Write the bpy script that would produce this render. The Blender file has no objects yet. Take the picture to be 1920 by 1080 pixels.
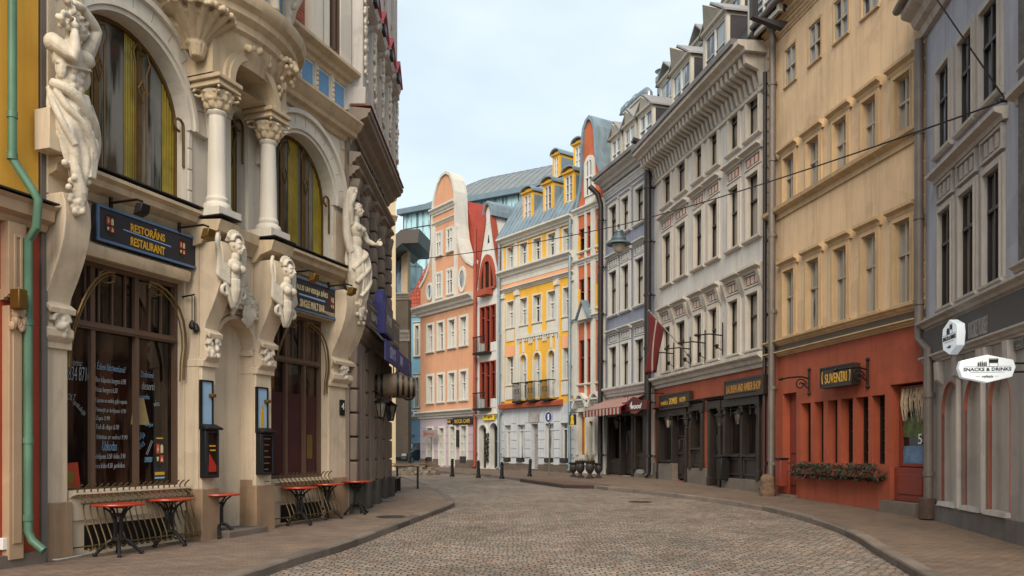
import bpy, bmesh, math, random
from mathutils import Vector, Matrix
random.seed(7)
SC = bpy.context.scene
COL = SC.collection
R = math.radians
PI = math.pi
# ------------------------------------------------------------------ camera
F0, EYE, HOR = 1500.0, 1.47, 845.0          # focal length in photo pixels, eye height, horizon row
cam = bpy.data.cameras.new('camera'); camo = bpy.data.objects.new('camera', cam); COL.objects.link(camo)
camo.location = (0, 0, EYE); camo.rotation_euler = (R(90), 0, 0)
cam.sensor_width = 36; cam.lens = 36*F0/1920; cam.shift_y = (HOR-540)/1920
cam.clip_start = .1; cam.clip_end = 3000
SC.camera = camo
# ------------------------------------------------------------------ world and sun
SUN_EL, SUN_DIR = R(40), Vector((-.16, -1, 0)).normalized()     # soft sun behind the camera, slightly right
w = bpy.data.worlds.new('World'); SC.world = w; w.use_nodes = True
nt = w.node_tree; nt.nodes.clear()
def wn(t, **k):
    n = nt.nodes.new(t)
    for a, b in k.items(): setattr(n, a, b)
    return n
out = wn('ShaderNodeOutputWorld'); bg = wn('ShaderNodeBackground')
sky = wn('ShaderNodeTexSky', sky_type='NISHITA'); sky.sun_disc = False
sky.sun_elevation = SUN_EL; sky.sun_rotation = math.atan2(SUN_DIR.x, SUN_DIR.y)
sky.air_density = 1.0; sky.dust_density = 2.2; sky.ozone_density = 1.6; sky.altitude = 0
tc = wn('ShaderNodeTexCoord'); mp = wn('ShaderNodeMapping'); mp.inputs['Scale'].default_value = (1.0, 1.0, 2.6)
mp.inputs['Location'].default_value = (.35, .2, .1)
cn = wn('ShaderNodeTexNoise'); cn.inputs['Scale'].default_value = 2.1; cn.inputs['Detail'].default_value = 5; cn.inputs['Roughness'].default_value = .5
cr = wn('ShaderNodeValToRGB'); cr.color_ramp.elements[0].position = .36; cr.color_ramp.elements[0].color = (.45,.45,.45,1)
cr.color_ramp.elements[1].position = .66; cr.color_ramp.elements[1].color = (.9,.9,.9,1)
mx = wn('ShaderNodeMix', data_type='RGBA'); mx.inputs[7].default_value = (3.75, 4.2, 4.2, 1)      # thin bright cloud, in the sky's own units
L = nt.links.new
L(tc.outputs['Generated'], mp.inputs[0]); L(mp.outputs[0], cn.inputs['Vector']); L(cn.outputs[0], cr.inputs[0])
L(cr.outputs[0], mx.inputs[0]); L(sky.outputs[0], mx.inputs[6]); L(mx.outputs[2], bg.inputs[0])
bg.inputs[1].default_value = .105; L(bg.outputs[0], out.inputs[0])
sl = bpy.data.lights.new('sun', 'SUN'); sl.energy = 1.7; sl.angle = R(38); sl.color = (1, .88, .72)
so = bpy.data.objects.new('sun', sl); COL.objects.link(so)
so.rotation_euler = (-(SUN_DIR*math.cos(SUN_EL) + Vector((0,0,math.sin(SUN_EL))))).to_track_quat('-Z','Y').to_euler()
SC.view_settings.view_transform = 'Standard'; SC.view_settings.look = 'None'
SC.view_settings.exposure = 1.25; SC.view_settings.gamma = 1
# ------------------------------------------------------------------ materials
def lin(h):
    h = h.lstrip('#'); c = [int(h[i:i+2],16)/255 for i in (0,2,4)]
    return tuple((x/12.92 if x <= .04045 else ((x+.055)/1.055)**2.4) for x in c) + (1,)
MATS = {}
def mat(name, col, rough=.8, metal=0, var=.18, scale=1.2, bump=.15, bscale=60, stain=0, coat=0, islands=0, spec=None):
    """plain real-world surface: base colour broken up by two noises, optional rain streaks, fine bump"""
    if name in MATS: return MATS[name]
    m = bpy.data.materials.new(name); m.use_nodes = True; MATS[name] = m
    n = m.node_tree; b = n.nodes['Principled BSDF']; l = n.links.new
    c = lin(col) if isinstance(col, str) else tuple(col)+(1,)
    b.inputs['Roughness'].default_value = rough; b.inputs['Metallic'].default_value = metal
    if spec is not None: b.inputs['Specular IOR Level'].default_value = spec
    if coat: b.inputs['Coat Weight'].default_value = coat; b.inputs['Coat Roughness'].default_value = .1
    t = n.nodes.new('ShaderNodeTexCoord')
    a = n.nodes.new('ShaderNodeTexNoise'); a.inputs['Scale'].default_value = scale; a.inputs['Detail'].default_value = 7; a.inputs['Roughness'].default_value = .65
    l(t.outputs['Object'], a.inputs['Vector'])
    rm = n.nodes.new('ShaderNodeMapRange'); rm.inputs[1].default_value = .3; rm.inputs[2].default_value = .72
    rm.inputs[3].default_value = 1-var; rm.inputs[4].default_value = 1+var*.6; l(a.outputs[0], rm.inputs[0])
    fac = rm.outputs[0]
    def times(x, y):
        q = n.nodes.new('ShaderNodeMath'); q.operation = 'MULTIPLY'; l(x, q.inputs[0]); l(y, q.inputs[1]); return q.outputs[0]
    if stain:
        mpg = n.nodes.new('ShaderNodeMapping'); mpg.inputs['Scale'].default_value = (3.2, 3.2, .22); l(t.outputs['Object'], mpg.inputs[0])
        s = n.nodes.new('ShaderNodeTexNoise'); s.inputs['Scale'].default_value = 1.6; s.inputs['Detail'].default_value = 6; s.inputs['Roughness'].default_value = .7; l(mpg.outputs[0], s.inputs['Vector'])
        r2 = n.nodes.new('ShaderNodeMapRange'); r2.inputs[1].default_value = .46; r2.inputs[2].default_value = .74; r2.inputs[3].default_value = 1; r2.inputs[4].default_value = 1-stain
        l(s.outputs[0], r2.inputs[0]); fac = times(fac, r2.outputs[0])
        pn = n.nodes.new('ShaderNodeTexNoise'); pn.inputs['Scale'].default_value = .55; pn.inputs['Detail'].default_value = 3.5; pn.inputs['Roughness'].default_value = .6; pn.inputs['Distortion'].default_value = .6; l(t.outputs['Object'], pn.inputs['Vector'])
        r4 = n.nodes.new('ShaderNodeMapRange'); r4.inputs[1].default_value = .56; r4.inputs[2].default_value = .585; r4.inputs[3].default_value = 1; r4.inputs[4].default_value = 1-stain*.42
        l(pn.outputs[0], r4.inputs[0]); fac = times(fac, r4.outputs[0])          # patched and re-rendered areas
    if islands:
        g = n.nodes.new('ShaderNodeNewGeometry'); r3 = n.nodes.new('ShaderNodeMapRange'); r3.inputs[3].default_value = 1-islands; r3.inputs[4].default_value = 1+islands
        l(g.outputs['Random Per Island'], r3.inputs[0]); fac = times(fac, r3.outputs[0])
    v = n.nodes.new('ShaderNodeVectorMath'); v.operation = 'SCALE'; v.inputs[0].default_value = c[:3]; l(fac, v.inputs['Scale'])
    l(v.outputs[0], b.inputs['Base Color'])
    if bump:
        f = n.nodes.new('ShaderNodeTexNoise'); f.inputs['Scale'].default_value = bscale; f.inputs['Detail'].default_value = 4; l(t.outputs['Object'], f.inputs['Vector'])
        bp = n.nodes.new('ShaderNodeBump'); bp.inputs['Strength'].default_value = bump; bp.inputs['Distance'].default_value = .02
        l(f.outputs[0], bp.inputs['Height']); l(bp.outputs[0], b.inputs['Normal'])
    return m
def brickmat(name, c1, c2, cm, bw, bh, mortar, bump=.6, rough=.85, distort=.02, var=.3, xz=False, mixn=None, offset=.5, bias=0.0, cells=False):
    """setts, pavers, bricks and roof tiles laid in courses"""
    if name in MATS: return MATS[name]
    m = bpy.data.materials.new(name); m.use_nodes = True; MATS[name] = m
    n = m.node_tree; b = n.nodes['Principled BSDF']; l = n.links.new; b.inputs['Roughness'].default_value = rough
    t = n.nodes.new('ShaderNodeTexCoord'); src = t.outputs['Object']
    if xz:
        sp = n.nodes.new('ShaderNodeSeparateXYZ'); l(src, sp.inputs[0]); cb = n.nodes.new('ShaderNodeCombineXYZ')
        l(sp.outputs[0], cb.inputs[0]); l(sp.outputs[2], cb.inputs[1]); src = cb.outputs[0]
    dn = n.nodes.new('ShaderNodeTexNoise'); dn.inputs['Scale'].default_value = 2.2; dn.inputs['Detail'].default_value = 3; l(src, dn.inputs['Vector'])
    sc = n.nodes.new('ShaderNodeVectorMath'); sc.operation = 'SCALE'; sc.inputs['Scale'].default_value = distort*4; l(dn.outputs[1], sc.inputs[0])
    dn2 = n.nodes.new('ShaderNodeTexNoise'); dn2.inputs['Scale'].default_value = .5/bw; dn2.inputs['Detail'].default_value = 1; l(src, dn2.inputs['Vector'])
    sc2 = n.nodes.new('ShaderNodeVectorMath'); sc2.operation = 'SCALE'; sc2.inputs['Scale'].default_value = distort*1.6; l(dn2.outputs[1], sc2.inputs[0])
    ad = n.nodes.new('ShaderNodeVectorMath'); l(src, ad.inputs[0]); l(sc.outputs[0], ad.inputs[1])
    ad2 = n.nodes.new('ShaderNodeVectorMath'); l(ad.outputs[0], ad2.inputs[0]); l(sc2.outputs[0], ad2.inputs[1])
    br = n.nodes.new('ShaderNodeTexBrick'); l(ad2.outputs[0], br.inputs['Vector']); br.offset = offset
    br.inputs['Scale'].default_value = 1; br.inputs['Brick Width'].default_value = bw; br.inputs['Row Height'].default_value = bh
    br.inputs['Mortar Size'].default_value = mortar; br.inputs['Mortar Smooth'].default_value = .6; br.inputs['Bias'].default_value = bias
    br.inputs['Color1'].default_value = lin(c1); br.inputs['Color2'].default_value = lin(c2); br.inputs['Mortar'].default_value = lin(cm)
    a = n.nodes.new('ShaderNodeTexNoise'); a.inputs['Scale'].default_value = .55; a.inputs['Detail'].default_value = 8; a.inputs['Roughness'].default_value = .7; l(src, a.inputs['Vector'])
    rm = n.nodes.new('ShaderNodeMapRange'); rm.inputs[1].default_value = .3; rm.inputs[2].default_value = .7; rm.inputs[3].default_value = 1-var; rm.inputs[4].default_value = 1+var; l(a.outputs[0], rm.inputs[0])
    v = n.nodes.new('ShaderNodeVectorMath'); v.operation = 'SCALE'; l(br.outputs[0], v.inputs[0]); l(rm.outputs[0], v.inputs['Scale'])
    res = v.outputs[0]
    if mixn:                                                       # scattered stones of another colour
        vo = n.nodes.new('ShaderNodeTexVoronoi'); vo.inputs['Scale'].default_value = 1/bw*.8; l(ad2.outputs[0], vo.inputs['Vector'])
        sx = n.nodes.new('ShaderNodeSeparateColor'); l(vo.outputs['Color'], sx.inputs[0])
        rr = n.nodes.new('ShaderNodeMapRange'); rr.inputs[1].default_value = .62; rr.inputs[2].default_value = .95; rr.inputs[3].default_value = 0; rr.inputs[4].default_value = .75; l(sx.outputs[0], rr.inputs[0])
        mm = n.nodes.new('ShaderNodeMix'); mm.data_type = 'RGBA'; l(rr.outputs[0], mm.inputs[0]); l(res, mm.inputs[6])
        mc = n.nodes.new('ShaderNodeVectorMath'); mc.operation = 'MULTIPLY'; l(res, mc.inputs[0]); mc.inputs[1].default_value = mixn
        l(mc.outputs[0], mm.inputs[7]); res = mm.outputs[2]
    l(res, b.inputs['Base Color'])
    h = n.nodes.new('ShaderNodeMath'); h.operation = 'MULTIPLY_ADD'; l(br.outputs['Fac'], h.inputs[0]); h.inputs[1].default_value = -1
    fn = n.nodes.new('ShaderNodeTexNoise'); fn.inputs['Scale'].default_value = 2.5/bw; fn.inputs['Detail'].default_value = 3; l(src, fn.inputs['Vector']); l(fn.outputs[0], h.inputs[2])
    bp = n.nodes.new('ShaderNodeBump'); bp.inputs['Strength'].default_value = bump; bp.inputs['Distance'].default_value = .03
    l(h.outputs[0], bp.inputs['Height']); l(bp.outputs[0], b.inputs['Normal'])
    return m
def glassmat(name, dark, light, amount, rough=.06, bands=None, spec=.5):
    """window glass with what hangs behind it: curtains light in places, dark room in others; each pane differs"""
    if name in MATS: return MATS[name]
    m = bpy.data.materials.new(name); m.use_nodes = True; MATS[name] = m
    n = m.node_tree; b = n.nodes['Principled BSDF']; l = n.links.new
    b.inputs['Roughness'].default_value = rough; b.inputs['Specular IOR Level'].default_value = spec
    t = n.nodes.new('ShaderNodeTexCoord'); oi = n.nodes.new('ShaderNodeObjectInfo')
    off = n.nodes.new('ShaderNodeVectorMath'); off.operation = 'MULTIPLY_ADD'; l(oi.outputs['Random'], off.inputs[0]); off.inputs[1].default_value = (37,11,53); l(t.outputs['Object'], off.inputs[2])
    mpg = n.nodes.new('ShaderNodeMapping'); mpg.inputs['Scale'].default_value = (2.6, 1, .45); l(off.outputs[0], mpg.inputs[0])
    a = n.nodes.new('ShaderNodeTexNoise'); a.inputs['Scale'].default_value = 1.3; a.inputs['Detail'].default_value = 3; l(mpg.outputs[0], a.inputs['Vector'])
    m2 = n.nodes.new('ShaderNodeMapping'); m2.inputs['Scale'].default_value = (26, 1, .5); l(off.outputs[0], m2.inputs[0])
    f = n.nodes.new('ShaderNodeTexNoise'); f.inputs['Scale'].default_value = 1; f.inputs['Detail'].default_value = 1; l(m2.outputs[0], f.inputs['Vector'])
    s = n.nodes.new('ShaderNodeMath'); s.operation = 'MULTIPLY_ADD'; l(f.outputs[0], s.inputs[0]); s.inputs[1].default_value = .18; l(a.outputs[0], s.inputs[2])
    r = n.nodes.new('ShaderNodeValToRGB'); r.color_ramp.elements[0].position = .66-amount*.35; r.color_ramp.elements[0].color = lin(dark)
    r.color_ramp.elements[1].position = .74-amount*.3; r.color_ramp.elements[1].color = lin(light); l(s.outputs[0], r.inputs[0])
    tr = n.nodes.new('ShaderNodeMapRange'); tr.inputs[3].default_value = .55; tr.inputs[4].default_value = 1.5; l(oi.outputs['Random'], tr.inputs[0])
    tv = n.nodes.new('ShaderNodeVectorMath'); tv.operation = 'SCALE'; l(r.outputs[0], tv.inputs[0]); l(tr.outputs[0], tv.inputs['Scale']); l(tv.outputs[0], b.inputs['Base Color'])
    wv = n.nodes.new('ShaderNodeTexNoise'); wv.inputs['Scale'].default_value = 2.2; l(off.outputs[0], wv.inputs['Vector'])
    bp = n.nodes.new('ShaderNodeBump'); bp.inputs['Strength'].default_value = .05; bp.inputs['Distance'].default_value = .05; l(wv.outputs[0], bp.inputs['Height']); l(bp.outputs[0], b.inputs['Normal'])
    return m
def emat(name, col, strength):
    m = bpy.data.materials.new(name); m.use_nodes = True; b = m.node_tree.nodes['Principled BSDF']
    b.inputs['Base Color'].default_value = lin(col); b.inputs['Emission Color'].default_value = lin(col); b.inputs['Emission Strength'].default_value = strength
    MATS[name] = m; return m
# ------------------------------------------------------------------ mesh builder
SPLIT = {'cornice','plinth','quoins','rusticated_pier','doorstep','cheek','peach_panel','white_panel','pilaster','relief_panel','block_pier','yellow_panel','half_column','sill_cornice','sill_flashing','lintel_moulding','flashing','brick_wall','brass_arch','gold_line','window_sticker','dado'}
class MB:
    def __init__(s): s.v = []; s.f = []
    def add(s, vs, fs):
        o = len(s.v); s.v += [tuple(p) for p in vs]; s.f += [tuple(i+o for i in f) for f in fs]; return s
    def box(s, x0, x1, y0, y1, z0, z1, top=None):
        """top = (dx, dy): shrink of the top face"""
        dx, dy = top or (0,0)
        return s.add([(x0,y0,z0),(x1,y0,z0),(x1,y1,z0),(x0,y1,z0),(x0+dx,y0+dy,z1),(x1-dx,y0+dy,z1),(x1-dx,y1-dy,z1),(x0+dx,y1-dy,z1)],
                     [(0,3,2,1),(4,5,6,7),(0,1,5,4),(1,2,6,5),(2,3,7,6),(3,0,4,7)])
    def quad(s, a, b, c, d): return s.add([a,b,c,d], [(0,1,2,3)])
    def prism(s, poly, a, b, ax='y'):
        """polygon in the plane across ax (y: (x,z); x: (y,z); z: (x,y)), extruded from a to b"""
        P = {'y': lambda p, t: (p[0], t, p[1]), 'x': lambda p, t: (t, p[0], p[1]), 'z': lambda p, t: (p[0], p[1], t)}[ax]
        n = len(poly)
        return s.add([P(p,a) for p in poly]+[P(p,b) for p in poly], [tuple(range(n)), tuple(range(2*n-1,n-1,-1))]+[(i,i+n,(i+1)%n+n,(i+1)%n) for i in range(n)])
    def mould(s, prof, x0, x1):
        """moulding: profile [(outward, z)] run along x; outward is -y; the back lies at outward 0"""
        return s.prism([(-o, z) for o, z in prof], x0, x1, 'x')
    def lathe(s, prof, cx=0, cy=0, cz=0, seg=16, a0=0, a1=2*PI, sx=1, sy=1):
        full = abs(a1-a0-2*PI) < 1e-6; k = seg if full else seg+1; o = []; fs = []
        for r, z in prof:
            for i in range(k):
                a = a0+(a1-a0)*i/seg; o.append((cx+r*math.cos(a)*sx, cy+r*math.sin(a)*sy, cz+z))
        for j in range(len(prof)-1):
            for i in range(seg):
                q = (i+1) % k; fs.append((j*k+i, j*k+q, (j+1)*k+q, (j+1)*k+i))
        if full or True:
            if prof[0][0] > 1e-5: fs.append(tuple(range(k-1,-1,-1)))
            if prof[-1][0] > 1e-5: fs.append(tuple((len(prof)-1)*k+i for i in range(k)))
        return s.add(o, fs)
    def tube(s, pts, r, seg=8, closed=False):
        pts = [Vector(p) for p in pts]; n = len(pts); o = []; fs = []; up = None
        for i, p in enumerate(pts):
            t = (pts[(i+1)%n]-pts[i-1]) if closed else (pts[min(i+1,n-1)]-pts[max(i-1,0)])
            t.normalize()
            if up is None: up = Vector((0,0,1)) if abs(t.z) < .9 else Vector((1,0,0))
            x = t.cross(up); x.normalize(); y = x.cross(t); up = y
            ri = r[i] if isinstance(r,(list,tuple)) else r
            for k in range(seg):
                a = 2*PI*k/seg; o.append(p + x*math.cos(a)*ri + y*math.sin(a)*ri)
        for i in range(n if closed else n-1):
            j = (i+1) % n
            for k in range(seg): fs.append((i*seg+k, i*seg+(k+1)%seg, j*seg+(k+1)%seg, j*seg+k))
        if not closed: fs += [tuple(range(seg-1,-1,-1)), tuple((n-1)*seg+k for k in range(seg))]
        return s.add(o, fs)
    def ell(s, c, r, seg=12, rings=8, rot=None):
        if not isinstance(r,(list,tuple)): r = (r,r,r)
        o = []; fs = []; M = rot.to_matrix() if rot else None; c = Vector(c)
        for j in range(rings+1):
            t = PI*j/rings
            for i in range(seg):
                a = 2*PI*i/seg; p = Vector((r[0]*math.sin(t)*math.cos(a), r[1]*math.sin(t)*math.sin(a), r[2]*math.cos(t)))
                o.append(c + (M@p if M else p))
        for j in range(rings):
            for i in range(seg): fs.append((j*seg+i, (j+1)*seg+i, (j+1)*seg+(i+1)%seg, j*seg+(i+1)%seg))
        return s.add(o, fs)
    def arch(s, cx, zc, r0, r1, y0, y1, a0=0, a1=PI, seg=24, kz=1.0):
        """ring segment standing in the x,z plane, kz squashes or stretches it in z"""
        o = []; fs = []
        for i in range(seg+1):
            a = a0+(a1-a0)*i/seg; c, q = math.cos(a), math.sin(a)*kz
            o += [(cx+r0*c,y0,zc+r0*q),(cx+r1*c,y0,zc+r1*q),(cx+r1*c,y1,zc+r1*q),(cx+r0*c,y1,zc+r0*q)]
        for i in range(seg):
            p = 4*i; fs += [(p+k, p+(k+1)%4, p+4+(k+1)%4, p+4+k) for k in range(4)]
        fs += [(0,1,2,3),(4*seg+3,4*seg+2,4*seg+1,4*seg)]
        return s.add(o, fs)
    def frame(s, x0, x1, z0, z1, w, y0, y1, sides='lrtb'):
        """flat rectangular frame inside x0..x1, z0..z1"""
        if 'l' in sides: s.box(x0,x0+w,y0,y1,z0,z1)
        if 'r' in sides: s.box(x1-w,x1,y0,y1,z0,z1)
        a, b = x0+(w if 'l' in sides else 0), x1-(w if 'r' in sides else 0)
        if 't' in sides: s.box(a,b,y0,y1,z1-w,z1)
        if 'b' in sides: s.box(a,b,y0,y1,z0,z0+w)
        return s
    def wall(s, x0, x1, z0, z1, holes, depth=.25, y=0, D=3.0, closed=True):
        """front of a wall at y with openings (hx0,hx1,hz0,hz1[,rise]); rise > 0: arched head of that height"""
        xs = sorted({x0,x1}|{h[0] for h in holes}|{h[1] for h in holes}); zs = sorted({z0,z1}|{h[2] for h in holes}|{h[3] for h in holes})
        for i in range(len(xs)-1):
            for j in range(len(zs)-1):
                mx_, mz_ = (xs[i]+xs[i+1])/2, (zs[j]+zs[j+1])/2
                if mx_ < x0 or mx_ > x1 or mz_ < z0 or mz_ > z1: continue
                if any(h[0] < mx_ < h[1] and h[2] < mz_ < h[3] for h in holes): continue
                s.quad((xs[i],y,zs[j]),(xs[i+1],y,zs[j]),(xs[i+1],y,zs[j+1]),(xs[i],y,zs[j+1]))
        for h in holes:
            a, b, c, d = h[:4]; rise = h[4] if len(h) > 4 else 0; k = y+depth; zs_ = d-rise
            s.quad((a,y,c),(a,k,c),(a,k,zs_),(a,y,zs_)); s.quad((b,k,c),(b,y,c),(b,y,zs_),(b,k,zs_)); s.quad((a,k,c),(a,y,c),(b,y,c),(b,k,c))
            if not rise: s.quad((a,y,d),(a,k,d),(b,k,d),(b,y,d))
            else:
                N = 20; m_ = (a+b)/2; hw = (b-a)/2
                P = [(m_-hw*math.cos(PI*i/N), zs_+rise*math.sin(PI*i/N)) for i in range(N+1)]
                for i in range(N):
                    p, q = P[i], P[i+1]
                    s.quad((p[0],y,p[1]),(p[0],k,p[1]),(q[0],k,q[1]),(q[0],y,q[1]))
                    s.quad((p[0],y,p[1]),(q[0],y,q[1]),(q[0],y,d),(p[0],y,d))
        if closed:
            b = y+D
            s.quad((x0,b,z0),(x0,y,z0),(x0,y,z1),(x0,b,z1)); s.quad((x1,y,z0),(x1,b,z0),(x1,b,z1),(x1,y,z1))
            s.quad((x0,y,z1),(x1,y,z1),(x1,b,z1),(x0,b,z1)); s.quad((x1,b,z0),(x0,b,z0),(x0,b,z1),(x1,b,z1))
        return s
    def text(s, txt, cx, y, cz, h, w=None, depth=.006, bold=.0, shear=0, rot=0, align='c'):
        """lettering in the x,z plane facing -y, h tall, squeezed to w wide"""
        v, f = text_mesh(txt, depth, bold, shear)
        if not v: return s
        X = [p[0] for p in v]; Y = [p[1] for p in v]; a, b, c, d = min(X), max(X), min(Y), max(Y)
        ky = h/max(d-c,1e-6); kx = (w/(b-a)) if w else ky
        ca, sa = math.cos(rot), math.sin(rot); o = []
        for p in v:
            px = (p[0]-(a+b)/2)*kx if align == 'c' else (p[0]-a)*kx; pz = (p[1]-(c+d)/2)*ky
            o.append((cx+px*ca-pz*sa, y-p[2]-depth, cz+px*sa+pz*ca))
        return s.add(o, f)
    def shift(s, dx, dy, dz, i0=0):
        s.v = s.v[:i0]+[(p[0]+dx,p[1]+dy,p[2]+dz) for p in s.v[i0:]]; return s
    def rotz(s, a, i0=0):
        c, q = math.cos(a), math.sin(a); s.v = s.v[:i0]+[(p[0]*c-p[1]*q,p[0]*q+p[1]*c,p[2]) for p in s.v[i0:]]; return s
    def mesh(s, name, m, smooth=35, fix=True):
        me = bpy.data.meshes.new(name); me.from_pydata(s.v, [], s.f)
        if fix:
            b = bmesh.new(); b.from_mesh(me); bmesh.ops.recalc_face_normals(b, faces=b.faces); b.to_mesh(me); b.free()
        if smooth:
            me.polygons.foreach_set('use_smooth', [True]*len(me.polygons))
            try: me.set_sharp_from_angle(angle=R(smooth))
            except Exception: me.polygons.foreach_set('use_smooth', [False]*len(me.polygons))
        me.materials.append(m); me.update(); return me
    def builds(s, name, m, parent=None, gap=.12, **k):
        """one object for each piece that stands apart from the others"""
        n = len(s.v); root = list(range(n))
        def fd(i):
            while root[i] != i: root[i] = root[root[i]]; i = root[i]
            return i
        for q in s.f:
            for i in q[1:]: root[fd(i)] = fd(q[0])
        bb = {}
        for i in range(n):
            r = fd(i); v = s.v[i]; c = bb.get(r)
            bb[r] = [list(v), list(v)] if c is None else [[min(x,y) for x,y in zip(c[0],v)],[max(x,y) for x,y in zip(c[1],v)]]
        L_ = list(bb.items()); par = {r: r for r, _ in L_}
        def fp(r):
            while par[r] != r: r = par[r]
            return r
        for i in range(len(L_)):
            for j in range(i):
                (r, A), (t, B) = L_[i], L_[j]
                if all(A[0][q] <= B[1][q]+gap and B[0][q] <= A[1][q]+gap for q in range(3)): par[fp(r)] = fp(t)
        groups = {}
        for r in par: groups.setdefault(fp(r), set()).add(r)
        o = None
        for g in groups.values():
            ids = [i for i in range(n) if fd(i) in g]; mp_ = {i:j for j,i in enumerate(ids)}
            b = MB(); b.v = [s.v[i] for i in ids]; b.f = [tuple(mp_[i] for i in q) for q in s.f if q[0] in mp_]; o = b._build(name, m, parent, **k)
        return o
    def build(s, name, m, parent=None, loc=(0,0,0), **k):
        k['loc'] = loc
        return (s.builds if name in SPLIT and parent is not None else s._build)(name, m, parent, **k)
    def _build(s, name, m, parent=None, loc=(0,0,0), smooth=35, bev=0, label=None, fix=True):
        return link(name, s.mesh(name, m, smooth, fix), parent, loc, bev, label)
def link(name, me, parent=None, loc=(0,0,0), bev=0, label=None):
    o = bpy.data.objects.new(name, me); COL.objects.link(o); o.parent = parent; o.location = loc
    if bev:
        b = o.modifiers.new('bevel','BEVEL'); b.width = bev; b.segments = 2; b.limit_method = 'ANGLE'; b.angle_limit = R(40); b.use_clamp_overlap = True
    if label: o['label'] = label
    return o
_tx = {}
def text_mesh(txt, depth, bold, shear):
    k = (txt, depth, bold, shear)
    if k in _tx: return _tx[k]
    c = bpy.data.curves.new('lettering','FONT'); c.body = txt; c.extrude = depth/2*3; c.offset = bold; c.shear = shear; c.resolution_u = 3
    o = bpy.data.objects.new('lettering', c); COL.objects.link(o)
    dg = bpy.context.evaluated_depsgraph_get(); me = bpy.data.meshes.new_from_object(o.evaluated_get(dg))
    v = [tuple(p.co) for p in me.vertices]; v = [(p[0],p[1],(p[2])/3) for p in v]; f = [tuple(p.vertices) for p in me.polygons]
    bpy.data.objects.remove(o); bpy.data.curves.remove(c); bpy.data.meshes.remove(me)
    _tx[k] = (v, f); return v, f
def tag(o, label, cat, group=None):
    o['label'] = label; o['category'] = cat
    if group: o['group'] = group
    return o
def thing(name, label, cat, loc=(0,0,0), rz=0, group=None):
    o = bpy.data.objects.new(name, None); COL.objects.link(o); o.empty_display_size = .2
    o.location = loc; o.rotation_euler = (0,0,rz); return tag(o, label, cat, group)
def structure(o): o['kind'] = 'structure'; return o
def copy_tree(o, parent=None):
    c = o.copy(); COL.objects.link(c); c.parent = parent
    for ch in [x for x in COL.objects if x.parent == o]: copy_tree(ch, c)
    return c
def remesh(o, voxel, smooth=4, disp=0, dscale=.1):
    """fuse overlapping shapes into one continuous surface"""
    r = o.modifiers.new('fuse','REMESH'); r.mode = 'VOXEL'; r.voxel_size = voxel; r.use_smooth_shade = True
    if smooth: q = o.modifiers.new('smooth','SMOOTH'); q.iterations = smooth; q.factor = .5
    if disp:
        t = bpy.data.textures.new('relief','CLOUDS'); t.noise_scale = dscale
        d = o.modifiers.new('relief','DISPLACE'); d.texture = t; d.strength = disp; d.mid_level = .5
    return o
# ------------------------------------------------------------------ ground profile and sight lines
ZP = [(-500,0),(12,0),(17,.07),(24,.2),(33,.36),(40,.37),(46,.40),(52,.5),(62,.58),(3000,.6)]
def zg(y):
    for (a, p), (b, q) in zip(ZP, ZP[1:]):
        if y <= b: return p+(q-p)*(y-a)/(b-a)
    return .6
def G(u, v, dz=0):
    """where the sight line through photo pixel u,v meets the pavement surface (+dz)"""
    lo, hi = 2.0, 300.0; b = (HOR-v)/F0
    for _ in range(60):
        m = (lo+hi)/2
        if EYE+b*m > zg(m)+dz: lo = m
        else: hi = m
    return Vector(((u-960)/F0*lo, lo, zg(lo)+dz))
class Fac:
    """one straight facade: x runs left to right seen from the street, -y points out to the street"""
    def __init__(s, A, B):
        s.A = Vector((A[0],A[1])); s.B = Vector((B[0],B[1])); d = s.B-s.A; s.W = d.length; s.d = d/s.W
        s.n = Vector((s.d.y,-s.d.x)); s.rz = math.atan2(s.d.y, s.d.x)
    def t(s, u, off=0):
        a = (u-960)/F0; return (off+s.A.dot(s.n))/(a*s.n.x+s.n.y)
    def x(s, u, off=0):
        t = s.t(u,off); return (Vector(((u-960)/F0*t, t))-s.A).dot(s.d)
    def z(s, u, v, off=0): return EYE+(HOR-v)/F0*s.t(u,off)
    def w(s, x, out=0, z=0):
        p = s.A+s.d*x+s.n*out; return Vector((p.x,p.y,z))
    def thing(s, name, label, cat, group=None, x=0, out=0, z=0): return thing(name, label, cat, s.w(x,out,z), s.rz, group)
# ================================================================== palette
M_stonegrey = mat('grey granite', '#6a5f55', .85, var=.35, bscale=90, bump=.3, islands=.3)
M_glass_r = glassmat('old glass dark room', '#15130f', '#4f4a42', .30)
M_glass_c = glassmat('old glass lace curtains', '#2a2622', '#958d81', .8)
M_glass_f = glassmat('far glass', '#3a4148', '#8d9499', .5)
M_glass_s = glassmat('shop glass', '#0d0a09', '#231a14', .25, spec=.4)
M_wood_dk = mat('dark stained timber', '#261d18', .5, var=.3, scale=3, bump=.1)
M_frame_w = mat('white painted frame', '#c9c8c2', .5, var=.06, bump=0)
M_frame_b = mat('brown painted frame', '#5b4638', .55, var=.15, bump=0)
M_frame_g = mat('weathered grey frame', '#a0978a', .65, var=.2, bump=0)
M_iron = mat('black iron', '#1a1817', .5, .3, var=.2, bump=.05)
M_zinc = mat('zinc sheet', '#84959f', .55, .35, var=.25, scale=.9, bump=.05, stain=.3)
M_dkmetal = mat('dark sheet metal', '#3a3638', .5, .4, var=.2, bump=.05)
M_pipe_gr = mat('grey painted downpipe', '#6e655e', .55, .2, var=.25, scale=2, bump=.05)
M_pipe_dk = mat('dark brown downpipe', '#2a2424', .45, .3, var=.15, bump=.05)
M_gold = mat('gold lettering', '#c99a2c', .5, 0, var=.15, bump=0)
M_white = mat('white lettering', '#dcdcd8', .6, var=.05, bump=0)
M_black = mat('black paint', '#111111', .5, var=.1, bump=0)
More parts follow.
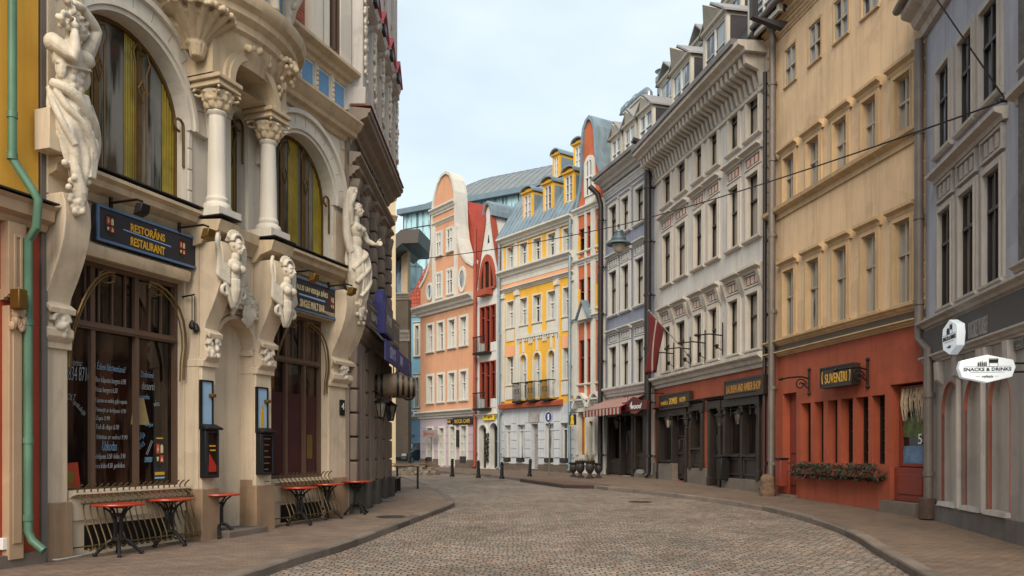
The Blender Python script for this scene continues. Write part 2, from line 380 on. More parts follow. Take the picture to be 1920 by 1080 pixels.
# ================================================================== ground, road, pavements
M_cobble = brickmat('worn setts', '#93877a', '#72675c', '#2f2823', .15, .108, .012, bump=.95, distort=.05, var=.36, mixn=(1.2,.93,.78), rough=.75)
M_pave = brickmat('brown pavers', '#7b6859', '#67574b', '#40362f', .2, .1, .006, bump=.35, distort=.006, var=.22, rough=.85)
M_pave_r = brickmat('red brown pavers', '#75624f', '#645245', '#3a2e26', .2, .1, .008, bump=.45, distort=.008, var=.25, rough=.85)
ROAD = -.11
YS = sorted({-60,-20,0,6}|{y for y,_ in ZP if 0 < y < 100}|set(range(8,70,2))|{80,120})
def sheet(name, x0, x1, ys, dz, m):
    b = MB(); b.v = [(x,y,zg(y)+dz) for y in ys for x in (x0,x1)]
    b.f = [(2*i,2*i+1,2*i+3,2*i+2) for i in range(len(ys)-1)]
    return structure(b.build(name, m, smooth=0, fix=False))
sheet('ground', -1500, 1500, [-800]+YS+[300,2500], -.16, mat('bare earth', '#6a6258', .95))
sheet('road', -70, 45, YS, ROAD, M_cobble)
def resample(P, step):
    o = [P[0]]
    for a, b in zip(P, P[1:]):
        n = max(1, int((b-a).length/step))
        for i in range(1, n+1): o.append(a+(b-a)*i/n)
    return o
def cat_rom(P, n=6):
    o = []
    for i in range(len(P)-1):
        p0, p1, p2, p3 = P[max(i-1,0)], P[i], P[i+1], P[min(i+2,len(P)-1)]
        for k in range(n):
            t = k/n; o.append(.5*((2*p1)+(p2-p0)*t+(2*p0-5*p1+4*p2-p3)*t*t+(3*p1-p0-3*p2+p3)*t**3))
    return o+[P[-1]]
def pavement(name, kerb, inner, m):
    """raised slab between a kerb line and an inner line sampled alike"""
    b = MB(); n = len(kerb)
    b.v = [(p.x,p.y,zg(p.y)) for p in kerb]+[(p.x,p.y,zg(p.y)) for p in inner]+[(p.x,p.y,zg(p.y)-.2) for p in kerb]
    b.f = [(i,i+1,n+i+1,n+i) for i in range(n-1)]+[(i,i+1,2*n+i+1,2*n+i) for i in range(n-1)]
    return structure(b.build(name, m, smooth=0))
def kerb_stones(name, line, side, w=.2):
    b = MB(); P = resample(line, .12); i = 0
    while i < len(P)-2:
        j = min(len(P)-1, i+random.choice((6,7,8,9,10)))
        pts = P[i:j+1]; t = (pts[-1]-pts[0]).normalized(); nn = Vector((t.y,-t.x,0))*side
        h = .012+random.uniform(-.004,.006); e = .006; o = len(b.v); k = len(pts)
        for q, p in enumerate(pts):
            pp = p+t*(e if q == 0 else (-e if q == k-1 else 0)); z = zg(pp.y)
            for dn, dz in ((0,-.15),(0,h-.02),(.02,h),(w,h),(w,-.05)):
                s = pp+nn*(dn-.02+random.uniform(-.002,.002)); b.v.append((s.x,s.y,z+dz))
        for q in range(k-1):
            for r in range(4): b.f.append((o+q*5+r, o+q*5+r+1, o+(q+1)*5+r+1, o+(q+1)*5+r))
        b.f += [tuple(o+r for r in range(5)), tuple(o+(k-1)*5+r for r in range(4,-1,-1))]
        i = j
    return structure(b.build(name, M_stonegrey, smooth=30))
KL = [G(u,v) for u,v in ((340,1160),(400,1105),(450,1080),(560,1043),(650,1017),(740,984),(800,962),(838,948),(850,941),(845,932),(828,921),(800,908),(775,899),(745,893))]
KL = cat_rom(KL, 5)+[Vector((-14,40.5,0))]
IL = [Vector((-9.5 if p.y < 14 else -6.5,p.y,0)) for p in KL]
for i, p in enumerate(IL):
    if KL[i].y > 24: IL[i] = Vector((min(-3.6,KL[i].x-.3) if KL[i].y<27 else KL[i].x-3,26,0))
pavement('pavement_left', KL, IL, M_pave)
kerb_stones('kerb_left', KL, -1)
KR = [G(u,v) for u,v in ((1980,1190),(1860,1140),(1740,1080),(1690,1052),(1640,1024),(1600,1000),(1540,977),(1450,953),(1350,937),(1250,924),(1144,914))]
KR = cat_rom(KR, 5)+[G(1060,904), G(976,897), G(900,888), G(814,882.5), G(770,880)]
IR = [Vector((p.x+7,p.y+2,0)) for p in KR]
for i, p in enumerate(KR):
    if p.y > 32: IR[i] = Vector((p.x+3,p.y+14,0))
pavement('pavement_right', KR, IR, M_pave_r)
kerb_stones('kerb_right', KR, 1)
# ================================================================== facade helpers
_wc = {}
def window(parent, x0, x1, z0, z1, y, mf, mp, nx=2, trans=(.62,), bars=0, fw=.06, surround=None, ms=None, sill=None, hood=None, arch=0, out=0, name='window', deep=.06, panel=None):
    """one window: its stone surround, sill and hood are the window mesh; frame and pane are its children.
    y = depth of the glass behind the wall face; out = how far the wall face stands out (-y)"""
    W, H = x1-x0, z1-z0
    key = (name, round(W,2), round(H,2), y, mf.name, mp.name, nx, trans, bars, surround, sill, hood, arch, fw, panel)
    W = round(W,2); H = round(H,2)
    if key not in _wc:
        s = MB(); a, b = -W/2, W/2
        if surround:
            sw, so = surround                                       # width and projection
            if y > .1: s.box(a,a+.02,-so,y,0,H-arch); s.box(b-.02,b,-so,y,0,H-arch)
            if arch: 
                s.box(a-sw,a,-so,.02,0,H-arch); s.box(b,b+sw,-so,.02,0,H-arch)
                s.arch(0,H-arch,W/2,W/2+sw,-so,.02,kz=arch/(W/2))
            else:
                s.box(a-sw,a,-so,.02,0,H); s.box(b,b+sw,-so,.02,0,H); s.box(a-sw,b+sw,-so,.02,H,H+sw)
                if sw > .09: s.box(a-sw*.35,a-.004,-so-.02,.01,0,H+sw*.35); s.box(b+.004,b+sw*.35,-so-.02,.01,0,H+sw*.35); s.box(a-.004,b+.004,-so-.02,.01,H+.004,H+sw*.35)
        if sill:
            sh, so, sx = sill; s.mould([(-.05,-sh),(so*.6,-sh),(so,-sh*.55),(so,0.004),(-.05,.02)], a-sx, b+sx)
        if hood:
            hz, hh, ho, hx = hood                                   # gap above, height, projection, overhang
            s.mould([(-.02,H+hz),(ho*.35,H+hz),(ho*.45,H+hz+hh*.4),(ho,H+hz+hh*.65),(ho,H+hz+hh),(-.02,H+hz+hh+.02)], a-hx, b+hx)
        if panel:                                                   # boxed frieze between window head and hood
            pz, ph, po, px = panel
            s.frame(a-px,b+px,H+pz,H+pz+ph,.05,-po,.01)
            for k in range(3):
                c = a+W*(k+.5)/3; s.box(c-W*.1,c+W*.1,-po*.8,.01,H+pz+.09,H+pz+ph-.09)
        if not s.v: s.box(a+.01,b-.01,y-.02,y+.1,0.002,.03)
        f = MB(); d0, d1 = y-deep, y+.01
        if arch:
            f.box(a,a+fw,d0,d1,0,H-arch); f.box(b-fw,b,d0,d1,0,H-arch); f.box(a+fw,b-fw,d0,d1,0,fw); f.arch(0,H-arch,W/2-fw,W/2,d0,d1,kz=arch/(W/2))
        else: f.frame(a,b,0,H,fw,d0,d1)
        for i in range(1,nx):
            c = a+W*i/nx; f.box(c-fw*.55,c+fw*.55,d0-.012,d1,fw*.9,H-fw*.9)
        for t in trans: f.box(a+fw*.9,b-fw*.9,d0-.02,d1,H*t-fw*.6,H*t+fw*.6)
        if bars:
            for k in range(1,bars+1):
                zz = H*k/(bars+1); f.box(a+fw*.9,b-fw*.9,d0+.012,d1,zz-.014,zz+.014)
        p = MB(); p.quad((a,y,0),(b,y,0),(b,y,H),(a,y,H))
        _wc[key] = (s.mesh(name, ms or mf, 35), f.mesh('frame', mf, 0), p.mesh('pane', mp, 0, False))
    s, f, p = _wc[key]
    loc = ((x0+x1)/2, -out, z0)
    o = link(name, s, parent, loc); link('frame', f, o); link('pane', p, o)
    return o
def roof_slope(m, x0, x1, z0, z1, y0, y1, seams=0, hip=0):
    m.quad((x0,y0,z0),(x1,y0,z0),(x1-hip,y1,z1),(x0+hip,y1,z1))
    m.quad((x0+hip,y1,z1),(x1-hip,y1,z1),(x1-hip,y1+3,z1),(x0+hip,y1+3,z1))
    m.add([(x0,y0,z0),(x0+hip,y1,z1),(x0+hip,y1+3,z1),(x0,y1+3,z0)],[(0,1,2,3)]); m.add([(x1,y0,z0),(x1-hip,y1,z1),(x1-hip,y1+3,z1),(x1,y1+3,z0)],[(3,2,1,0)])
    if seams:
        n = int((x1-x0)/seams)
        for i in range(n+1):
            x = x0+.02+(x1-x0-.04)*i/n; a = Vector((x,y0,z0)); b = Vector((x0+hip+(x-x0)*(x1-x0-2*hip)/(x1-x0),y1,z1)); nn = Vector((0,-(z1-z0),(y1-y0))).normalized()*(-1 if z1<z0 else 1)
            nn = Vector((0,-(z1-z0),(y1-y0))).normalized(); w_ = Vector((.014,0,0))
            m.add([a-w_,a+w_,b+w_,b-w_,a-w_+nn*.035,a+w_+nn*.035,b+w_+nn*.035,b-w_+nn*.035],[(4,5,6,7),(0,1,5,4),(3,2,6,7),(0,3,7,4),(1,2,6,5)])
    return m
def dormer(parent, cx, w, z0, h, y0, depth, mw, mr, mf, mp, gable=.35, side=None, nx=2, trans=(.6,), bars=0, curved=False, name='dormer'):
    """a roof dormer: cheeks and front are the dormer mesh; roof, frame and pane its children"""
    d = MB(); a, b = cx-w/2, cx+w/2; t = .12
    d.box(a,a+t,y0,y0+depth,z0,z0+h); d.box(b-t,b,y0,y0+depth,z0,z0+h); d.box(a+t,b-t,y0,y0+.1,z0,z0+.1); d.box(a+t,b-t,y0,y0+.1,z0+h-.1,z0+h)
    if curved: d.prism([(cx+math.cos(q)*w*.5,z0+h+math.sin(q)*gable*.9) for q in [PI*i/10 for i in range(11)]],y0+.02,y0+depth)
    else: d.prism([(a,z0+h),(b,z0+h),(cx,z0+h+gable)],y0+.03,y0+depth)
    d.mould([(0,z0+h-.02),(.1,z0+h+.02),(.12,z0+h+.09),(0,z0+h+.1)],a-.05,b+.05); d.shift(0,0,0)
    n0 = len(d.v)-12
    d.v[n0:] = [(p[0],p[1]+y0,p[2]) for p in d.v[n0:]]
    o = d.build(name, mw, parent)
    if side:
        q = MB(); q.box(a-.012,a+.02,y0+.13,y0+depth,z0,z0+h-.12); q.box(b-.02,b+.012,y0+.13,y0+depth,z0,z0+h-.12); q.build('cheek', side, o)
    r = MB()
    if curved:
        P = [(cx+math.cos(q)*(w*.5+.09),z0+h+.05+math.sin(q)*gable) for q in [PI*i/10 for i in range(11)]]
    else: P = [(b+.12,z0+h-.03),(cx,z0+h+gable+.06),(a-.12,z0+h-.03)]
    for p, q in zip(P,P[1:]):
        r.prism([p,q,(q[0],q[1]+.07),(p[0],p[1]+.07)],y0-.14,y0+depth)
    r.build('roof', mr, o)
    f = MB(); f.frame(a+t,b-t,z0+.1,z0+h-.1,.05,y0+.03,y0+.09); W = w-2*t; H = h-.2
    for i in range(1,nx): c = a+t+W*i/nx; f.box(c-.03,c+.03,y0+.02,y0+.09,z0+.1,z0+h-.1)
    for tt in trans: f.box(a+t,b-t,y0+.025,y0+.09,z0+.1+H*tt-.025,z0+.1+H*tt+.025)
    for k in range(bars): zz = z0+.1+H*(k+1)/(bars+1); f.box(a+t,b-t,y0+.035,y0+.09,zz-.012,zz+.012)
    f.build('frame', mf, o, smooth=0)
    MB().quad((a+t,y0+.08,z0+.1),(b-t,y0+.08,z0+.1),(b-t,y0+.08,z0+h-.1),(a+t,y0+.08,z0+h-.1)).build('pane', mp, o, smooth=0, fix=False)
    return o
def downpipe(parent, x, out, z0, z1, m, r=.07, joints=2.2, shoe=True, top=None, square=False):
    d = MB(); pts = [(x,-out,z0+.25),(x,-out,z1)]
    if shoe: pts = [(x-.02,-out-.16,z0+.1),(x,-out-.03,z0+.2)]+pts[1:]
    if top: pts += top
    d.tube(pts, r, 12)
    zz = z0+.9
    while zz < z1: d.lathe([(r*1.22,-.05),(r*1.22,.05)],x,-out,zz,12); d.box(x-.02,x+.02,-out,0,zz-.02,zz+.02); zz += joints
    return d.build('downpipe', m, parent)
CORN = lambda z, h, o: [(-.05,z),(o*.2,z),(o*.28,z+h*.25),(o*.5,z+h*.35),(o*.62,z+h*.6),(o*.92,z+h*.72),(o,z+h*.8),(o,z+h),(-.05,z+h+.04)]
# ================================================================== RIGHT SIDE OF THE STREET
P0, P1, P2, P3, P4, P5, P6, P7 = (8.76,16.95),(7.6,23.76),(5.86,32.9),(4.39,37.6),(3.12,39.7),(-.6,44.7),(-2.09,46.7),(-5.95,51.9)
# ---------------------------------------------------------------- ochre house with the souvenir shop
M_ochre = mat('ochre render', '#d3b48f', .9, var=.16, scale=.7, stain=.3, bump=.2)
M_ochre_t = mat('pale ochre trim', '#bfa27c', .85, var=.16, stain=.3, bump=.15)
M_ochre_p = mat('peach render', '#caa074', .9, var=.16, scale=.6, stain=.28, bump=.2)
M_rust = mat('rust red render', '#9e4c31', .8, var=.2, scale=1.1, stain=.25, bump=.2)
M_rust_d = mat('dull red paint', '#7c3222', .6, var=.15, stain=.1, bump=.05)
M_tile = brickmat('red roof tiles', '#a3482f', '#7c3524', '#3a1a12', .22, .3, .02, bump=.9, distort=.01, xz=True)
f = Fac(P1, P0); H = f.thing('ochre_house', 'ochre house with a rust red ground floor and a tiled roof', 'house')
zb = 0.0; u5 = 1709
cols = [(1471,1491),(1515,1538),(1565,1590),(1619,1645),(1679,1710)]
r1 = (f.z(u5,565), f.z(u5,407)); r2 = (f.z(u5,254), f.z(u5,131)); r3 = (f.z(1493,147), f.z(1493,77))
zs1 = f.z(1722,607); zs0 = zs1-.05                                   # bottom of the string course over the shop
ztop = f.z(1440,96)
holes = []; gh = []
for a, b in cols:
    for r in (r1, r2): holes.append((f.x(a), f.x(b), r[0], r[1]))
tc3 = [(1473,1493),(1518,1540),(1565,1591),(1617,1647),(1677,1711)]
for a, b in tc3: holes.append((f.x(a), f.x(b), r3[0], r3[1]))
MB().wall(0, f.W, zs1, ztop+.9, holes, depth=.26, D=6).build('wall', M_ochre, H, smooth=0)
for a, b in cols:
    for k, r in enumerate((r1, r2)):
        window(H, f.x(a), f.x(b), r[0], r[1], .13, M_frame_g, M_glass_c, 2, (.6,), fw=.045, surround=(.12,.05), ms=M_ochre_t, sill=(.06,.08,.1), hood=(.12,.2,.17,.2))
        continue
        q = MB(); q.frame(f.x(a)-.12, f.x(b)+.12, r[0]-.72, r[0]-.1, .05, -.04, .01); q.box(f.x(a)+.0, f.x(b)-.0, -.03, .01, r[0]-.62, r[0]-.2); q.build('apron', M_ochre_t, H)
for a, b in tc3: window(H, f.x(a), f.x(b), r3[0], r3[1], .07, M_frame_g, M_glass_f, 2, (.48,), fw=.04, surround=(.07,.03), ms=M_ochre_t, sill=(.05,.06,.06))
zc = f.z(1451,402)
MB().mould([(-.05,zc-.25),(.05,zc-.25),(.05,zc-.12),(.2,zc-.04),(.22,zc+.05),(.06,zc+.12),(-.05,zc+.14)], 0, f.W).build('cornice', M_ochre_t, H)
c = MB()
c.mould(CORN(zs1+.28,.16,.22), 0, f.W); c.mould(CORN(zs1-.02,.13,.18), 0, f.W)
c.build('cornice', M_ochre_t, H)
MB().box(0,f.W,-.05,.02,zs1+.1,zs1+.29).build('fascia', mat('slate grey band','#5d5348',.8,var=.2), H)
c = MB()
for k, o in enumerate((.08,.17,.27)): c.mould(CORN(ztop+k*.22,.22,o+.05), 0, f.W)
c.build('cornice', M_ochre_t, H)
q = MB()
zz = zs1+.6
while zz < ztop-.2:
    for x in (0.02, f.W-.3): q.box(x, x+.28, -.05, .01, zz, zz+.3)
    zz += .36
q.builds('quoins', M_ochre_t, H, bev=.02)
zr = ztop+.72
r = MB(); roof_slope(r, -.1, f.W+.1, zr, zr+3.4, -.42, 3); r.build('roof', M_tile, H, smooth=0)
g = MB(); g.tube([(-.1,-.45,zr-.02),(f.W+.1,-.45,zr-.02)], .09, 10); g.build('gutter', M_pipe_gr, H)
# ground floor
u = lambda a: f.x(a)
gz = zg(20)
door = (u(1468), u(1493), zg(23)+.06, f.z(1480,737)); shopw = (u(1669), u(1731), f.z(1700,945)+.05, f.z(1700,718))
sl = [(1510,1520),(1535,1544),(1561,1570),(1586,1599),(1614,1628),(1645,1659)]
zt, zl = f.z(1600,746), f.z(1600,869)
gh = [door, shopw]+[(u(a)-.22, u(b), zl, zt) for a, b in sl]
MB().wall(0, f.W, -.2, zs1, gh, depth=.3, D=6).build('wall', M_rust, H, smooth=0)
MB().box(u(1494),u(1667),-.06,.02,-.2,f.z(1600,949)).box(0,u(1467),-.06,.02,-.2,f.z(1455,925)).build('plinth', mat('grey brown plinth','#63564b',.9,var=.25,stain=.2), H)
d = MB(); d.box(door[0],door[1],.22,.28,door[2],door[3]); d.box(door[0]+.1,door[1]-.1,.19,.22,door[2]+.25,door[2]+1.0); d.box(door[0]+.1,door[1]-.1,.19,.22,door[2]+1.15,door[3]-.2)
dd = d.build('door', M_rust_d, H, bev=.01); MB().box(door[1]-.16,door[1]-.12,.1,.2,door[2]+.95,door[2]+1.1).build('handle', M_iron, dd)
for a, b in sl: window(H, u(a)-.22, u(b), zl, zt, .28, M_wood_dk, M_glass_s, 1, (), bars=5, fw=.05)
w_ = window(H, shopw[0]+.08, shopw[1]-.08, f.z(1700,875), shopw[3]-.05, .24, M_rust_d, M_glass_s, 1, (.88,), fw=.07, name='shop_window')
q = MB(); q.box(shopw[0],shopw[1],.1,.3,shopw[2],f.z(1700,877)); q.box(shopw[0]+.15,shopw[1]-.15,.08,.12,shopw[2]+.15,f.z(1700,877)-.15); q.build('stall_riser', M_rust_d, H, bev=.01)
MB().box(shopw[0]-.05,shopw[1]+.05,-.25,.1,-.1,shopw[2]).box(door[0]-.05,door[1]+.05,-.2,.1,0,door[2]).build('doorstep', M_stonegrey, H, bev=.015)
# pictures and dried reeds behind the shop glass
MB().box(shopw[0]+.17,shopw[1]-.17,.205,.225,f.z(1700,873),f.z(1700,836)).build('poster', mat('blue seascape print','#5c7694',.6,var=.6,scale=3.5,bump=0), H)
MB().box(shopw[0]+.17,shopw[0]+.9,.212,.226,f.z(1680,820),f.z(1680,783)).build('poster', mat('green landscape print','#4d5a2c',.6,var=.9,scale=6,bump=0), H)
rd = MB(); rng = random.Random(3)
for i in range(70):
    x = shopw[0]+.18+rng.random()*(shopw[1]-shopw[0]-.36); l_ = .3+rng.random()*.5; t_ = shopw[3]-.1
    rd.tube([(x,.16+rng.random()*.05,t_),(x+rng.uniform(-.03,.03),.14,t_-l_*.5),(x+rng.uniform(-.07,.07),.16,t_-l_)], [.012,.012,.004], 4)
rd.build('dried_reeds', mat('dried reeds','#a08d75',.9,var=.3,scale=8,islands=.35), H)
MB().text('5', u(1710), .2, f.z(1710,823), .22).build('lettering', M_white, H, smooth=0)
downpipe(H, f.x(1447,.18), .16, zg(23.5), f.z(1443,75), M_pipe_gr, .1, top=[(f.x(1447,.18)-.15,-.42,f.z(1443,75)+.35)])
# sign, brackets, planter of the souvenir shop
def signboard(name, label, F, ua, ub, va, vb, out, thick, mboard, group=None, frame=None, fw=.04):
    um = (ua+ub)/2; xa, xb = F.x(ua,out), F.x(ub,out); za, zb_ = F.z(um,vb,out), F.z(um,va,out)
    T = thing(name, label, 'sign', F.w((xa+xb)/2,out-thick,(za+zb_)/2), F.rz, group)
    W, Hh = xb-xa, zb_-za
    MB().box(-W/2,W/2,-thick,0,-Hh/2,Hh/2).build('board', mboard, T, bev=.01)
    if frame: MB().frame(-W/2,W/2,-Hh/2,Hh/2,fw,-thick-.02,-thick+.01).build('frame', frame, T, smooth=0)
    return T, W, Hh, -thick
M_signbrown = mat('dark brown sign board', '#31261f', .6, var=.2)
T, W, Hh, y = signboard('hanging_sign', 'dark board reading SUVENĪRI in yellow over the slit windows', f, 1538, 1598, 685, 725, .3, .22, M_signbrown, frame=M_wood_dk)
MB().text('SUVENĪRI', 0, y, 0, Hh*.6, W*.68, bold=.012).build('lettering', M_gold, T, smooth=0)
for s in (-1,1): MB().tube([(s*W*.42+.03*s*math.sin(t/8*PI),y-.006,Hh*(-.3+.6*t/8)) for t in range(9)], .012, 6).build('laurel', M_gold, T)
b = MB(); b.tube([(-W*.3,0,0),(-W*.3,.1,0)],.03); b.tube([(W*.3,0,0),(W*.3,.1,0)],.03); b.build('bracket', M_iron, T)
def scroll_bracket(uu, vt, vb, label):
    x = f.x(uu,.0); za, zb_ = f.z(uu,vb), f.z(uu,vt); h = zb_-za
    T = thing('scroll_bracket', label, 'bracket', f.w(x,0,za), f.rz, 'wrought iron brackets beside the souvenir sign')
    b = MB(); b.tube([(0,-.03,0),(0,-.03,h)],.028,8); b.ell((0,-.03,0),.05); b.ell((0,-.03,h),.05); b.build('backplate', M_iron, T)
    b = MB(); z0 = h*.62
    b.tube([(0,-.03,z0),(-.0,-.25,z0+.05),(0,-.62,z0+.02),(0,-.8,z0-.02)],.022,8); b.ell((0,-.85,z0-.02),(.05,.07,.05))
    b.tube([(0,-.28+math.cos(t*.5)*(.17-.008*t),z0-.16+math.sin(t*.5)*(.17-.008*t)) for t in range(20)],.018,6)
    b.tube([(0,-.03,h*.2),(0,-.14,h*.3),(0,-.2,h*.45)],.018,6); b.build('arm', M_iron, T)
scroll_bracket(1519, 693, 738, 'black wrought iron scroll bracket left of the souvenir sign')
scroll_bracket(1629, 674, 725, 'black wrought iron scroll bracket right of the souvenir sign')
def leaf_mass(m, x0, x1, y0, y1, z0, z1, n, rng, size=.07):
    for i in range(n):
        c = Vector((rng.uniform(x0,x1),rng.uniform(y0,y1),rng.uniform(z0,z1)))
        d = Vector((rng.gauss(0,1),rng.gauss(0,1),rng.gauss(0,.8))).normalized(); e = d.orthogonal().normalized()*.35
        s_ = size*rng.uniform(.6,1.3); e *= s_; d *= s_
        m.add([c-d,c-e+Vector((0,0,.01)),c+d,c+e+Vector((0,0,.01))],[(0,1,2,3)])
    return m
M_leaf = mat('dark green leaves', '#28301e', .7, var=.3, scale=5, islands=.4, bump=0)
xa, xb = u(1500), u(1661); z_ = f.z(1580,880)
T = thing('window_box', 'long window box of dark evergreen sprigs under the slit windows', 'planter', f.w((xa+xb)/2,0,z_-.1), f.rz)
hw = (xb-xa)/2
MB().box(-hw,hw,-.26,-.0,-.06,.1).build('trough', M_rust_d, T, bev=.01)
rng = random.Random(5); lm = MB()
for i in range(26):
    c = -hw+(i+.5)*2*hw/26; lm = leaf_mass(lm, c-.2, c+.2, -.33, .0, -.08+rng.uniform(-.1,0), .1+rng.uniform(0,.16), 70, rng, .055)
lm.build('foliage', M_leaf, T, smooth=0, fix=False)
# ---------------------------------------------------------------- lilac house with arched niches
M_lilac = mat('lilac grey render', '#a4a5af', .9, var=.14, scale=.8, stain=.3)
M_lilac_t = mat('greyed stone trim', '#aaa29a', .85, var=.18, stain=.3)
M_lgrey = mat('warm grey render', '#9a928c', .9, var=.16, stain=.25)
f = Fac((8.72,16.85),(7.28,8.85)); H = f.thing('lilac_house', 'lilac grey house with three arched niches and a dark fascia', 'house')
zf0, zf1 = f.z(1747,672), f.z(1747,618)
cols = [(1766,1784),(1802,1832),(1845,1876)]
rA = (f.z(1876,520), f.z(1876,300)); rA = (f.z(1880,522), f.z(1880,305)); rB = (f.z(1875,170), f.z(1875,-15))
holes = []
cols1 = [(1764,1787),(1803,1831),(1849,1880)]; cols2 = [(1760,1784),(1801,1827),(1842,1876)]
nxt = [(1925,1970),(2010,2060)]
zt_ = f.z(1725,20)+1.6
for a, b in cols1+nxt: holes.append((f.x(a), f.x(b), *rA))
for a, b in cols2+nxt: holes.append((f.x(a), f.x(b), *rB))
MB().wall(0, f.W, zf1, zt_, holes, depth=.2, D=6).build('wall', M_lilac, H, smooth=0)
for a, b in cols1+nxt: window(H, f.x(a), f.x(b), *rA, .08, M_wood_dk, M_glass_c, 2, (.66,), fw=.05, surround=(.13,.05), ms=M_lilac_t, sill=(.07,.09,.12), panel=(.2,.42,.07,.12), hood=(.64,.2,.22,.22))
for a, b in cols2+nxt: window(H, f.x(a), f.x(b), *rB, .08, M_wood_dk, M_glass_f, 2, (.62,), bars=0, fw=.05, surround=(.14,.05), ms=M_lilac_t, sill=(.1,.1,.14))
c = MB(); c.mould(CORN(zf1-.02,.2,.22), 0, f.W); c.mould(CORN(zf0-.12,.16,.16), 0, f.W); c.build('cornice', M_lilac_t, H)
MB().box(0,f.W,-.1,.02,zf0+.04,zf1-.02).build('fascia', mat('charcoal fascia','#4a4645',.7,var=.12), H)
zcor = f.z(1730,115)
c = MB(); c.mould(CORN(f.z(1722,92),.55,.5), 0, f.W); c.build('cornice', M_lilac_t, H)
g = MB(); g.tube([(-.1,-.55,f.z(1722,88)+.6),(f.W,-.55,f.z(1722,88)+.6)], .09, 10); g.build('gutter', M_pipe_gr, H)
r = MB(); roof_slope(r, 0, f.W, f.z(1722,88)+.6, f.z(1722,88)+4, -.5, 3); r.build('roof', M_dkmetal, H, smooth=0)
zp = f.z(1752,968); zn = f.z(1800,945)
# ground floor niches: three narrow arches, slim colonettes between
nic = [(1766,1798),(1808,1845),(1854,1894)]
nb = f.z(1830,955)+.02; ntop = [f.z(1782,705), f.z(1826,705), f.z(1874,700)]
nt_ = f.z(1826,706)
gh = [(f.x(a), f.x(b), nb, nt_, (f.x(b)-f.x(a))/2*1.3) for a, b in nic]
gh += [(f.x(1935), f.x(2010), nb, nt_, .5)]
MB().wall(0, f.W, .3, zf0, gh, depth=.3, D=6).build('wall', M_lgrey, H, smooth=0)
MB().box(0,f.W,-.07,3,-.3,zg(14)+.36).build('plinth', mat('grey plinth','#6d6660',.9,var=.25,stain=.3), H, bev=.02)
for h in gh:
    q = MB(); m_ = (h[0]+h[1])/2; q.box(h[0],h[1],.15,.32,h[2],h[3]); q.build('niche_panel', mat('pale grey blind panel','#b8afa4',.9,var=.12,stain=.2), H, smooth=0)
    q = MB(); rr = (h[1]-h[0])/2; q.arch(m_,h[3]-rr*1.3,rr-.004,rr+.018,-.01,.05,kz=1.3); q.box(h[0]-.018,h[0],-.01,.05,h[2],h[3]-rr*1.3); q.box(h[1],h[1]+.018,-.01,.05,h[2],h[3]-rr*1.3); q.build('niche_edging', mat('terracotta edging','#9a5a48',.8), H)
    MB().box(h[0]-.02,h[1]+.02,-.1,.26,h[2]-.06,h[2]+.02,(0,.03)).build('sill', M_lilac_t, H)
for k, (a, b) in enumerate(((1798,1808),(1845,1854))):
    q = MB(); x = (f.x(a)+f.x(b))/2; q.tube([(x,-.05,nb-.05),(x,-.05,zf0-.45)],.05,10); q.mould([(0,zf0-.6),(.14,zf0-.5),(.14,zf0-.15),(0,zf0-.13)], x-.1, x+.1); q.build('colonette', M_lilac_t, H)
for a in (1768,1858,1902):
    q = MB(); x = f.x(a)-.03; q.mould([(0,zf0-.62),(.12,zf0-.5),(.14,zf0-.15),(0,zf0-.13)], x-.09, x+.09); q.build('bracket', M_lilac_t, H)
q = MB(); q.text('BURGERIZE YOURSELF', (f.x(1828)+f.x(1865))/2, -.103, (f.z(1846,614)), .3, f.x(1865)-f.x(1828)).build('lettering', mat('pale grey lettering','#8f8a88',.6,bump=0), H, smooth=0)
xl_, xu_, zj = f.x(1741,.13), f.x(1723,.13), f.z(1735,640,.13)
dp = MB(); dp.tube([(xl_,-.13,zg(17)+.05),(xl_,-.13,zj-.18),(xu_,-.13,zj+.12),(xu_,-.13,f.z(1723,92))],.09,12)
for zz in (1.0,2.6,4.6,6.4,8.2): dp.lathe([(.11,-.05),(.11,.05)],xl_ if zz < zj else xu_,-.13,zz,12)
dp.build('downpipe', M_pipe_gr, H)
dp = MB(); dp.lathe([(.14,0),(.17,.02),(.16,.42),(.12,.44)],xl_,-.15,zg(16.9),12); dp.build('drain_shoe', mat('rusty iron','#4b3a30',.8,var=.4,scale=8), H)
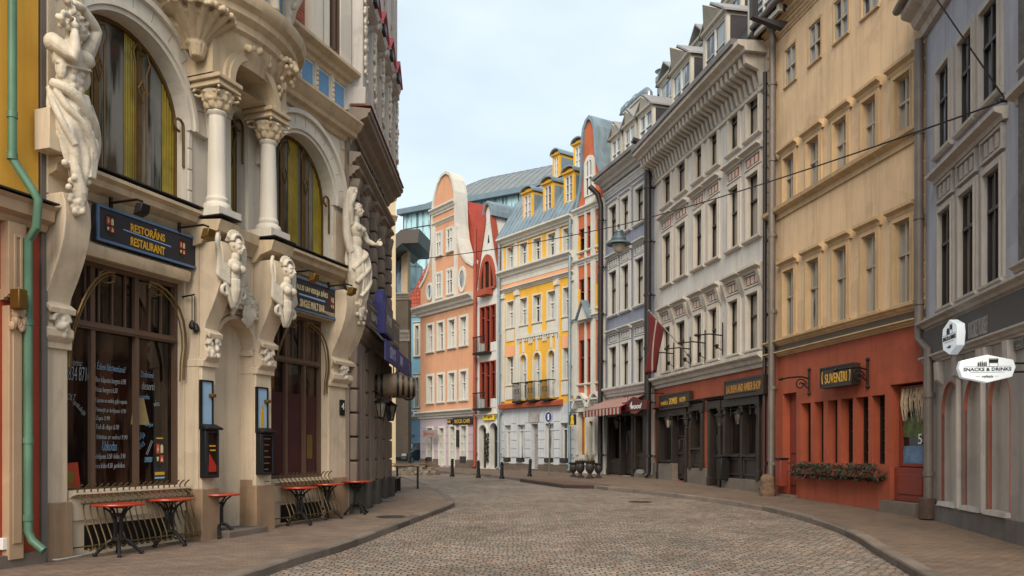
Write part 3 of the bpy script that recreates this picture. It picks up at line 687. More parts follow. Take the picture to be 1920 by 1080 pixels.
# shop signs on the lilac house
def hexsign(name, label, T, W, Hh, thick, small):
    """six sided white light box with black glasses and lettering, both faces in the x,z plane"""
    P = [(-W/2,.02),(-W*.44,-Hh*.3),(0,-Hh/2),(W*.44,-Hh*.3),(W/2,.02),(W*.46,Hh*.3),(0,Hh/2),(-W*.46,Hh*.3)]
    MB().prism(P,-thick/2,thick/2).build('light_box', mat('white sign acrylic','#d5d8d9',.35,var=.04,bump=0), T, bev=.01)
    y = -thick/2
    b = MB(); b.text('SNACKS & DRINKS', 0, y, -Hh*.02, Hh*.12, W*.84, bold=.02); b.text('veikals', 0, y, -Hh*.27, Hh*.085, W*.2, bold=.01)
    b.box(-W*.42,W*.42,y-.006,y,Hh*.075,Hh*.082); b.box(-W*.3,W*.3,y-.006,y,-Hh*.13,-Hh*.122); b.box(-W*.2,-W*.13,y-.006,y,-Hh*.27,-Hh*.264); b.box(W*.13,W*.2,y-.006,y,-Hh*.27,-Hh*.264)
    b.build('lettering', M_black, T, smooth=0)
    b = MB(); b.frame(.03*W,.19*W,-.1*Hh+.17*Hh,Hh*.36,.006*W,y-.006,y); b.prism([(.04*W,.2*Hh),(.18*W,.2*Hh),(.195*W,.33*Hh),(.03*W,.33*Hh)],y-.007,y)
    for k in range(5): b.prism([(-.17*W+k*.034*W,.09*Hh),(-.146*W+k*.034*W,.09*Hh),(-.146*W+k*.034*W,(.2+.02*(k%2))*Hh),(-.158*W+k*.034*W,(.25+.02*(k%3))*Hh),(-.17*W+k*.034*W,.2*Hh)],y-.007,y)
    b.build('emblem', M_black, T, smooth=0)
# large sign stands at right angles to the facade
pw = G(1848,700); tt = 9.9
x0 = (1848-960)/F0
# lies on a line square to the facade through the wall point seen at u=1912
xw = f.x(1915); base = f.w(xw,0); end = None
Y = base.y
T = thing('shop_sign', 'large white hexagonal SNACKS & DRINKS sign hung out over the arched niches', 'sign', f.w(f.x(1848,.62),.62,f.z(1848,692,.62)), 0)
T.rotation_euler[2] = math.atan2(-f.n.y,-f.n.x)
Wd = 1.0
hexsign('shop_sign','',T,.8,.43,.12,False)
b = MB(); b.tube([(.37,0,.08),(.65,0,.08)],.016,8); b.tube([(.37,0,-.05),(.65,0,-.05)],.016,8); b.box(.64,.66,-.04,.04,-.12,.18); b.build('bracket', M_iron, T)
_b = MATS['white sign acrylic'].node_tree.nodes['Principled BSDF']; _b.inputs['Emission Color'].default_value = (.75,.9,1,1); _b.inputs['Emission Strength'].default_value = .12     # back-lit light boxes
T2 = thing('shop_sign', 'small white hexagonal SNACKS & DRINKS sign fixed under the dark fascia', 'sign', f.w(f.x(1788,.28),.28,f.z(1788,632,.28)), f.rz)
hexsign('shop_sign','',T2,.76,.64,.14,True)
MB().box(-.05,.05,0.09,.28,-.05,.05).build('bracket', M_iron, T2)
# street name plate
T = thing('street_plate', 'small grey street name plate on the far right pier', 'sign', f.w(f.x(1911,.03),.03,f.z(1911,646,.03)), f.rz)
MB().box(-.17,.17,-.012,.01,-.075,.075).build('plate', mat('grey enamel plate','#55524e',.5), T, bev=.004)
q = MB(); q.frame(-.165,.165,-.07,.07,.008,-.016,-.012); q.text('iela', 0.02, -.012, -.01, .05, .16); q.build('lettering', mat('pale plate edging','#8d8982',.6,bump=0), T, smooth=0)
# rough neighbour just entering the frame
f2 = Fac(f.w(f.x(1909,.1),.1).xy, f.w(f.x(1909,.1)+3.5,.1).xy)
Hn = f2.thing('rough_house', 'grey house of rough weathered render at the right edge', 'house')
MB().box(0,3.2,0,5,f2.z(1910,512),f2.z(1910,-60)).build('wall', mat('rough grey render','#5f5b56',.95,var=.5,scale=3,bump=1.2,bscale=14), Hn)
MB().mould(CORN(f2.z(1910,520),.18,.14),0,3.2).build('cornice', M_lilac_t, Hn)
# ---------------------------------------------------------------- white grey house with the long bracket cornice
M_wgrey = mat('off white render', '#c3bdb6', .9, var=.13, scale=.8, stain=.28)
M_wtrim = mat('off white trim', '#bdb4a8', .85, var=.12, stain=.3)
M_slate = mat('dark slate cladding', '#2f2b30', .7, var=.25, scale=3)
f = Fac(P2, P1); H = f.thing('white_grey_house', 'long off-white house with bracket cornice, dormers and red shop floor', 'house')
u = lambda a: f.x(a)
colx = [(1244,1259),(1270,1287),(1303,1318),(1331,1347),(1368,1386),(1402,1424)]
# measured edges shift a little from row to row; one common grid keeps them plumb
rr = [(f.z(1424,652),f.z(1424,545)), (f.z(1424,440),f.z(1424,318)), (f.z(1424,246),f.z(1424,146))]
zl = f.z(1436,681)-.05; zt_ = f.z(1230,296)+.0
ztw = (f.z(1404,49,.87)+f.z(1203,264,.87))/2-.37; zbr = ztw-1.0
holes = [(u(a),u(b),*r) for a, b in colx for r in rr]
MB().wall(0, f.W, zl, ztw, holes, depth=.3, D=6).build('wall', M_wgrey, H, smooth=0)
M_terra = mat('terracotta relief', '#a35f47', .85, var=.3, scale=9)
for a, b in colx:
    window(H, u(a),u(b),*rr[0],.15, M_wood_dk, M_glass_c, 1,(.6,),fw=.05,surround=(.16,.06),ms=M_wtrim,sill=(.08,.1,.16),panel=(.2,.4,.06,.14),hood=(.62,.2,.26,.24))
    window(H, u(a),u(b),*rr[1],.15, M_wood_dk, M_glass_c, 1,(.6,),fw=.05,surround=(.15,.05),ms=M_wtrim,sill=(.1,.13,.2),panel=(.2,.4,.05,.14),hood=(.62,.18,.24,.24))
    window(H, u(a),u(b),*rr[2],.15, M_wood_dk, M_glass_c, 1,(.6,),fw=.05,surround=(.14,.05),ms=M_wtrim,sill=(.09,.12,.18),hood=(.16,.14,.14,.18))
    for r in rr[:2]:
        q = MB(); c0 = u(a); W = u(b)-c0
        for k in range(2): q.box(c0+W*(k*.62),c0+W*(k*.62+.4),-.035,.01,r[1]+.28,r[1]+.52)
        q.build('relief_panel', M_terra, H)
    for s in (u(a)-.28, u(b)+.12):
        q = MB(); q.mould([(0,rr[0][1]+.0),(.1,rr[0][1]+.2),(.22,rr[0][1]+.6),(0,rr[0][1]+.62)], s, s+.16); q.build('console', M_wtrim, H)
    q = MB(); q.box(u(a)-.16,u(b)+.16,-.07,.01,zl+.25,rr[0][0]-.1); q.build('apron', M_wtrim, H, bev=.02)
c = MB(); c.mould(CORN(zl-.05,.42,.34), 0, f.W); c.build('cornice', M_wtrim, H)
# bracketed eave
hb = ztw-zbr
q = MB(); n = 30
for i in range(n):
    x = .15+(f.W-.4)*i/(n-1); q.prism([(0,zbr),(-.1,zbr+.04),(-.2,zbr+hb*.45),(-.62,zbr+hb*.62),(-.66,zbr+hb*.9),(0,zbr+hb*.9)], x-.075, x+.075, 'x')
q.build('cornice_brackets', M_wtrim, H, bev=.012)
q = MB(); q.mould([(-.02,zbr-.12),(.08,zbr-.1),(.1,zbr),(-.02,zbr)],0,f.W); q.mould([(-.02,ztw-hb*.1),(.72,ztw-hb*.1),(.76,ztw),(.95,ztw+.06),(.95,ztw+.2),(-.02,ztw+.25)],0,f.W); q.build('cornice', M_wtrim, H)
q = MB()
for i in range(int(f.W/.45)): q.box(i*.45+.006,i*.45+.444,-1.02,-.72,ztw+.2,ztw+.37)
q.build('gutter', mat('weathered lead gutter','#77716e',.6,.2,var=.3,islands=.15), H)
zr = ztw+.3
r = MB(); roof_slope(r, 0, f.W, zr, zr+4.6, -.6, 2.3); roof_slope(r, 0, f.W, zr+4.6, zr+5.6, 2.3, 5); r.build('roof', M_slate, H, smooth=0)
M_dw = mat('dormer white paint', '#b9b3a6', .7, var=.12, stain=.2)
M_lead = mat('lead roof sheet', '#8d8b89', .55, .2, var=.2)
for ua, ub, va, vb in ((1258,1295,118,206),(1318,1362,22,120),(1402,1460,-70,60)):
    off = .45; xa = f.x(ua,off); xb = f.x(ub,off)
    dormer(H, (xa+xb)/2, xb-xa, zr+.02, 1.75, -off, 2.4, M_dw, M_lead, M_frame_w, M_glass_f, .62, M_slate, 2, (.36,), 1)
for ua, ub, va in ((1236,1262,150),(1296,1322,90),(1356,1390,15)):
    off = -1.2; xa = f.x(ua,off); xb = f.x(ub,off)
    dormer(H, (xa+xb)/2, xb-xa, f.z((ua+ub)/2,va+65,off)-.3, 1.9, -off, 2.4, M_dw, M_lead, M_frame_w, M_glass_f, .6, M_slate, 1, (.5,), 0)
# red shop front with dark timber
zsf = zl-.05
w1, d1, w2, d2, w3, w4 = (1236,1257),(1265,1290),(1297,1319),(1332,1354),(1361,1388),(1400,1426)
zbm = lambda a, v: f.z(a, v)
gh = [(u(1235),u(1291),zg(31)+.0,f.z(1262,770)), (u(1296),u(1320),f.z(1308,880),f.z(1308,757)), (u(1331),u(1355),zg(27),f.z(1343,752)), (u(1360),u(1428),f.z(1394,898),f.z(1394,745))]
MB().wall(0, f.W, -.2, zsf, gh, depth=.35, D=6).build('wall', M_rust, H, smooth=0)
MB().box(0,u(1264),-.08,.3,-.1,f.z(1245,868)).box(u(1292),u(1331),-.08,.02,-.1,f.z(1310,878)).box(u(1356),f.W-.05,-.08,.02,-.1,f.z(1395,898)).build('plinth', M_stonegrey, H, bev=.02)
def timber_front(a, b, zb_, zt2, panes, name='shopfront', doors=False):
    """carved dark shop front: pilasters, frieze and, between them, glazed or panelled leaves"""
    m = MB(); xa, xb = u(a), u(b)
    for x in (xa, xb-.16): m.box(x,x+.16,-.1,.3,zb_,zt2-.3); m.box(x-.03,x+.19,-.13,.3,zt2-.34,zt2-.26); m.box(x-.02,x+.18,-.12,.3,zb_,zb_+.3)
    m.box(xa-.05,xb+.05,-.12,.3,zt2-.26,zt2); m.mould(CORN(zt2,.14,.24), xa-.08, xb+.08)
    n = panes; W = (xb-xa-.32)/n
    for i in range(1,n): m.box(xa+.16+W*i-.07,xa+.16+W*i+.07,-.06,.3,zb_,zt2-.26)
    return m, [(xa+.16+W*i+(.07 if i else 0), xa+.16+W*(i+1)-(.07 if i < n-1 else 0)) for i in range(n)]
for (a, b, zb_, zt2, n, dr) in ((1235,1291,zg(31),f.z(1262,768),2,(1,)), (1296,1321,f.z(1308,880),f.z(1308,757),1,()), (1331,1355,zg(27),f.z(1343,752),1,(0,)), (1360,1428,f.z(1394,898),f.z(1394,745),2,())):
    m, leaves = timber_front(a, b, zb_, zt2, n); S = m.build('shopfront', M_wood_dk, H, bev=.01)
    for i, (xa, xb) in enumerate(leaves):
        if i in dr:
            d = MB(); zt3 = zt2-.32; d.box(xa,xb,.2,.26,zb_+.05,zt3-.75)
            for k in range(2):
                x0_ = xa+(xb-xa)*k/2; x1_ = xa+(xb-xa)*(k+1)/2
                d.frame(x0_+.02,x1_-.02,zb_+.1,zt3-.8,.07,.15,.21); d.box(x0_+.06,x1_-.06,.13,.2,zb_+1.0,zb_+1.1); d.box(x0_+.12,x1_-.12,.15,.2,zb_+.25,zb_+.9)
                d.tube([((x0_+x1_)/2,.12,zb_+1.2),((x0_+x1_)/2,.12,zt3-.85)],.035,8)
            d.frame(xa,xb,zt3-.75,zt3,.06,.15,.25); D_ = d.build('door', M_wood_dk, S, bev=.008)
            MB().quad((xa+.05,.22,zt3-.72),(xb-.05,.22,zt3-.72),(xb-.05,.22,zt3-.04),(xa+.05,.22,zt3-.04)).build('fanlight', M_glass_s, S, smooth=0, fix=False)
        else:
            zz = zb_+.75 if zb_ < 1.2 else zb_+.1
            if zz > zb_+.5: p = MB(); p.box(xa,xb,.0,.25,zb_,zz); p.frame(xa+.05,xb-.05,zb_+.1,zz-.08,.07,-.05,.02); p.build('stall_riser', M_wood_dk, S, bev=.01)
            fm = MB(); fm.frame(xa,xb,zz,zt2-.3,.05,.1,.2); fm.box(xa-.02,xb+.02,-.12,.2,zz-.05,zz+.02); fm.build('frame', M_wood_dk, S)
            MB().quad((xa,.17,zz),(xb,.17,zz),(xb,.17,zt2-.3),(xa,.17,zt2-.3)).build('pane', M_glass_s, S, smooth=0, fix=False)
M_sticker = mat('yellow window sticker','#c7a91c',.6,var=.05,bump=0)
for a, b, v0, v1 in ((1311,1316,812,852),(1417.5,1422.5,803,851)):
    MB().box(u(a),u(b),.1,.16,f.z(a,v1),f.z(a,v0)).build('window_sticker', M_sticker, H, smooth=0)
downpipe(H, .1, .3, zg(32.5), f.z(1218,300), M_pipe_dk, .13, top=[(.0,-.55,f.z(1218,300)+.45),(-.0,-.95,f.z(1218,300)+.55)])
b = MB(); zq = f.z(1410,45); x_ = f.x(1414,.9); b.box(x_-.09,x_+.09,-1.0,-.82,zq-.9,zq+.75); b.add([(x_-.09,-1.0,zq-.9),(x_+.09,-1.0,zq-.9),(x_+.09,-.82,zq-.9),(x_-.09,-.82,zq-.9),(x_+.45,-.35,zq-1.45),(x_+.63,-.35,zq-1.45),(x_+.63,-.2,zq-1.25),(x_+.45,-.2,zq-1.25)],[(0,3,2,1),(4,5,6,7),(0,1,5,4),(1,2,6,5),(2,3,7,6),(3,0,4,7)]); b.build('downpipe', M_pipe_dk, H)
downpipe(H, f.W+.02, .1, zg(24), f.z(1436,140), M_pipe_dk, .06)
# signs
T, W, Hh, y = signboard('shop_sign', 'dark carved board reading VIESNĪCA DOMUS HOTEL over the shop door', f, 1236, 1291, 737, 766, .22, .16, M_wood_dk, frame=M_signbrown, fw=.06)
q = MB(); q.text('VIESNĪCA', -W*.31, y, -.02, Hh*.3, W*.27, bold=.01); q.text('DOMUS', 0, y, 0, Hh*.42, W*.26, bold=.02); q.text('HOTEL', W*.32, y, 0, Hh*.3, W*.2, bold=.01); q.build('lettering', M_gold, T, smooth=0)
T, W, Hh, y = signboard('shop_sign', 'long dark board reading LA LINEN AND AMBER SHOP above the double shop window', f, 1358, 1431, 708, 744, .22, .16, M_wood_dk, frame=M_signbrown, fw=.07)
MB().text('LA LINEN AND AMBER SHOP', 0, y, 0, Hh*.42, W*.88, bold=.012).build('lettering', mat('ochre lettering','#a8772c',.6,bump=0), T, smooth=0)
# iron sign arms between the windows
for i, (ua, vt, vb, ln) in enumerate(((1265,652,690,.85),(1296,642,684,.85),(1324,630,675,.85),(1357,616,660,.85))):
    T = thing('sign_arm', ['thin black sign arm nearest the flag on the off-white house','thin black sign arm second from the flag on the off-white house','thin black sign arm third from the flag on the off-white house','thin black sign arm farthest from the flag on the off-white house'][i], 'bracket', f.w(f.x(ua),0,f.z(ua,vb)), f.rz, 'iron sign arms on the off-white house')
    h = f.z(ua,vt)-f.z(ua,vb); MB().tube([(0,-.04,-.1),(0,-.04,h+.2)],.022,6).build('backplate', M_iron, T)
    b = MB(); b.tube([(0,-.04,h*.7),(0,-.5,h*.75),(0,-.95,h*.68)],.024,6); b.ell((0,-.97,h*.68),(.05,.08,.05)); b.build('arm', M_iron, T)
    b = MB(); b.tube([(0,-.04,h*.05),(0,-.22,h*.2)],.015,6); b.lathe([(.03,-.06),(.08,.06),(.03,.1)],0,-.25,h*.2,8); b.build('lamp_head', M_iron, T)
# wall lanterns
M_lantern = glassmat('lantern glass', '#38342f', '#736d64', .4)
def lantern(F, uu, vv, label, out=.42, sc=1.0):
    T = thing('wall_lantern', label, 'lamp', F.w(F.x(uu,out),out,F.z(uu,vv,out)), F.rz, 'black lanterns along the shop fronts')
    b = MB(); b.tube([(0,out,.2*sc),(0,out*.4,.34*sc),(0,0,.26*sc)],.016,6); b.box(-.04,.04,out-.03,out,.05,.35); b.build('arm', M_iron, T)
    b = MB(); b.lathe([(.02,.2),(.05,.17),(.17,.1),(.17,.08),(.14,.08)],0,0,0,6); b.lathe([(.06,-.26),(.08,-.24),(.07,-.22)],0,0,0,6)
    for k in range(6): a = PI/3*k; b.tube([(.13*math.cos(a),.13*math.sin(a),.08),(.065*math.cos(a),.065*math.sin(a),-.23)],.01,4)
    b.v = [(p[0]*sc,p[1]*sc,p[2]*sc) for p in b.v]; b.build('lantern_frame', M_iron, T)
    b = MB(); b.lathe([(.06,-.22),(.12,.08)],0,0,0,6); b.v = [(p[0]*sc,p[1]*sc,p[2]*sc) for p in b.v]; b.build('lantern_glass', M_lantern, T)
for uu, vv, lb in ((1253,790,'black wall lantern beside the window under the DOMUS board'),(1287,790,'black wall lantern right of the hotel door'),(1349,784,'black wall lantern right of the second timber door'),(1384,780,'black wall lantern between the windows of the double shop window')):
    lantern(f, uu, vv, lb)
# waste bin, stone post and pot at the corner
T = thing('waste_bin', 'narrow black waste bin fixed right of the second timber door', 'bin', f.w(f.x(1355,.2),.2,f.z(1355,900,.2)), f.rz)
MB().box(-.18,.18,-.15,.18,0,.72).build('bin_body', M_iron, T, bev=.03); MB().box(-.2,.2,-.17,.19,.73,.82).build('lid', M_iron, T, bev=.02)
p = G(1439,930); T = thing('stone_post', 'short rounded stone guard post at the corner by the grey downpipe', 'post', p)
b = MB(); b.lathe([(.2,-.1),(.22,.1),(.2,.35),(.21,.5),(.14,.6),(0,.64)],0,0,0,12); remesh(b.build('post', mat('worn sandstone','#6b5442',.9,var=.4,scale=6,bump=.6,bscale=20), T), .03, 3, .05, .15)
p = G(1461,932); T = thing('meter_box', 'small dark red cabinet on the wall beside the grey downpipe', 'cabinet', (p.x+.1,p.y+.1,p.z+.3), f.rz)
MB().box(-.14,.14,-.12,.12,0,.75).build('body', M_rust_d, T, bev=.02); MB().box(-.16,.16,-.14,.14,.75,.8).build('lid', M_iron, T)
# ---------------------------------------------------------------- flag
xp, zp_ = f.x(1297,.02), f.z(1297,673,.02)
T = thing('flag', 'maroon and white flag hanging from a slanting pole between the houses', 'flag', f.w(xp,0.02,zp_), f.rz)
tip = Vector((f.x(1218,1.3)-xp, -1.3, f.z(1218,583,1.3)-zp_))
b = MB(); b.tube([(0,0,0),tip],.022,8); b.ell(tip,.05); b.build('pole', mat('grey flag pole','#6d665e',.5), T); b = MB(); b.tube([(0,.02,-.1),(0,.02,.1)],.05,8); b.tube([(0,0,0),tip*.1],.04,8); b.build('socket', M_iron, T)
# cloth: hoist along the pole, hanging in folds; the middle band is white
def flagpt(s, t):
    """s along the pole from the tip, t down the cloth"""
    p = tip*(1-.36*s)
    drop = 2.35*t*(1-.35*s)
    pull = Vector((tip.x*.0-.32*t*(1-s)*.6,0,0))
    fold = math.sin(s*9+t*2.2)*.11*t+math.sin(s*17+1)*.04*t
    return Vector((p.x*(1-.06*t)-.42*t-tip.x*.12*t*s*1.6*-1+pull.x+ .25*t*(s-.5)*-1, p.y+fold, p.z-drop))
for nm, s0, s1, m_ in (('flag_band',0,.455,mat('maroon cloth','#5c191c',.85,var=.15,bump=.05)),('white_band',.455,.545,mat('white cloth','#94877f',.85,var=.1,bump=.05)),('flag_band',.545,1,MATS['maroon cloth'])):
    b = MB(); N, K = 14, 16
    for i in range(N+1):
        for k in range(K+1): b.v.append(tuple(flagpt(s0+(s1-s0)*i/N, k/K)))
    for i in range(N):
        for k in range(K): b.f.append((i*(K+1)+k,(i+1)*(K+1)+k,(i+1)*(K+1)+k+1,i*(K+1)+k+1))
    o = b.build(nm, m_, T, smooth=80, fix=False); q = o.modifiers.new('thickness','SOLIDIFY'); q.thickness = .008
# ---------------------------------------------------------------- blue grey house
M_bgrey = mat('blue grey render', '#7f8290', .9, var=.14, scale=.8, stain=.25)
M_btrim = mat('white stone trim', '#b9b7b2', .85, var=.12, stain=.22)
f = Fac(P3, P2); H = f.thing('blue_grey_house', 'blue-grey house with white window surrounds above a dark shop front', 'house')
u = lambda a: f.x(a)
zl = f.z(1180,735)-.05; ztw = f.z(1165,292,.6)-.45; hw_ = f.W
colx = [(1144,1158),(1167,1181),(1193,1209)]
rr = [(f.z(1209,720),f.z(1209,634)), (f.z(1209,568),f.z(1209,480)), (f.z(1209,412),f.z(1209,346))]
MB().wall(0, f.W, zl, ztw, [(u(a),u(b),*r) for a, b in colx for r in rr], depth=.3, D=6).build('wall', M_bgrey, H, smooth=0)
for a, b in colx:
    for k, r in enumerate(rr): window(H,u(a),u(b),*r,.16,M_wood_dk,M_glass_c,1,(.6,),fw=.05,surround=(.14,.07),ms=M_btrim,sill=(.1,.13,.18),panel=(.18,.42,.06,.13) if k < 2 else None,hood=(.62,.16,.24,.2) if k < 2 else (.15,.14,.14,.16))
c = MB(); c.mould(CORN(zl-.05,.4,.3), 0, f.W); c.mould(CORN(ztw-.55,.3,.14),0,f.W); c.mould(CORN(ztw-.1,.4,.6),0,f.W); c.build('cornice', M_btrim, H)
q = MB()
for i in range(int(f.W/.45)): q.box(i*.45+.006,i*.45+.444,-.72,-.5,ztw+.3,ztw+.45)
q.build('gutter', MATS['weathered lead gutter'], H)
zr = ztw+.36
r = MB(); roof_slope(r, 0, f.W, zr, zr+2.9, -.4, 2.0); roof_slope(r,0,f.W,zr+2.9,zr+3.5,2,5); r.build('roof', M_slate, H, smooth=0)
for ua, ub in ((1145,1165),(1169,1192),(1196,1224)):
    xa, xb = f.x(ua,.25), f.x(ub,.25); dormer(H,(xa+xb)/2,xb-xa,zr,1.45,-.25,2.2,M_dw,M_lead,M_frame_w,M_glass_f,.55,M_slate,2,(.5,),0)
gh = [(u(1141),u(1190),zg(36),f.z(1165,772)), (u(1193),u(1211),f.z(1200,880),f.z(1200,770))]
MB().wall(0, f.W, -.2, zl, gh, depth=.35, D=6).build('wall', mat('pale grey render','#a19a92',.9,var=.14,stain=.25), H, smooth=0)
MB().box(u(1191),f.W,-.07,.02,-.1,f.z(1205,888)).build('plinth', M_stonegrey, H, bev=.02)
for (a, b, zb_, zt2, n, dr) in ((1141,1190,zg(36),f.z(1165,770),2,(1,)),(1192,1212,f.z(1200,880),f.z(1200,768),1,())):
    m, leaves = timber_front(a,b,zb_,zt2,n); S = m.build('shopfront', M_wood_dk, H, bev=.01)
    for i, (xa, xb) in enumerate(leaves):
        if i in dr:
            d = MB(); d.box(xa,xb,.2,.26,zb_+.05,zt2-.9)
            for k in range(2):
                x0_ = xa+(xb-xa)*k/2; x1_ = xa+(xb-xa)*(k+1)/2; d.frame(x0_+.02,x1_-.02,zb_+.1,zt2-1,.08,.15,.21); d.tube([((x0_+x1_)/2,.13,zb_+1),((x0_+x1_)/2,.13,zt2-1.1)],.04,8)
            d.build('door', M_wood_dk, S)
        zz = zb_+.7 if i not in dr and zb_ < 1 else zb_+.05
        if zz > zb_+.5: p = MB(); p.box(xa,xb,.0,.25,zb_,zz); p.frame(xa+.05,xb-.05,zb_+.1,zz-.08,.07,-.05,.02); p.build('stall_riser', M_wood_dk, S)
        if i not in dr:
            fm = MB(); fm.frame(xa,xb,zz,zt2-.3,.05,.1,.2); fm.build('frame', M_wood_dk, S)
        MB().quad((xa,.27,zz),(xb,.27,zz),(xb,.27,zt2-.3),(xa,.27,zt2-.3)).build('pane', M_glass_s, S, smooth=0, fix=False)
downpipe(H, f.W-.02, .3, zg(33), f.z(1214,300), M_pipe_dk, .14, shoe=False)
downpipe(H, .1, .28, zg(37.5), f.z(1138,385), M_pipe_dk, .12, top=[(.05,-.4,f.z(1138,385)+.5),(-.1,-.75,f.z(1138,385)+.9)])
lantern(f, 1157, 793, 'black wall lantern under the striped awning')
# floodlight box on the sill
# ventilation duct on the roof
T = thing('ventilation_duct', 'silver ventilation duct with cowl on a chimney above the roofs', 'duct', f.w(f.x(1205,-1.5),-1.5,zr+2.6), f.rz)
zz = lambda v: f.z(1205,v,-1.5)-(zr+2.6); xx = lambda a: f.x(a,-1.5)-f.x(1205,-1.5)
M_duct = mat('galvanised duct','#8d979c',.35,.7,var=.2,scale=4,bump=.05)
MB().box(xx(1182),xx(1212),-.3,.5,-1.5,zz(193)).box(xx(1180),xx(1214),-.35,.55,zz(193),zz(190)).build('chimney', M_dw, T)
b = MB(); zd = zz(176); b.tube([(xx(1163),0,zd),(xx(1172),0,zd),(xx(1190),0,zd+.02),(xx(1205),0,zd),(xx(1213),0,zd-.05),(xx(1217),0,zd-.25),(xx(1217),0,zz(200))],[.06,.2,.2,.17,.17,.17,.17],12); b.tube([(xx(1172),0,zd-.05),(xx(1181),0,zd)],[.26,.26],12); b.tube([(xx(1194),0,zd),(xx(1196),0,zd)],[.24,.24],12); b.build('duct', M_duct, T)
b = MB(); b.tube([(xx(1195),0,zd-.1),(xx(1195),0,zz(191))],.03,6); b.tube([(xx(1201),0,zd-.1),(xx(1201),0,zz(191))],.03,6); b.build('support', M_duct, T)
b = MB(); xq = xx(1230); b.lathe([(.22,zz(200)),(.22,zz(178)),(.3,zz(176)),(.3,zz(168)),(.2,zz(166)),(.2,zz(158)),(.32,zz(156)),(.05,zz(152))],xq,.3,0,14); b.build('cowl', M_duct, T)
# striped awning and the shop sign over the door
M_awr = mat('awning red stripe','#7d2320',.85,var=.12,bump=.05); M_aww = mat('awning cream','#a99b8e',.85,var=.12,bump=.05)
xa, xb = u(1137), f.x(1199,.3); za = f.z(1165,745); T = thing('awning', 'striped red and cream awning over the dark shop front', 'awning', f.w((xa+xb)/2,0,za), f.rz)
W = xb-xa; n = 22; ro = MB(); wh = MB()
for i in range(n):
    m_ = ro if i % 2 else wh; a, b_ = -W/2+W*i/n, -W/2+W*(i+1)/n
    m_.add([(a,0,0),(b_,0,0),(b_,-1.15,-.55),(a,-1.15,-.55),(a,0,-.015),(b_,0,-.015),(b_,-1.15,-.57),(a,-1.15,-.57)],[(0,1,2,3),(7,6,5,4),(0,3,7,4),(1,5,6,2)])
    m_.prism([(a,-.57),(b_,-.57),(b_,-.83),((a+b_)/2,-.88),(a,-.83)],-1.165,-1.15)
ro.build('stripe_cloth', M_awr, T, smooth=0); wh.build('canopy_cloth', M_aww, T, smooth=0)
b = MB()
for x in (-W/2+.05,W/2-.05): b.tube([(x,0,-.6),(x,-1.12,-.58)],.015,6)
b.tube([(-W/2,-1.13,-.57),(W/2,-1.13,-.57)],.02,6); b.build('awning_frame', M_iron, T)
T, W, Hh, y = signboard('shop_sign', 'maroon shaped board with white script hung out beside the striped awning', f, 1166, 1212, 752, 770, .9, .12, mat('maroon sign board','#4a1518',.5,var=.1))
q = MB(); q.prism([(-W*.28,Hh*.5),(W*.2,Hh*.5),(W*.05,Hh*.85),(-.02*W,Hh*.95),(-W*.12,Hh*.85)],-.12,0); q.prism([(-W*.2,-Hh*.5),(W*.3,-Hh*.5),(W*.1,-Hh*.85),(0,-Hh*.85)],-.12,0); q.build('board_crest', MATS['maroon sign board'], T)
q = MB(); q.text('wood', W*.1, y, -.02, Hh*.55, W*.45, bold=.02, shear=.35); q.text('A', -W*.12, y, Hh*.2, Hh*.5, W*.1, bold=.02, shear=.35); q.build('lettering', M_white, T, smooth=0)
MB().text('RESTAURANT', .03*W, -.12, -Hh*.66, Hh*.16, W*.3).build('lettering', mat('dull red lettering','#8d4a40',.6,bump=0), T, smooth=0)
b = MB(); b.tube([(-W*.5,-.06,Hh*1.15),(W*.55,-.06,Hh*1.15)],.02,6); b.tube([(-W*.3,-.06,Hh*.4),(-W*.3,-.06,Hh*1.15)],.012,6); b.tube([(W*.4,-.06,Hh*.4),(W*.4,-.06,Hh*1.15)],.012,6); b.tube([(W*.5,-.06,Hh*1.15),(W*.5,.8,Hh*1.15)],.02,6); b.build('bracket', M_iron, T)
# ================================================================== FAR HOUSES ACROSS THE BEND
def xz(F, pts, off=0): return [(F.x(a,off), F.z(a,b,off)) for a, b in pts]
M_fw = mat('far white trim', '#c2bfb6', .8, var=.09, stain=.15)
def gable_coping(m, P, y0, y1, t=.16):
    """coping that follows a gable outline P (x,z), standing proud of the face"""
    n = len(P)
    for i in range(n-1):
        a, b = Vector(P[i]), Vector(P[i+1]); d = (b-a).normalized(); 
        def nn(k):
            d0 = (Vector(P[min(k+1,n-1)])-Vector(P[max(k-1,0)])).normalized(); return Vector((d0.y,-d0.x))*t
        a2, b2 = a+nn(i), b+nn(i+1); a3, b3 = a-nn(i)*.25, b-nn(i+1)*.25
        m.prism([tuple(a3),tuple(b3),tuple(b2),tuple(a2)], y0, y1)
    return m
# ---------------------------------------------------------------- orange and white house with the tall curved gable
M_orange = mat('orange render', '#b5603c', .88, var=.12, scale=.9, stain=.18)
M_yel = mat('yellow render', '#d8a538', .88, var=.1, scale=.9, stain=.15)
f = Fac(P4, P3); H = f.thing('orange_gabled_house', 'narrow orange and white house with a tall curved gable', 'house'); u = lambda a: f.x(a)
ztop = f.z(1081,401); zg0 = f.z(1105,757)
cols = [(1086,1096),(1101,1110),(1120,1131)]
rr = [(f.z(1096,719),f.z(1096,637)),(f.z(1096,582),f.z(1096,522)),(f.z(1096,470),f.z(1096,427))]
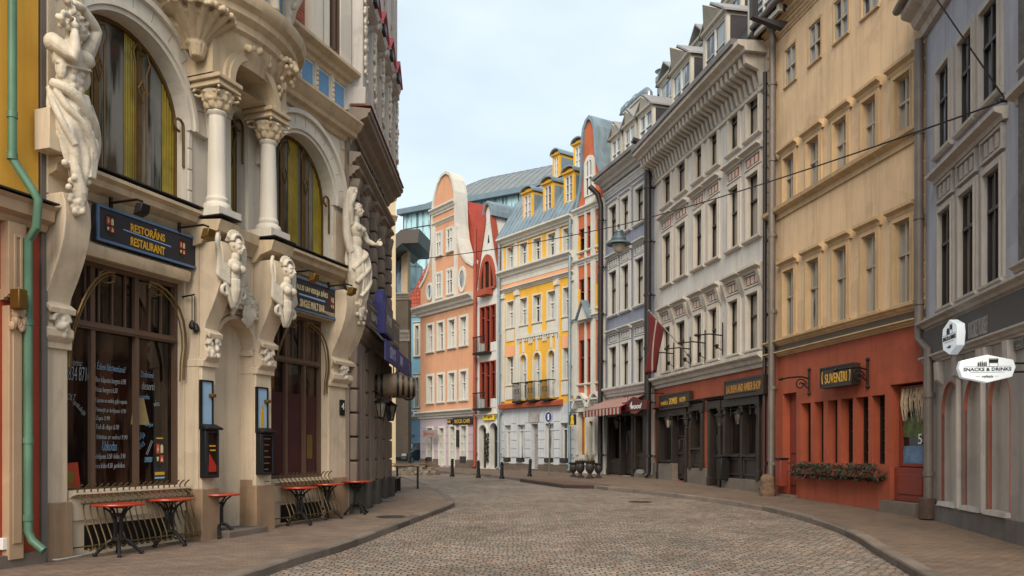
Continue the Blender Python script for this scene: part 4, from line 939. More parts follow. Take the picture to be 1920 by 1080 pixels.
# storeys line up on one level each
holes = [(u(a),u(b),*r) for a, b in cols for r in rr]
MB().wall(0,f.W,zg0,ztop,holes,depth=.3,D=5).build('wall', M_orange, H, smooth=0)
M_redfr = mat('dark red window frame', '#7e2b1e', .6, var=.1, bump=0)
for a, b in cols:
    for r in rr: window(H,u(a),u(b),*r,.12,M_redfr,M_glass_s,1,(.6,),fw=.05,sill=(.1,.12,.1),ms=M_fw)
b = MB()
for a, c in ((1078,1085),(1098.5,1101),(1110,1118),(1131,1135)): b.box(u(a),u(c),-.09,.02,zg0,ztop)
b.build('pilaster', M_fw, H)
c = MB()
for z0, h, o in ((zg0-.1,.35,.3),(f.z(1096,605),.3,.22),(f.z(1096,497),.3,.2),(ztop-.2,.35,.25)): c.mould(CORN(z0,h,o),0,f.W)
c.build('cornice', M_fw, H)
b = MB()
for a, c_ in ((1085.5,1088),(1117,1121)): b.box(u(a),u(c_),-.05,.02,f.z(1096,592),f.z(1096,540)); b.box(u(a),u(c_),-.05,.02,f.z(1096,480),f.z(1096,440))
b.build('yellow_panel', M_yel, H)
q = MB(); xm = u(1103); zz = f.z(1103,600); q.prism([(xm-.42,zz),(xm+.42,zz),(xm,zz+.75)],-.35,0); q.build('pediment', M_fw, H); q = MB(); q.prism([(xm-.5,zz),(xm,zz+.85),(xm+.5,zz),(xm+.5,zz+.07),(xm,zz+.94),(xm-.5,zz+.07)],-.45,0); q.build('pediment_roof', M_zinc, H)
L_ = xz(f, [(1079,404),(1085,385),(1090,360),(1093,330),(1094,295),(1095,262),(1097,243),(1102,228),(1106,222),(1111,226),(1115,238),(1117,262),(1118,285),(1121,305),(1127,322),(1135,336),(1135,404)])
wa, wb, wc, wd = u(1101), u(1114), f.z(1108,367), f.z(1108,297)
g = MB(); g.prism(L_[:], 0, 1.0); g.build('gable', M_orange, H, smooth=0)
gable_coping(MB(), L_[:-1][::-1], -.1, 1.9, .14).build('coping', M_zinc, H)
o = MB(); o.box(wa-.12,wb+.12,-.05,.02,wc-.5,wc); o.build('apron', M_fw, H)
window(H,wa,wb,wc,wd,-.02,M_frame_w,M_glass_f,2,(.5,),surround=(.12,.08),ms=M_fw,arch=(wb-wa)/2*1.2,out=.03)
r = MB(); r.prism([(u(1096),ztop),(u(1120),ztop),(u(1116),f.z(1108,262)),(u(1098),f.z(1108,262))],1.0,5); r.build('roof', M_zinc, H, smooth=0)
# ground floor: white curved portal, yellow glazing
gh = [(u(1085),u(1100),zg(39)+.9,f.z(1093,772),(u(1100)-u(1085))/2),(u(1104),u(1113),zg(39)+.1,f.z(1108,790)),(u(1117),u(1131),zg(39)+.9,f.z(1122,768),(u(1131)-u(1117))/2)]
MB().wall(0,f.W,-.2,zg0,gh,depth=.3,D=5).build('wall', M_fw, H, smooth=0)
M_yglass = mat('yellow backed glass', '#d9a514', .25, var=.25, scale=2.2, bump=0)
for h in (gh[0],gh[2]): window(H,h[0],h[1],h[2],h[3],.26,mat('orange brown frame','#9a4a20',.6,bump=0),M_yglass,2,(),arch=h[4],fw=.06,name='shop_window',surround=(.14,.09),ms=M_fw)
d = MB(); h = gh[1]; d.box(h[0],h[1],.24,.3,h[2],h[3]); d.frame(h[0]+.06,h[1]-.06,h[2]+.1,h[3]-.6,.06,.2,.25); d.build('door', M_frame_b, H)
for a, c_ in ((1082,1106),(1110,1134)):
    xm, hw = (u(a)+u(c_))/2, (u(c_)-u(a))/2; zz = f.z(1093,765)
    gable_coping(MB(), [(xm+hw*math.sin(t/12*PI-PI/2),zz+(math.cos((t/12-.5)*2*PI)+1)*.32) for t in range(13)][::-1], -.3, .02, .1).build('portal_hood', M_fw, H)
# ---------------------------------------------------------------- yellow house with mansard roof
f = Fac(P5, P4); H = f.thing('yellow_house', 'bright yellow and white house with a zinc mansard roof and dormers', 'house'); u = lambda a: f.x(a)
ze = f.z(940,455); zg0 = f.z(940,764)
cA = [(951,964),(975,989),(1000,1015),(1027,1042),(1056,1071)]
rA = (f.z(964,501),f.z(964,462)); rB = (f.z(964,613),f.z(964,564)); rC = (f.z(964,721),f.z(964,668)); rCa = (f.z(990,757)+.25,f.z(990,664))
holes = [(u(a),u(b),*r) for a, b in cA for r in (rA,rB)]+[(u(a),u(b),*rC) for a, b in (cA[0],cA[4])]+[(u(a)+.05,u(b)-.05,*rCa,(u(b)-u(a)-.1)/2*1.25) for a, b in cA[1:4]]
MB().wall(0,f.W,zg0,ze,holes,depth=.28,D=6).build('wall', M_yel, H, smooth=0)
for a, b in cA:
    for r in (rA,rB)+((rC,) if (a,b) in (cA[0],cA[4]) else ()): window(H,u(a),u(b),*r,.24,M_frame_w,M_glass_f,2,(.62,),1,fw=.055,surround=(.075,.03),ms=M_fw,sill=(.08,.08,.1))
for i, (a, b) in enumerate(cA[1:4]):
    x0, x1 = u(a)+.05, u(b)-.05
    window(H,x0,x1,*rCa,.24,M_frame_w,M_glass_f,2,(.6,),2,fw=.055,surround=(.08,.05),ms=M_fw,arch=(x1-x0)/2*1.25,name='balcony_door')
    q = MB(); zz = rCa[1]+.12; xm = (x0+x1)/2; q.box(xm-.07,xm+.07,-.06,.01,zz,zz+.75); q.box(xm-.55,xm+.55,-.1,.01,zz+.75,zz+.93); [q.box(xm-.5+k*.2,xm-.4+k*.2,-.07,.01,zz+.6-.18*(k in (0,5)),zz+.75) for k in range(6)]; q.build('ornament', M_fw, H)
    q = MB(); za = rCa[0]-.1; q.box(x0-.1,x1+.1,-.5,.0,za-.1,za); 
    for k in range(9): xx = x0-.08+(x1-x0+.16)*k/8; q.tube([(xx,-.47,za),(xx,-.47,za+.95)],.016,5)
    q.box(x0-.1,x1+.1,-.5,-.45,za+.93,za+.98); q.box(x0-.1,x0-.06,-.5,0,za+.93,za+.98); q.box(x1+.06,x1+.1,-.5,0,za+.93,za+.98)
    for k in range(4): xx = x0+(x1-x0)*(k+.5)/4; q.tube([(xx+.09*math.cos(t*.7),-.47,za+.5+.12*math.sin(t*.7)) for t in range(9)],.012,4)
    q.build('balcony_railing', M_iron, H)
b = MB()
for a, c_ in ((941,947),(968,974),(1043,1049),(1073,1078)): b.box(u(a),u(c_),-.07,.02,zg0+.3,f.z(964,545)); b.box(u(a)-.05,u(c_)+.05,-.16,.02,f.z(964,556),f.z(964,548))
for a, c_ in ((941.5,945),(966,971),(1044,1050),(1074,1077)): b.box(u(a),u(c_),-.05,.02,rA[0]-.4,ze-.3)
for a, c_ in cA: b.box(u(a)-.04,u(c_)+.04,-.04,.01,rB[0]-.75,rB[0]-.12)
for a, c_ in (cA[0],cA[4]): b.box(u(a)-.1,u(c_)+.1,-.06,.01,rC[0]-.8,rC[0]-.12)
b.build('white_panel', M_fw, H)
b = MB(); M_peachp = mat('peach panel', '#d49a72', .88, var=.1)
for a, c_ in (cA[0],cA[4]): b.box(u(a)-.08,u(c_)+.08,-.04,.01,rB[0]-1.6,rB[0]-1.0)
b.box(.02,f.W-.02,-.05,.01,f.z(964,537),f.z(964,530)); b.build('peach_panel', M_peachp, H)
c = MB(); c.mould(CORN(ze-.3,.4,.4),0,f.W); c.mould(CORN(f.z(964,522),.5,.4),0,f.W); c.mould(CORN(f.z(964,546),.22,.22),0,f.W); c.box(0,f.W,-.07,.02,f.z(964,530),f.z(964,522)); c.build('cornice', M_fw, H)
MB().mould([(0,zg0-.12),(.3,zg0-.1),(.32,zg0+.1),(0,zg0+.2)],.1,f.W-.9).build('band_course', M_rust, H)
zr = ze+.12
r = MB(); zt2 = f.z(975,362,-1.5); roof_slope(r,0,f.W,zr,zt2,-.35,1.6,.38,0); r.build('roof', M_zinc, H, smooth=0)
r = MB(); roof_slope(r,0,f.W+1.5,zt2,zt2+1.7,1.5,6,0); r.build('roof', M_zinc, H, smooth=0)
for ua, ub, va, vb in ((980,998,352,404),(1018,1036,337,388),(1057,1076,318,370)):
    off = -.15; xa, xb = f.x(ua,off), f.x(ub,off); dormer(H,(xa+xb)/2,xb-xa,f.z((ua+ub)/2,vb+2,off)-.25,1.5,.15,2.2,M_yel,M_zinc,M_frame_w,M_glass_f,.28,M_zinc,2,(),2,curved=True)
for ua, ub, va, vb in ((1036,1049,288,326),(1075,1092,266,306)):
    off = -2.2; xa, xb = f.x(ua,off), f.x(ub,off); dormer(H,(xa+xb)/2,xb-xa,f.z((ua+ub)/2,vb,off)-.3,1.3,2.2,3,M_yel,M_zinc,M_frame_w,M_glass_f,.28,M_zinc,2,(),2,curved=True)
# ground floor
M_bluew = mat('pale blue white render', '#b9bcc0', .85, var=.1, stain=.2)
zb_ = zg(42)
gw = [(946,958),(970,984),(1022,1038),(1051,1068)]; dr = (996,1009)
gh = [(u(a),u(b),f.z(984,867),f.z(984,796)) for a, b in gw]+[(u(dr[0]),u(dr[1]),zb_+.15,f.z(1000,795))]
MB().wall(0,f.W,-.2,zg0,gh,depth=.3,D=6).build('wall', M_bluew, H, smooth=0)
MB().box(0,u(995),-.06,.01,-.1,f.z(960,869)).box(u(1010),f.W,-.06,.01,-.1,f.z(1030,871)).build('plinth', MATS['grey brown plinth'], H)
for h in gh[:4]:
    window(H,*h[:4],.25,M_frame_w,M_glass_f,2,(.85,),fw=.05,sill=(.08,.1,.05),ms=M_fw)
    MB().box(h[0]+.1,h[1]-.1,-.16,.05,h[2]+.02,h[2]+.26).build('flower_box', M_dkmetal, H)
d = MB(); h = gh[4]; d.box(h[0],h[1],.25,.3,h[2],h[3]); d.frame(h[0]+.05,h[1]-.05,h[2]+.08,h[3]-.5,.07,.2,.26); D_ = d.build('door', mat('grey door','#8e8a86',.5), H); MB().box(h[1]-.2,h[1]-.14,.14,.2,h[2]+.95,h[2]+1.15).build('handle', M_iron, D_)
q = MB()
for a, c_ in ((941,946),(959,969),(985,995),(1010,1021),(1039,1050),(1069,1077)):
    zz = zb_+.75
    while zz < zg0-.9: q.box(u(a)+.01,u(c_)-.01,-.05,.01,zz,zz+.43); zz += .46
q.build('block_pier', M_bluew, H)
MB().box(u(994)-.1,u(1012)+.05,-.5,.05,0,zb_+.14).build('doorstep', M_stonegrey, H)
MB().box(u(992),u(1013),-.05,.01,f.z(1000,792),f.z(1000,771)).build('stone_panel', mat('grey marble panel','#a5a09c',.5,var=.3,scale=2), H)
downpipe(H, f.W-.12, .22, zg(40), ze, M_zinc, .075)
downpipe(H, .1, .22, zg(44), ze, M_zinc, .075)
# ---------------------------------------------------------------- narrow white gabled house with red windows
f = Fac(P6, P5); H = f.thing('narrow_gabled_house', 'narrow white house with a pointed gable and red framed openings', 'house'); u = lambda a: f.x(a)
M_nw = mat('narrow house white render', '#c6c7c3', .88, var=.1, stain=.2); M_redp = mat('brick red paint', '#94442f', .7, var=.15)
zs = f.z(895,520); zg0 = f.z(895,782)
o1 = (u(901),u(930),f.z(916,640),f.z(916,574)); o2 = (u(901),u(930),f.z(916,745),f.z(916,678))
MB().wall(0,f.W,zg0,zs,[(o1[0],o1[1],o1[2]-.6,o1[3]),(o2[0],o2[1],o2[2]-.6,o2[3])],depth=.3,D=6).build('wall', M_nw, H, smooth=0)
for o in (o1,o2):
    W = (o[1]-o[0])/3
    for i in range(3):
        lo = o[2]-.6 if i == 1 else o[2]
        window(H,o[0]+W*i+.03,o[0]+W*(i+1)-.03,lo,o[3]-.02,.09,M_redfr,M_glass_s,1,(.7,),fw=.05,surround=(.05,.06),ms=M_redp)
        if i != 1: MB().box(o[0]+W*i,o[0]+W*(i+1),-.03,.3,o[2]-.6,o[2]-.08).build('apron', M_nw, H)
    q = MB(); za = o[2]-.62; x0, x1 = o[0]-.1, o[0]+W*2+.1; q.box(x0,x1,-.5,0,za-.12,za)
    for k in range(9): xx = x0+.03+(x1-x0-.06)*k/8; q.tube([(xx,-.47,za),(xx,-.47,za+.85)],.016,5)
    q.box(x0,x1,-.5,-.44,za+.84,za+.9); q.build('balcony_railing', M_iron, H)
LP = xz(f, [(893.5,541),(897,520),(901,490),(906,455),(910,428),(911.5,412),(911,400),(913,389),(917,384),(921,388),(922.5,400),(922,412),(925,435),(929,462),(933,488),(938,512),(940,520),(940,541)])
g = MB(); g.prism(LP,0,1.0); g.build('gable', M_nw, H, smooth=0)
gable_coping(MB(), LP[:-1][::-1], -.1, .25, .1).build('coping', M_redp, H)
cap = xz(f,[(910.5,405),(911,396),(913,386),(917,381),(921,385),(923,396),(923.5,405)])
gable_coping(MB(), cap[::-1], -.15, 2.4, .12).build('gable_hood', M_zinc, H)
ar = (u(901),u(930),f.z(916,540),f.z(916,481))
q = MB(); hw = (ar[1]-ar[0])/2; xm = (ar[0]+ar[1])/2
q.arch(xm,ar[2],hw-.12,hw+.05,-.12,.02,kz=(ar[3]-ar[2])/hw); q.box(xm-hw,xm+hw,-.14,.02,ar[2]-.12,ar[2])
for s in (-.35,.35): q.box(xm+s*hw-.06,xm+s*hw+.06,-.1,.02,ar[2],ar[2]+(ar[3]-ar[2])*.88)
W_ = q.build('window', M_redp, H)
P = [(xm+hw*.97*math.cos(PI*i/16),-.03,ar[2]+(ar[3]-ar[2])*.97*math.sin(PI*i/16)) for i in range(17)]
MB().add(P,[tuple(range(17))]).build('pane', M_glass_s, W_, smooth=0)
q = MB(); q.box(xm-.6,xm+.5,-.45,0,ar[2]-.45,ar[2]-.12); q.build('window_ledge', M_redp, H)
MB().prism([(u(915),f.z(916,455)),(u(918),f.z(916,455)),(u(916.5),f.z(916,440))],-.03,.02).build('vent_opening', M_black, H)
r = MB(); r.prism(xz(f,[(897,518),(911,410),(922,410),(940,518)]),1,7); r.build('roof', M_zinc, H, smooth=0)
gh = [(u(899),u(913),zg(46)+.05,f.z(906,797),(u(913)-u(899))/2),(u(919),u(934),zg(46)+.05,f.z(926,793),(u(934)-u(919))/2)]
MB().wall(0,f.W,-.2,zg0,gh,depth=.4,D=6).build('wall', M_nw, H, smooth=0)
for h in gh: window(H,h[0],h[1],h[2],h[3],.35,M_frame_b,M_glass_s,2,(.6,),arch=h[4],fw=.06,surround=(.12,.05),ms=M_nw,name='arched_door')
MB().mould(CORN(zg0-.1,.25,.2),0,f.W).build('cornice', M_fw, H)
downpipe(H, .08, .12, zg(46.5), f.z(894,430), mat('red downpipe','#8e3d2a',.6), .1)
# ---------------------------------------------------------------- peach gabled house
M_peach = mat('peach orange render', '#c29070', .88, var=.1, scale=.8, stain=.15); M_pur = mat('pale mauve render', '#ad9da4', .88, var=.1, stain=.15)
f = Fac(P7, P6); H = f.thing('peach_gabled_house', 'peach coloured house with a large round topped white edged gable', 'house'); u = lambda a: f.x(a)
zc = f.z(788,590); zg0 = f.z(790,783)
cols = [(802.5,812.5),(822,832.5),(842.5,854),(864,876)]
rr = [(f.z(812,659),f.z(812,609)),(f.z(812,755),f.z(812,705))]
MB().wall(0,f.W,zg0,zc,[(u(a),u(b),*r) for a, b in cols for r in rr],depth=.25,D=9).build('wall', M_peach, H, smooth=0)
for a, b in cols:
    for r in rr: window(H,u(a),u(b),*r,.2,M_frame_w,M_glass_f,2,(.62,),1,fw=.06,surround=(.15,.06),ms=M_fw,sill=(.1,.14,.16))
c = MB(); c.mould(CORN(zc-.2,.6,.6),-.2,f.W); c.mould(CORN(zg0-.1,.45,.4),-.1,f.W); c.build('cornice', M_fw, H)
LP = xz(f,[(788.5,585),(788.5,540),(797,526),(804,508),(809,485),(812,454),(812,413),(814,385),(817,367),(822,347),(829,332),(837,325),(844,328),(849,338),(853,360),(854,385),(855,420),(858,448),(865,475),(875,491),(889,499),(889,560)])
zz = zc+.35
GP = [(p[0],max(p[1],zz)) for p in LP]
hs = [(821,829.5,438,479),(841,851,430,471),(821,829.5,514,558),(841,851,507,551)]
g = MB(); g.prism(GP,0,.9); g.build('gable', M_peach, H, smooth=0)
gable_coping(MB(), GP[1:-1][::-1], -.1, .8, .13).build('coping', M_fw, H)
for a, b, v0, v1 in hs: window(H,u(a),u(b),f.z((a+b)/2,v1),f.z((a+b)/2,v0),-.02,M_frame_w,M_glass_f,2,(.6,),1,fw=.05,surround=(.14,.09),ms=M_fw,sill=(.1,.14,.14),out=.03)
for um, v0, v1 in ((806.5,535,558),(867.5,507,540)):
    xm, zm = u(um), f.z(um,(v0+v1)/2); rz_ = (f.z(um,v0)-f.z(um,v1))/2; rx = .28
    q = MB(); q.arch(xm,zm,rx,rx+.13,-.08,.02,0,2*PI,28,kz=rz_/rx); W_ = q.build('oval_window', M_fw, H)
    MB().add([(xm+rx*math.cos(t*PI/12),-.025,zm+rz_*math.sin(t*PI/12)) for t in range(24)],[tuple(range(24))]).build('pane', M_glass_f, W_, smooth=0)
c = MB(); x0, x1 = u(812), u(854.5); c.mould(CORN(f.z(833,398),.42,.3),x0-.1,x1+.1); c.mould(CORN(f.z(833,418),.2,.15),x0,x1)
for a in (815,856): c.box(u(a)-.15,u(a)+.15,-.1,.01,zz,f.z(a,425))
c.build('cornice', M_fw, H)
M_redroof = mat('red sheet roof', '#a13c29', .6, .1, var=.2, stain=.2, bump=.05)
zrb, zrt = zc+.3, f.z(880,362,-2)
r = MB(); r.prism([(.1,zrb),(f.W+.2,zrb),(f.W*.62,f.z(850,372)),(f.W*.38,f.z(850,372))],.9,11); r.build('roof', M_redroof, H, smooth=0)
gh = [(u(802),u(812),f.z(812,866),f.z(812,803)),(u(825),u(833.5),zg(49)+.1,f.z(829,803)),(u(845),u(854),zg(49)+.1,f.z(850,800)),(u(865),u(876),f.z(870,865),f.z(870,799))]
MB().wall(0,f.W,-.2,zg0,gh,depth=.25,D=9).build('wall', M_pur, H, smooth=0)
for k, h in enumerate(gh):
    if k in (0,3): window(H,*h,.2,M_frame_w,M_glass_f,2,(.75,),fw=.05,surround=(.13,.06),ms=M_fw); MB().box(h[0]+.02,h[1]-.02,-.14,.08,h[2]-.02,h[2]+.3).build('flower_box', M_dkmetal, H)
    else: window(H,*h,.2,M_frame_w,M_glass_f,2,(.72,.2),fw=.07,surround=(.14,.07),ms=M_fw,name='glazed_door')
q = MB(); pz = zg(49)+.95
while pz < zg0-.4: q.box(0,f.W,-.012,.0,pz,pz+.03); pz += .5
q.build('joint_lines', mat('mauve joint line','#8f7c88',.9), H)  # course joints in a darker mauve than the wall
MB().box(0,u(824),-.07,.01,-.1,f.z(800,860)).box(u(855),f.W,-.07,.01,-.1,f.z(870,862)).build('plinth', MATS['grey brown plinth'], H)
# ---------------------------------------------------------------- pale blue house with a red tiled roof
M_sky = mat('pale blue render', '#76a9bd', .88, var=.08, stain=.12)
fA = Vector(((761-960)/F0*57.5,57.5)); f = Fac(fA, (fA.x+3.4,fA.y-1.6)); H = f.thing('pale_blue_house', 'pale blue house with a steep red tiled roof', 'house'); u = lambda a: f.x(a)
ze = f.z(761,586); zm = f.z(761,768); zb2 = f.z(761,786)
wn_ = [(u(779.5),u(786),f.z(783,667),f.z(783,611)),(u(779.5),u(786),f.z(783,763),f.z(783,708))]
MB().wall(0,f.W,zm,ze,wn_,depth=.2,D=4).build('wall', M_sky, H, smooth=0)
for h in wn_: window(H,*h,.15,M_frame_w,M_glass_f,1,(.6,),fw=.06,surround=(.16,.07),ms=M_fw,sill=(.12,.15,.15),hood=(.16,.14,.14,.2))
MB().box(0,f.W,0,4,-.2,zb2).build('wall', mat('mid blue render','#6d94ae',.88,var=.08,stain=.12), H, smooth=0)
c = MB(); c.box(-.05,f.W,-.05,4,zb2+.18,zm-.004); c.build('fascia', mat('slate blue band','#7e95a6',.8), H)
c = MB(); c.mould(CORN(zb2-.02,.22,.25),-.1,f.W); c.mould(CORN(ze-.35,.4,.4),-.1,f.W); c.build('cornice', M_fw, H)
r = MB(); A_, B_ = f.z(761,478,-2.5), ze+.05
N = 6; prev = None
for i in range(N+1):
    t = i/N; zz = B_+(A_-B_)*(t**1.25); ins = 2.0*t-.45
    ring = [(ins,ins,zz),(f.W+.5,ins,zz),(f.W+.5,4.5,zz),(ins,4.5,zz)]
    r.v += ring
    if i: o = 4*(i-1); r.f += [(o+k,o+(k+1)%4,o+4+(k+1)%4,o+4+k) for k in range(4)]
r.f += [(0,3,2,1),(4*N,4*N+1,4*N+2,4*N+3)]; r.build('roof', M_tile, H, smooth=0)
T = thing('lettered_sign', 'white letters on the blue house beside the peach house corner', 'sign', f.w(u(783),.1,f.z(783,774)), f.rz)
MB().text('TT', 0, 0, 0, .42, .75, depth=.08, bold=.05).build('lettering', M_white, T, smooth=0)
T = thing('name_plate', 'small black plate low on the blue house wall', 'sign', f.w(u(771),.03,f.z(771,817)), f.rz)
MB().box(-.25,.25,-.02,.02,-.07,.07).build('plate', M_black, T); MB().text('TEATRIS', 0, -.021, 0, .06, .4).build('lettering', M_white, T, smooth=0)
# ---------------------------------------------------------------- glass hall with curved sheet roof
fA = Vector(((757-960)/F0*78,78.0)); f = Fac(fA, (fA.x+30,fA.y-17)); H = f.thing('glass_hall', 'modern glass building with a big curved grey sheet roof', 'building')
M_curt = glassmat('blue green curtain wall', '#5d7d8c', '#93b3b8', .5, rough=.1)
ze = f.z(757,404)
MB().box(0,f.W,0,12,-.2,ze).build('wall', M_curt, H, smooth=0)
q = MB()
for i in range(16): q.box(i*1.6-.03,i*1.6+.03,-.06,.01,0,ze)
zz = 2
while zz < ze: q.box(0,f.W,-.055,.01,zz,zz+.06); zz += 2.1
q.build('mullions', M_dkmetal, H, smooth=0)
r = MB(); N1, N2 = 44, 14; h = 4.3
for i in range(N1+1):
    s = (f.W+.6)*i/N1
    for k in range(N2+1):
        t = k/N2; a = math.sin(min(1,s/7)*PI/2); r.v.append((s-.3, -.5+9*t, ze+.5+h*min(a,1)*math.sin(t*PI/2)))
for i in range(N1):
    for k in range(N2): r.f.append((i*(N2+1)+k,(i+1)*(N2+1)+k,(i+1)*(N2+1)+k+1,i*(N2+1)+k+1))
r.build('roof', mat('grey standing seam sheet','#84898b',.5,.4,var=.15,stain=.15), H, smooth=60)
q = MB()
for i in range(0,N1+1):
    s = (f.W+.6)*i/N1; q.tube([(s-.3,-.5+9*k/N2,ze+.52+h*math.sin(min(1,s/7)*PI/2)*math.sin(k/N2*PI/2)) for k in range(N2+1)],.045,4)
q.build('roof_seams', MATS['grey standing seam sheet'], H)
MB().box(-.4,f.W,-.6,.2,ze,ze+.5).build('fascia', mat('grey blue fascia','#6b7d88',.5,.3), H)
# dark canopy building in front of it
fA = Vector(((728-960)/F0*64,64.0)); f = Fac(fA, (fA.x+4.2,fA.y-.6)); H = f.thing('office_block', 'modern block with beige piers under a dark projecting canopy', 'building'); u = lambda a: f.x(a)
MB().box(0,u(757),0,6,-.2,f.z(750,470)).build('wall', glassmat('dark blue glazing','#3d4a58','#6f8494',.5,rough=.08), H, smooth=0)
q = MB()
for k in range(6): q.box(0,u(757),-.04,.01,2+k*2.3,2.08+k*2.3)
for a in (735,742): q.box(u(a)-.04,u(a)+.04,-.05,.01,0,f.z(750,470))
q.build('mullions', M_dkmetal, H, smooth=0)
MB().box(u(754),u(766),-.3,.6,-.2,f.z(760,452)).build('pier', mat('beige stone cladding','#a08d72',.8,var=.15), H, bev=.02)
zc0, zc1 = f.z(790,463,1), f.z(790,437,1)
MB().prism([(u(728),f.z(728,505)),(u(768),zc0),(u(798),zc0),(u(800),zc1),(u(766),zc1),(u(728),f.z(728,478))],-2.2,3).build('canopy', mat('dark brown canopy','#3b3330',.5,.2,var=.1), H, bev=.03)
fA = Vector(((744-960)/F0*52,52.0)); f = Fac(fA, (fA.x+.75,fA.y-.1)); H = f.thing('brown_pier_house', 'narrow brown stone house end beside the blue house', 'house'); u = lambda a: f.x(a)
MB().box(-4,f.W,0,.8,-.2,f.z(750,560)).build('wall', mat('brown grey stone','#6e6154',.85,var=.2,stain=.2), H, smooth=0)
MB().mould(CORN(f.z(750,640),.7,.3),-4,f.W+.1).mould(CORN(f.z(750,562),.4,.3),-4,f.W+.1).build('cornice', M_lilac_t, H)
q = MB(); q.box(-.9,-.3,-.03,.01,zg(52)+.2,f.z(750,640)-1.2); q.build('door', mat('dark green door','#1d3a30',.5), H)
# ================================================================== far street furniture
def sgn(name, label, F, ua, ub, va, vb, out, mb, txt, mt, th=.06, group=None, hfrac=.55, wfrac=.75):
    T, W, Hh, y = signboard(name, label, F, ua, ub, va, vb, out, th, mb, group)
    if txt: MB().text(txt, 0, y, 0, Hh*hfrac, W*wfrac, bold=.015).build('lettering', mt, T, smooth=0)
    return T, W, Hh
f = Fac(P7, P6)
M_redlet = mat('dull red script','#9a5246',.6,bump=0)
sgn('shop_sign','grey board with red script on the mauve wall of the peach house',f,792,818,806,820,.5,mat('grey sign board','#85807c',.7),'Melnais', M_redlet,group=None)
sgn('shop_sign','black board with gold marks over the mauve ground floor, left of a longer one',f,838,846,786,795,.12,M_black,'BAR',M_gold)
sgn('shop_sign','longest black board with gold lettering over the mauve ground floor',f,848,886,783,796,.12,M_black,'ROCK CAFE',M_gold)
sgn('menu_board','tall narrow black board between the doors of the peach house',f,855,860,806,838,.12,M_black,None,None)
f = Fac(P6, P5)
sgn('shop_sign','yellow board over the arches of the narrow white house',f,905,926,774,788,.15,mat('yellow sign board','#d8b81c',.5,var=.05),'Rīga',M_iron)
T = thing('hanging_greenery','dark wilted plant hanging between the two white arches','plant',f.w(f.x(916),.12,f.z(916,868)),f.rz)
rng = random.Random(9); MB().tube([(0,0,.0),(.04,.03,.8),(-.03,.03,1.4)],.02,6).build('stem', M_wood_dk, T); leaf_mass(MB(),-.16,.16,-.08,.08,.1,1.7,160,rng,.1).build('foliage', M_leaf, T, smooth=0, fix=False)
f = Fac(P4, P3)
T, W, Hh = sgn('hanging_sign','black hanging board with a yellow figure emblem on the orange house corner',f,1067,1079,777,797,.9,M_black,None,None)
q = MB(); y = -.062; q.arch(0,.12,0.0,.12,y-.006,y,0,2*PI,14); q.prism([(-.1,.02),(.1,.02),(.15,-.2),(-.15,-.2)],y-.006,y); q.prism([(-.15,-.23),(.15,-.23),(.15,-.3),(-.15,-.3)],y-.006,y); q.build('emblem', mat('yellow emblem','#d8b020',.5,bump=0), T)
MB().tube([(-.3,-.03,Hh/2+.08),(.9,-.03,Hh/2+.08)],.02,6).tube([(-.2,-.03,Hh/2),(-.2,-.03,Hh/2+.08)],.012,5).tube([(.2,-.03,Hh/2),(.2,-.03,Hh/2+.08)],.012,5).build('bracket', M_iron, T)
sgn('shop_sign','small yellow hanging board between the yellow windows of the orange house',f,1103,1110,768,780,.5,MATS['yellow sign board'],'KAFIJA',M_iron)
# round blue road sign on its post
p = G(1030,891); T = thing('road_sign','round blue road sign on a thin grey post by the yellow house','road sign',p,Fac(P5,P4).rz)
h = 1.47+(HOR-782)/F0*p.y-p.z
MB().tube([(0,0,-.05),(0,0,h+.3)],.035,8).build('post', M_pipe_gr, T); b = MB(); b.tube([(0,-.05,h),(0,-.035,h)],.27,24); b.build('disc', mat('blue road sign','#25356f',.4,var=.05,bump=0), T)
MB().arch(0,h,.235,.26,-.056,-.05,0,2*PI,24).text('1',0,-.052,h,.26,.1).build('marking', M_white, T, smooth=0)
# bollards
bp_ = [(799,883,858),(848,893,860),(897,895,863),(941,897,866),(993,893,860)]
lb = ['black bollard in front of the mauve ground floor, farthest left','black bollard standing forward on the road edge by the peach house','black bollard in front of the narrow white house arches','black bollard in front of the left end of the yellow house','black bollard leaning before the door of the yellow house']
for i, (a, b_, c_) in enumerate(bp_):
    p = G(a,b_); h = (b_-c_)/F0*p.y
    T = thing('bollard', lb[i], 'bollard', p, 0, 'black bollards along the far pavement')
    MB().lathe([(.11,-.02),(.11,.06),(.075,.1),(.062,h*.82),(.08,h*.84),(.08,h*.88),(.05,h*.9),(.06,h*.95),(.03,h),(0,h+.005)],0,0,0,12).build('shaft', M_iron, T)
    MB().lathe([(.068,h*.7),(.07,h*.7),(.07,h*.76),(.066,h*.76)],0,0,0,12).build('band', M_dkmetal, T)
    if i == 4: T.rotation_euler = (0,R(3),0)
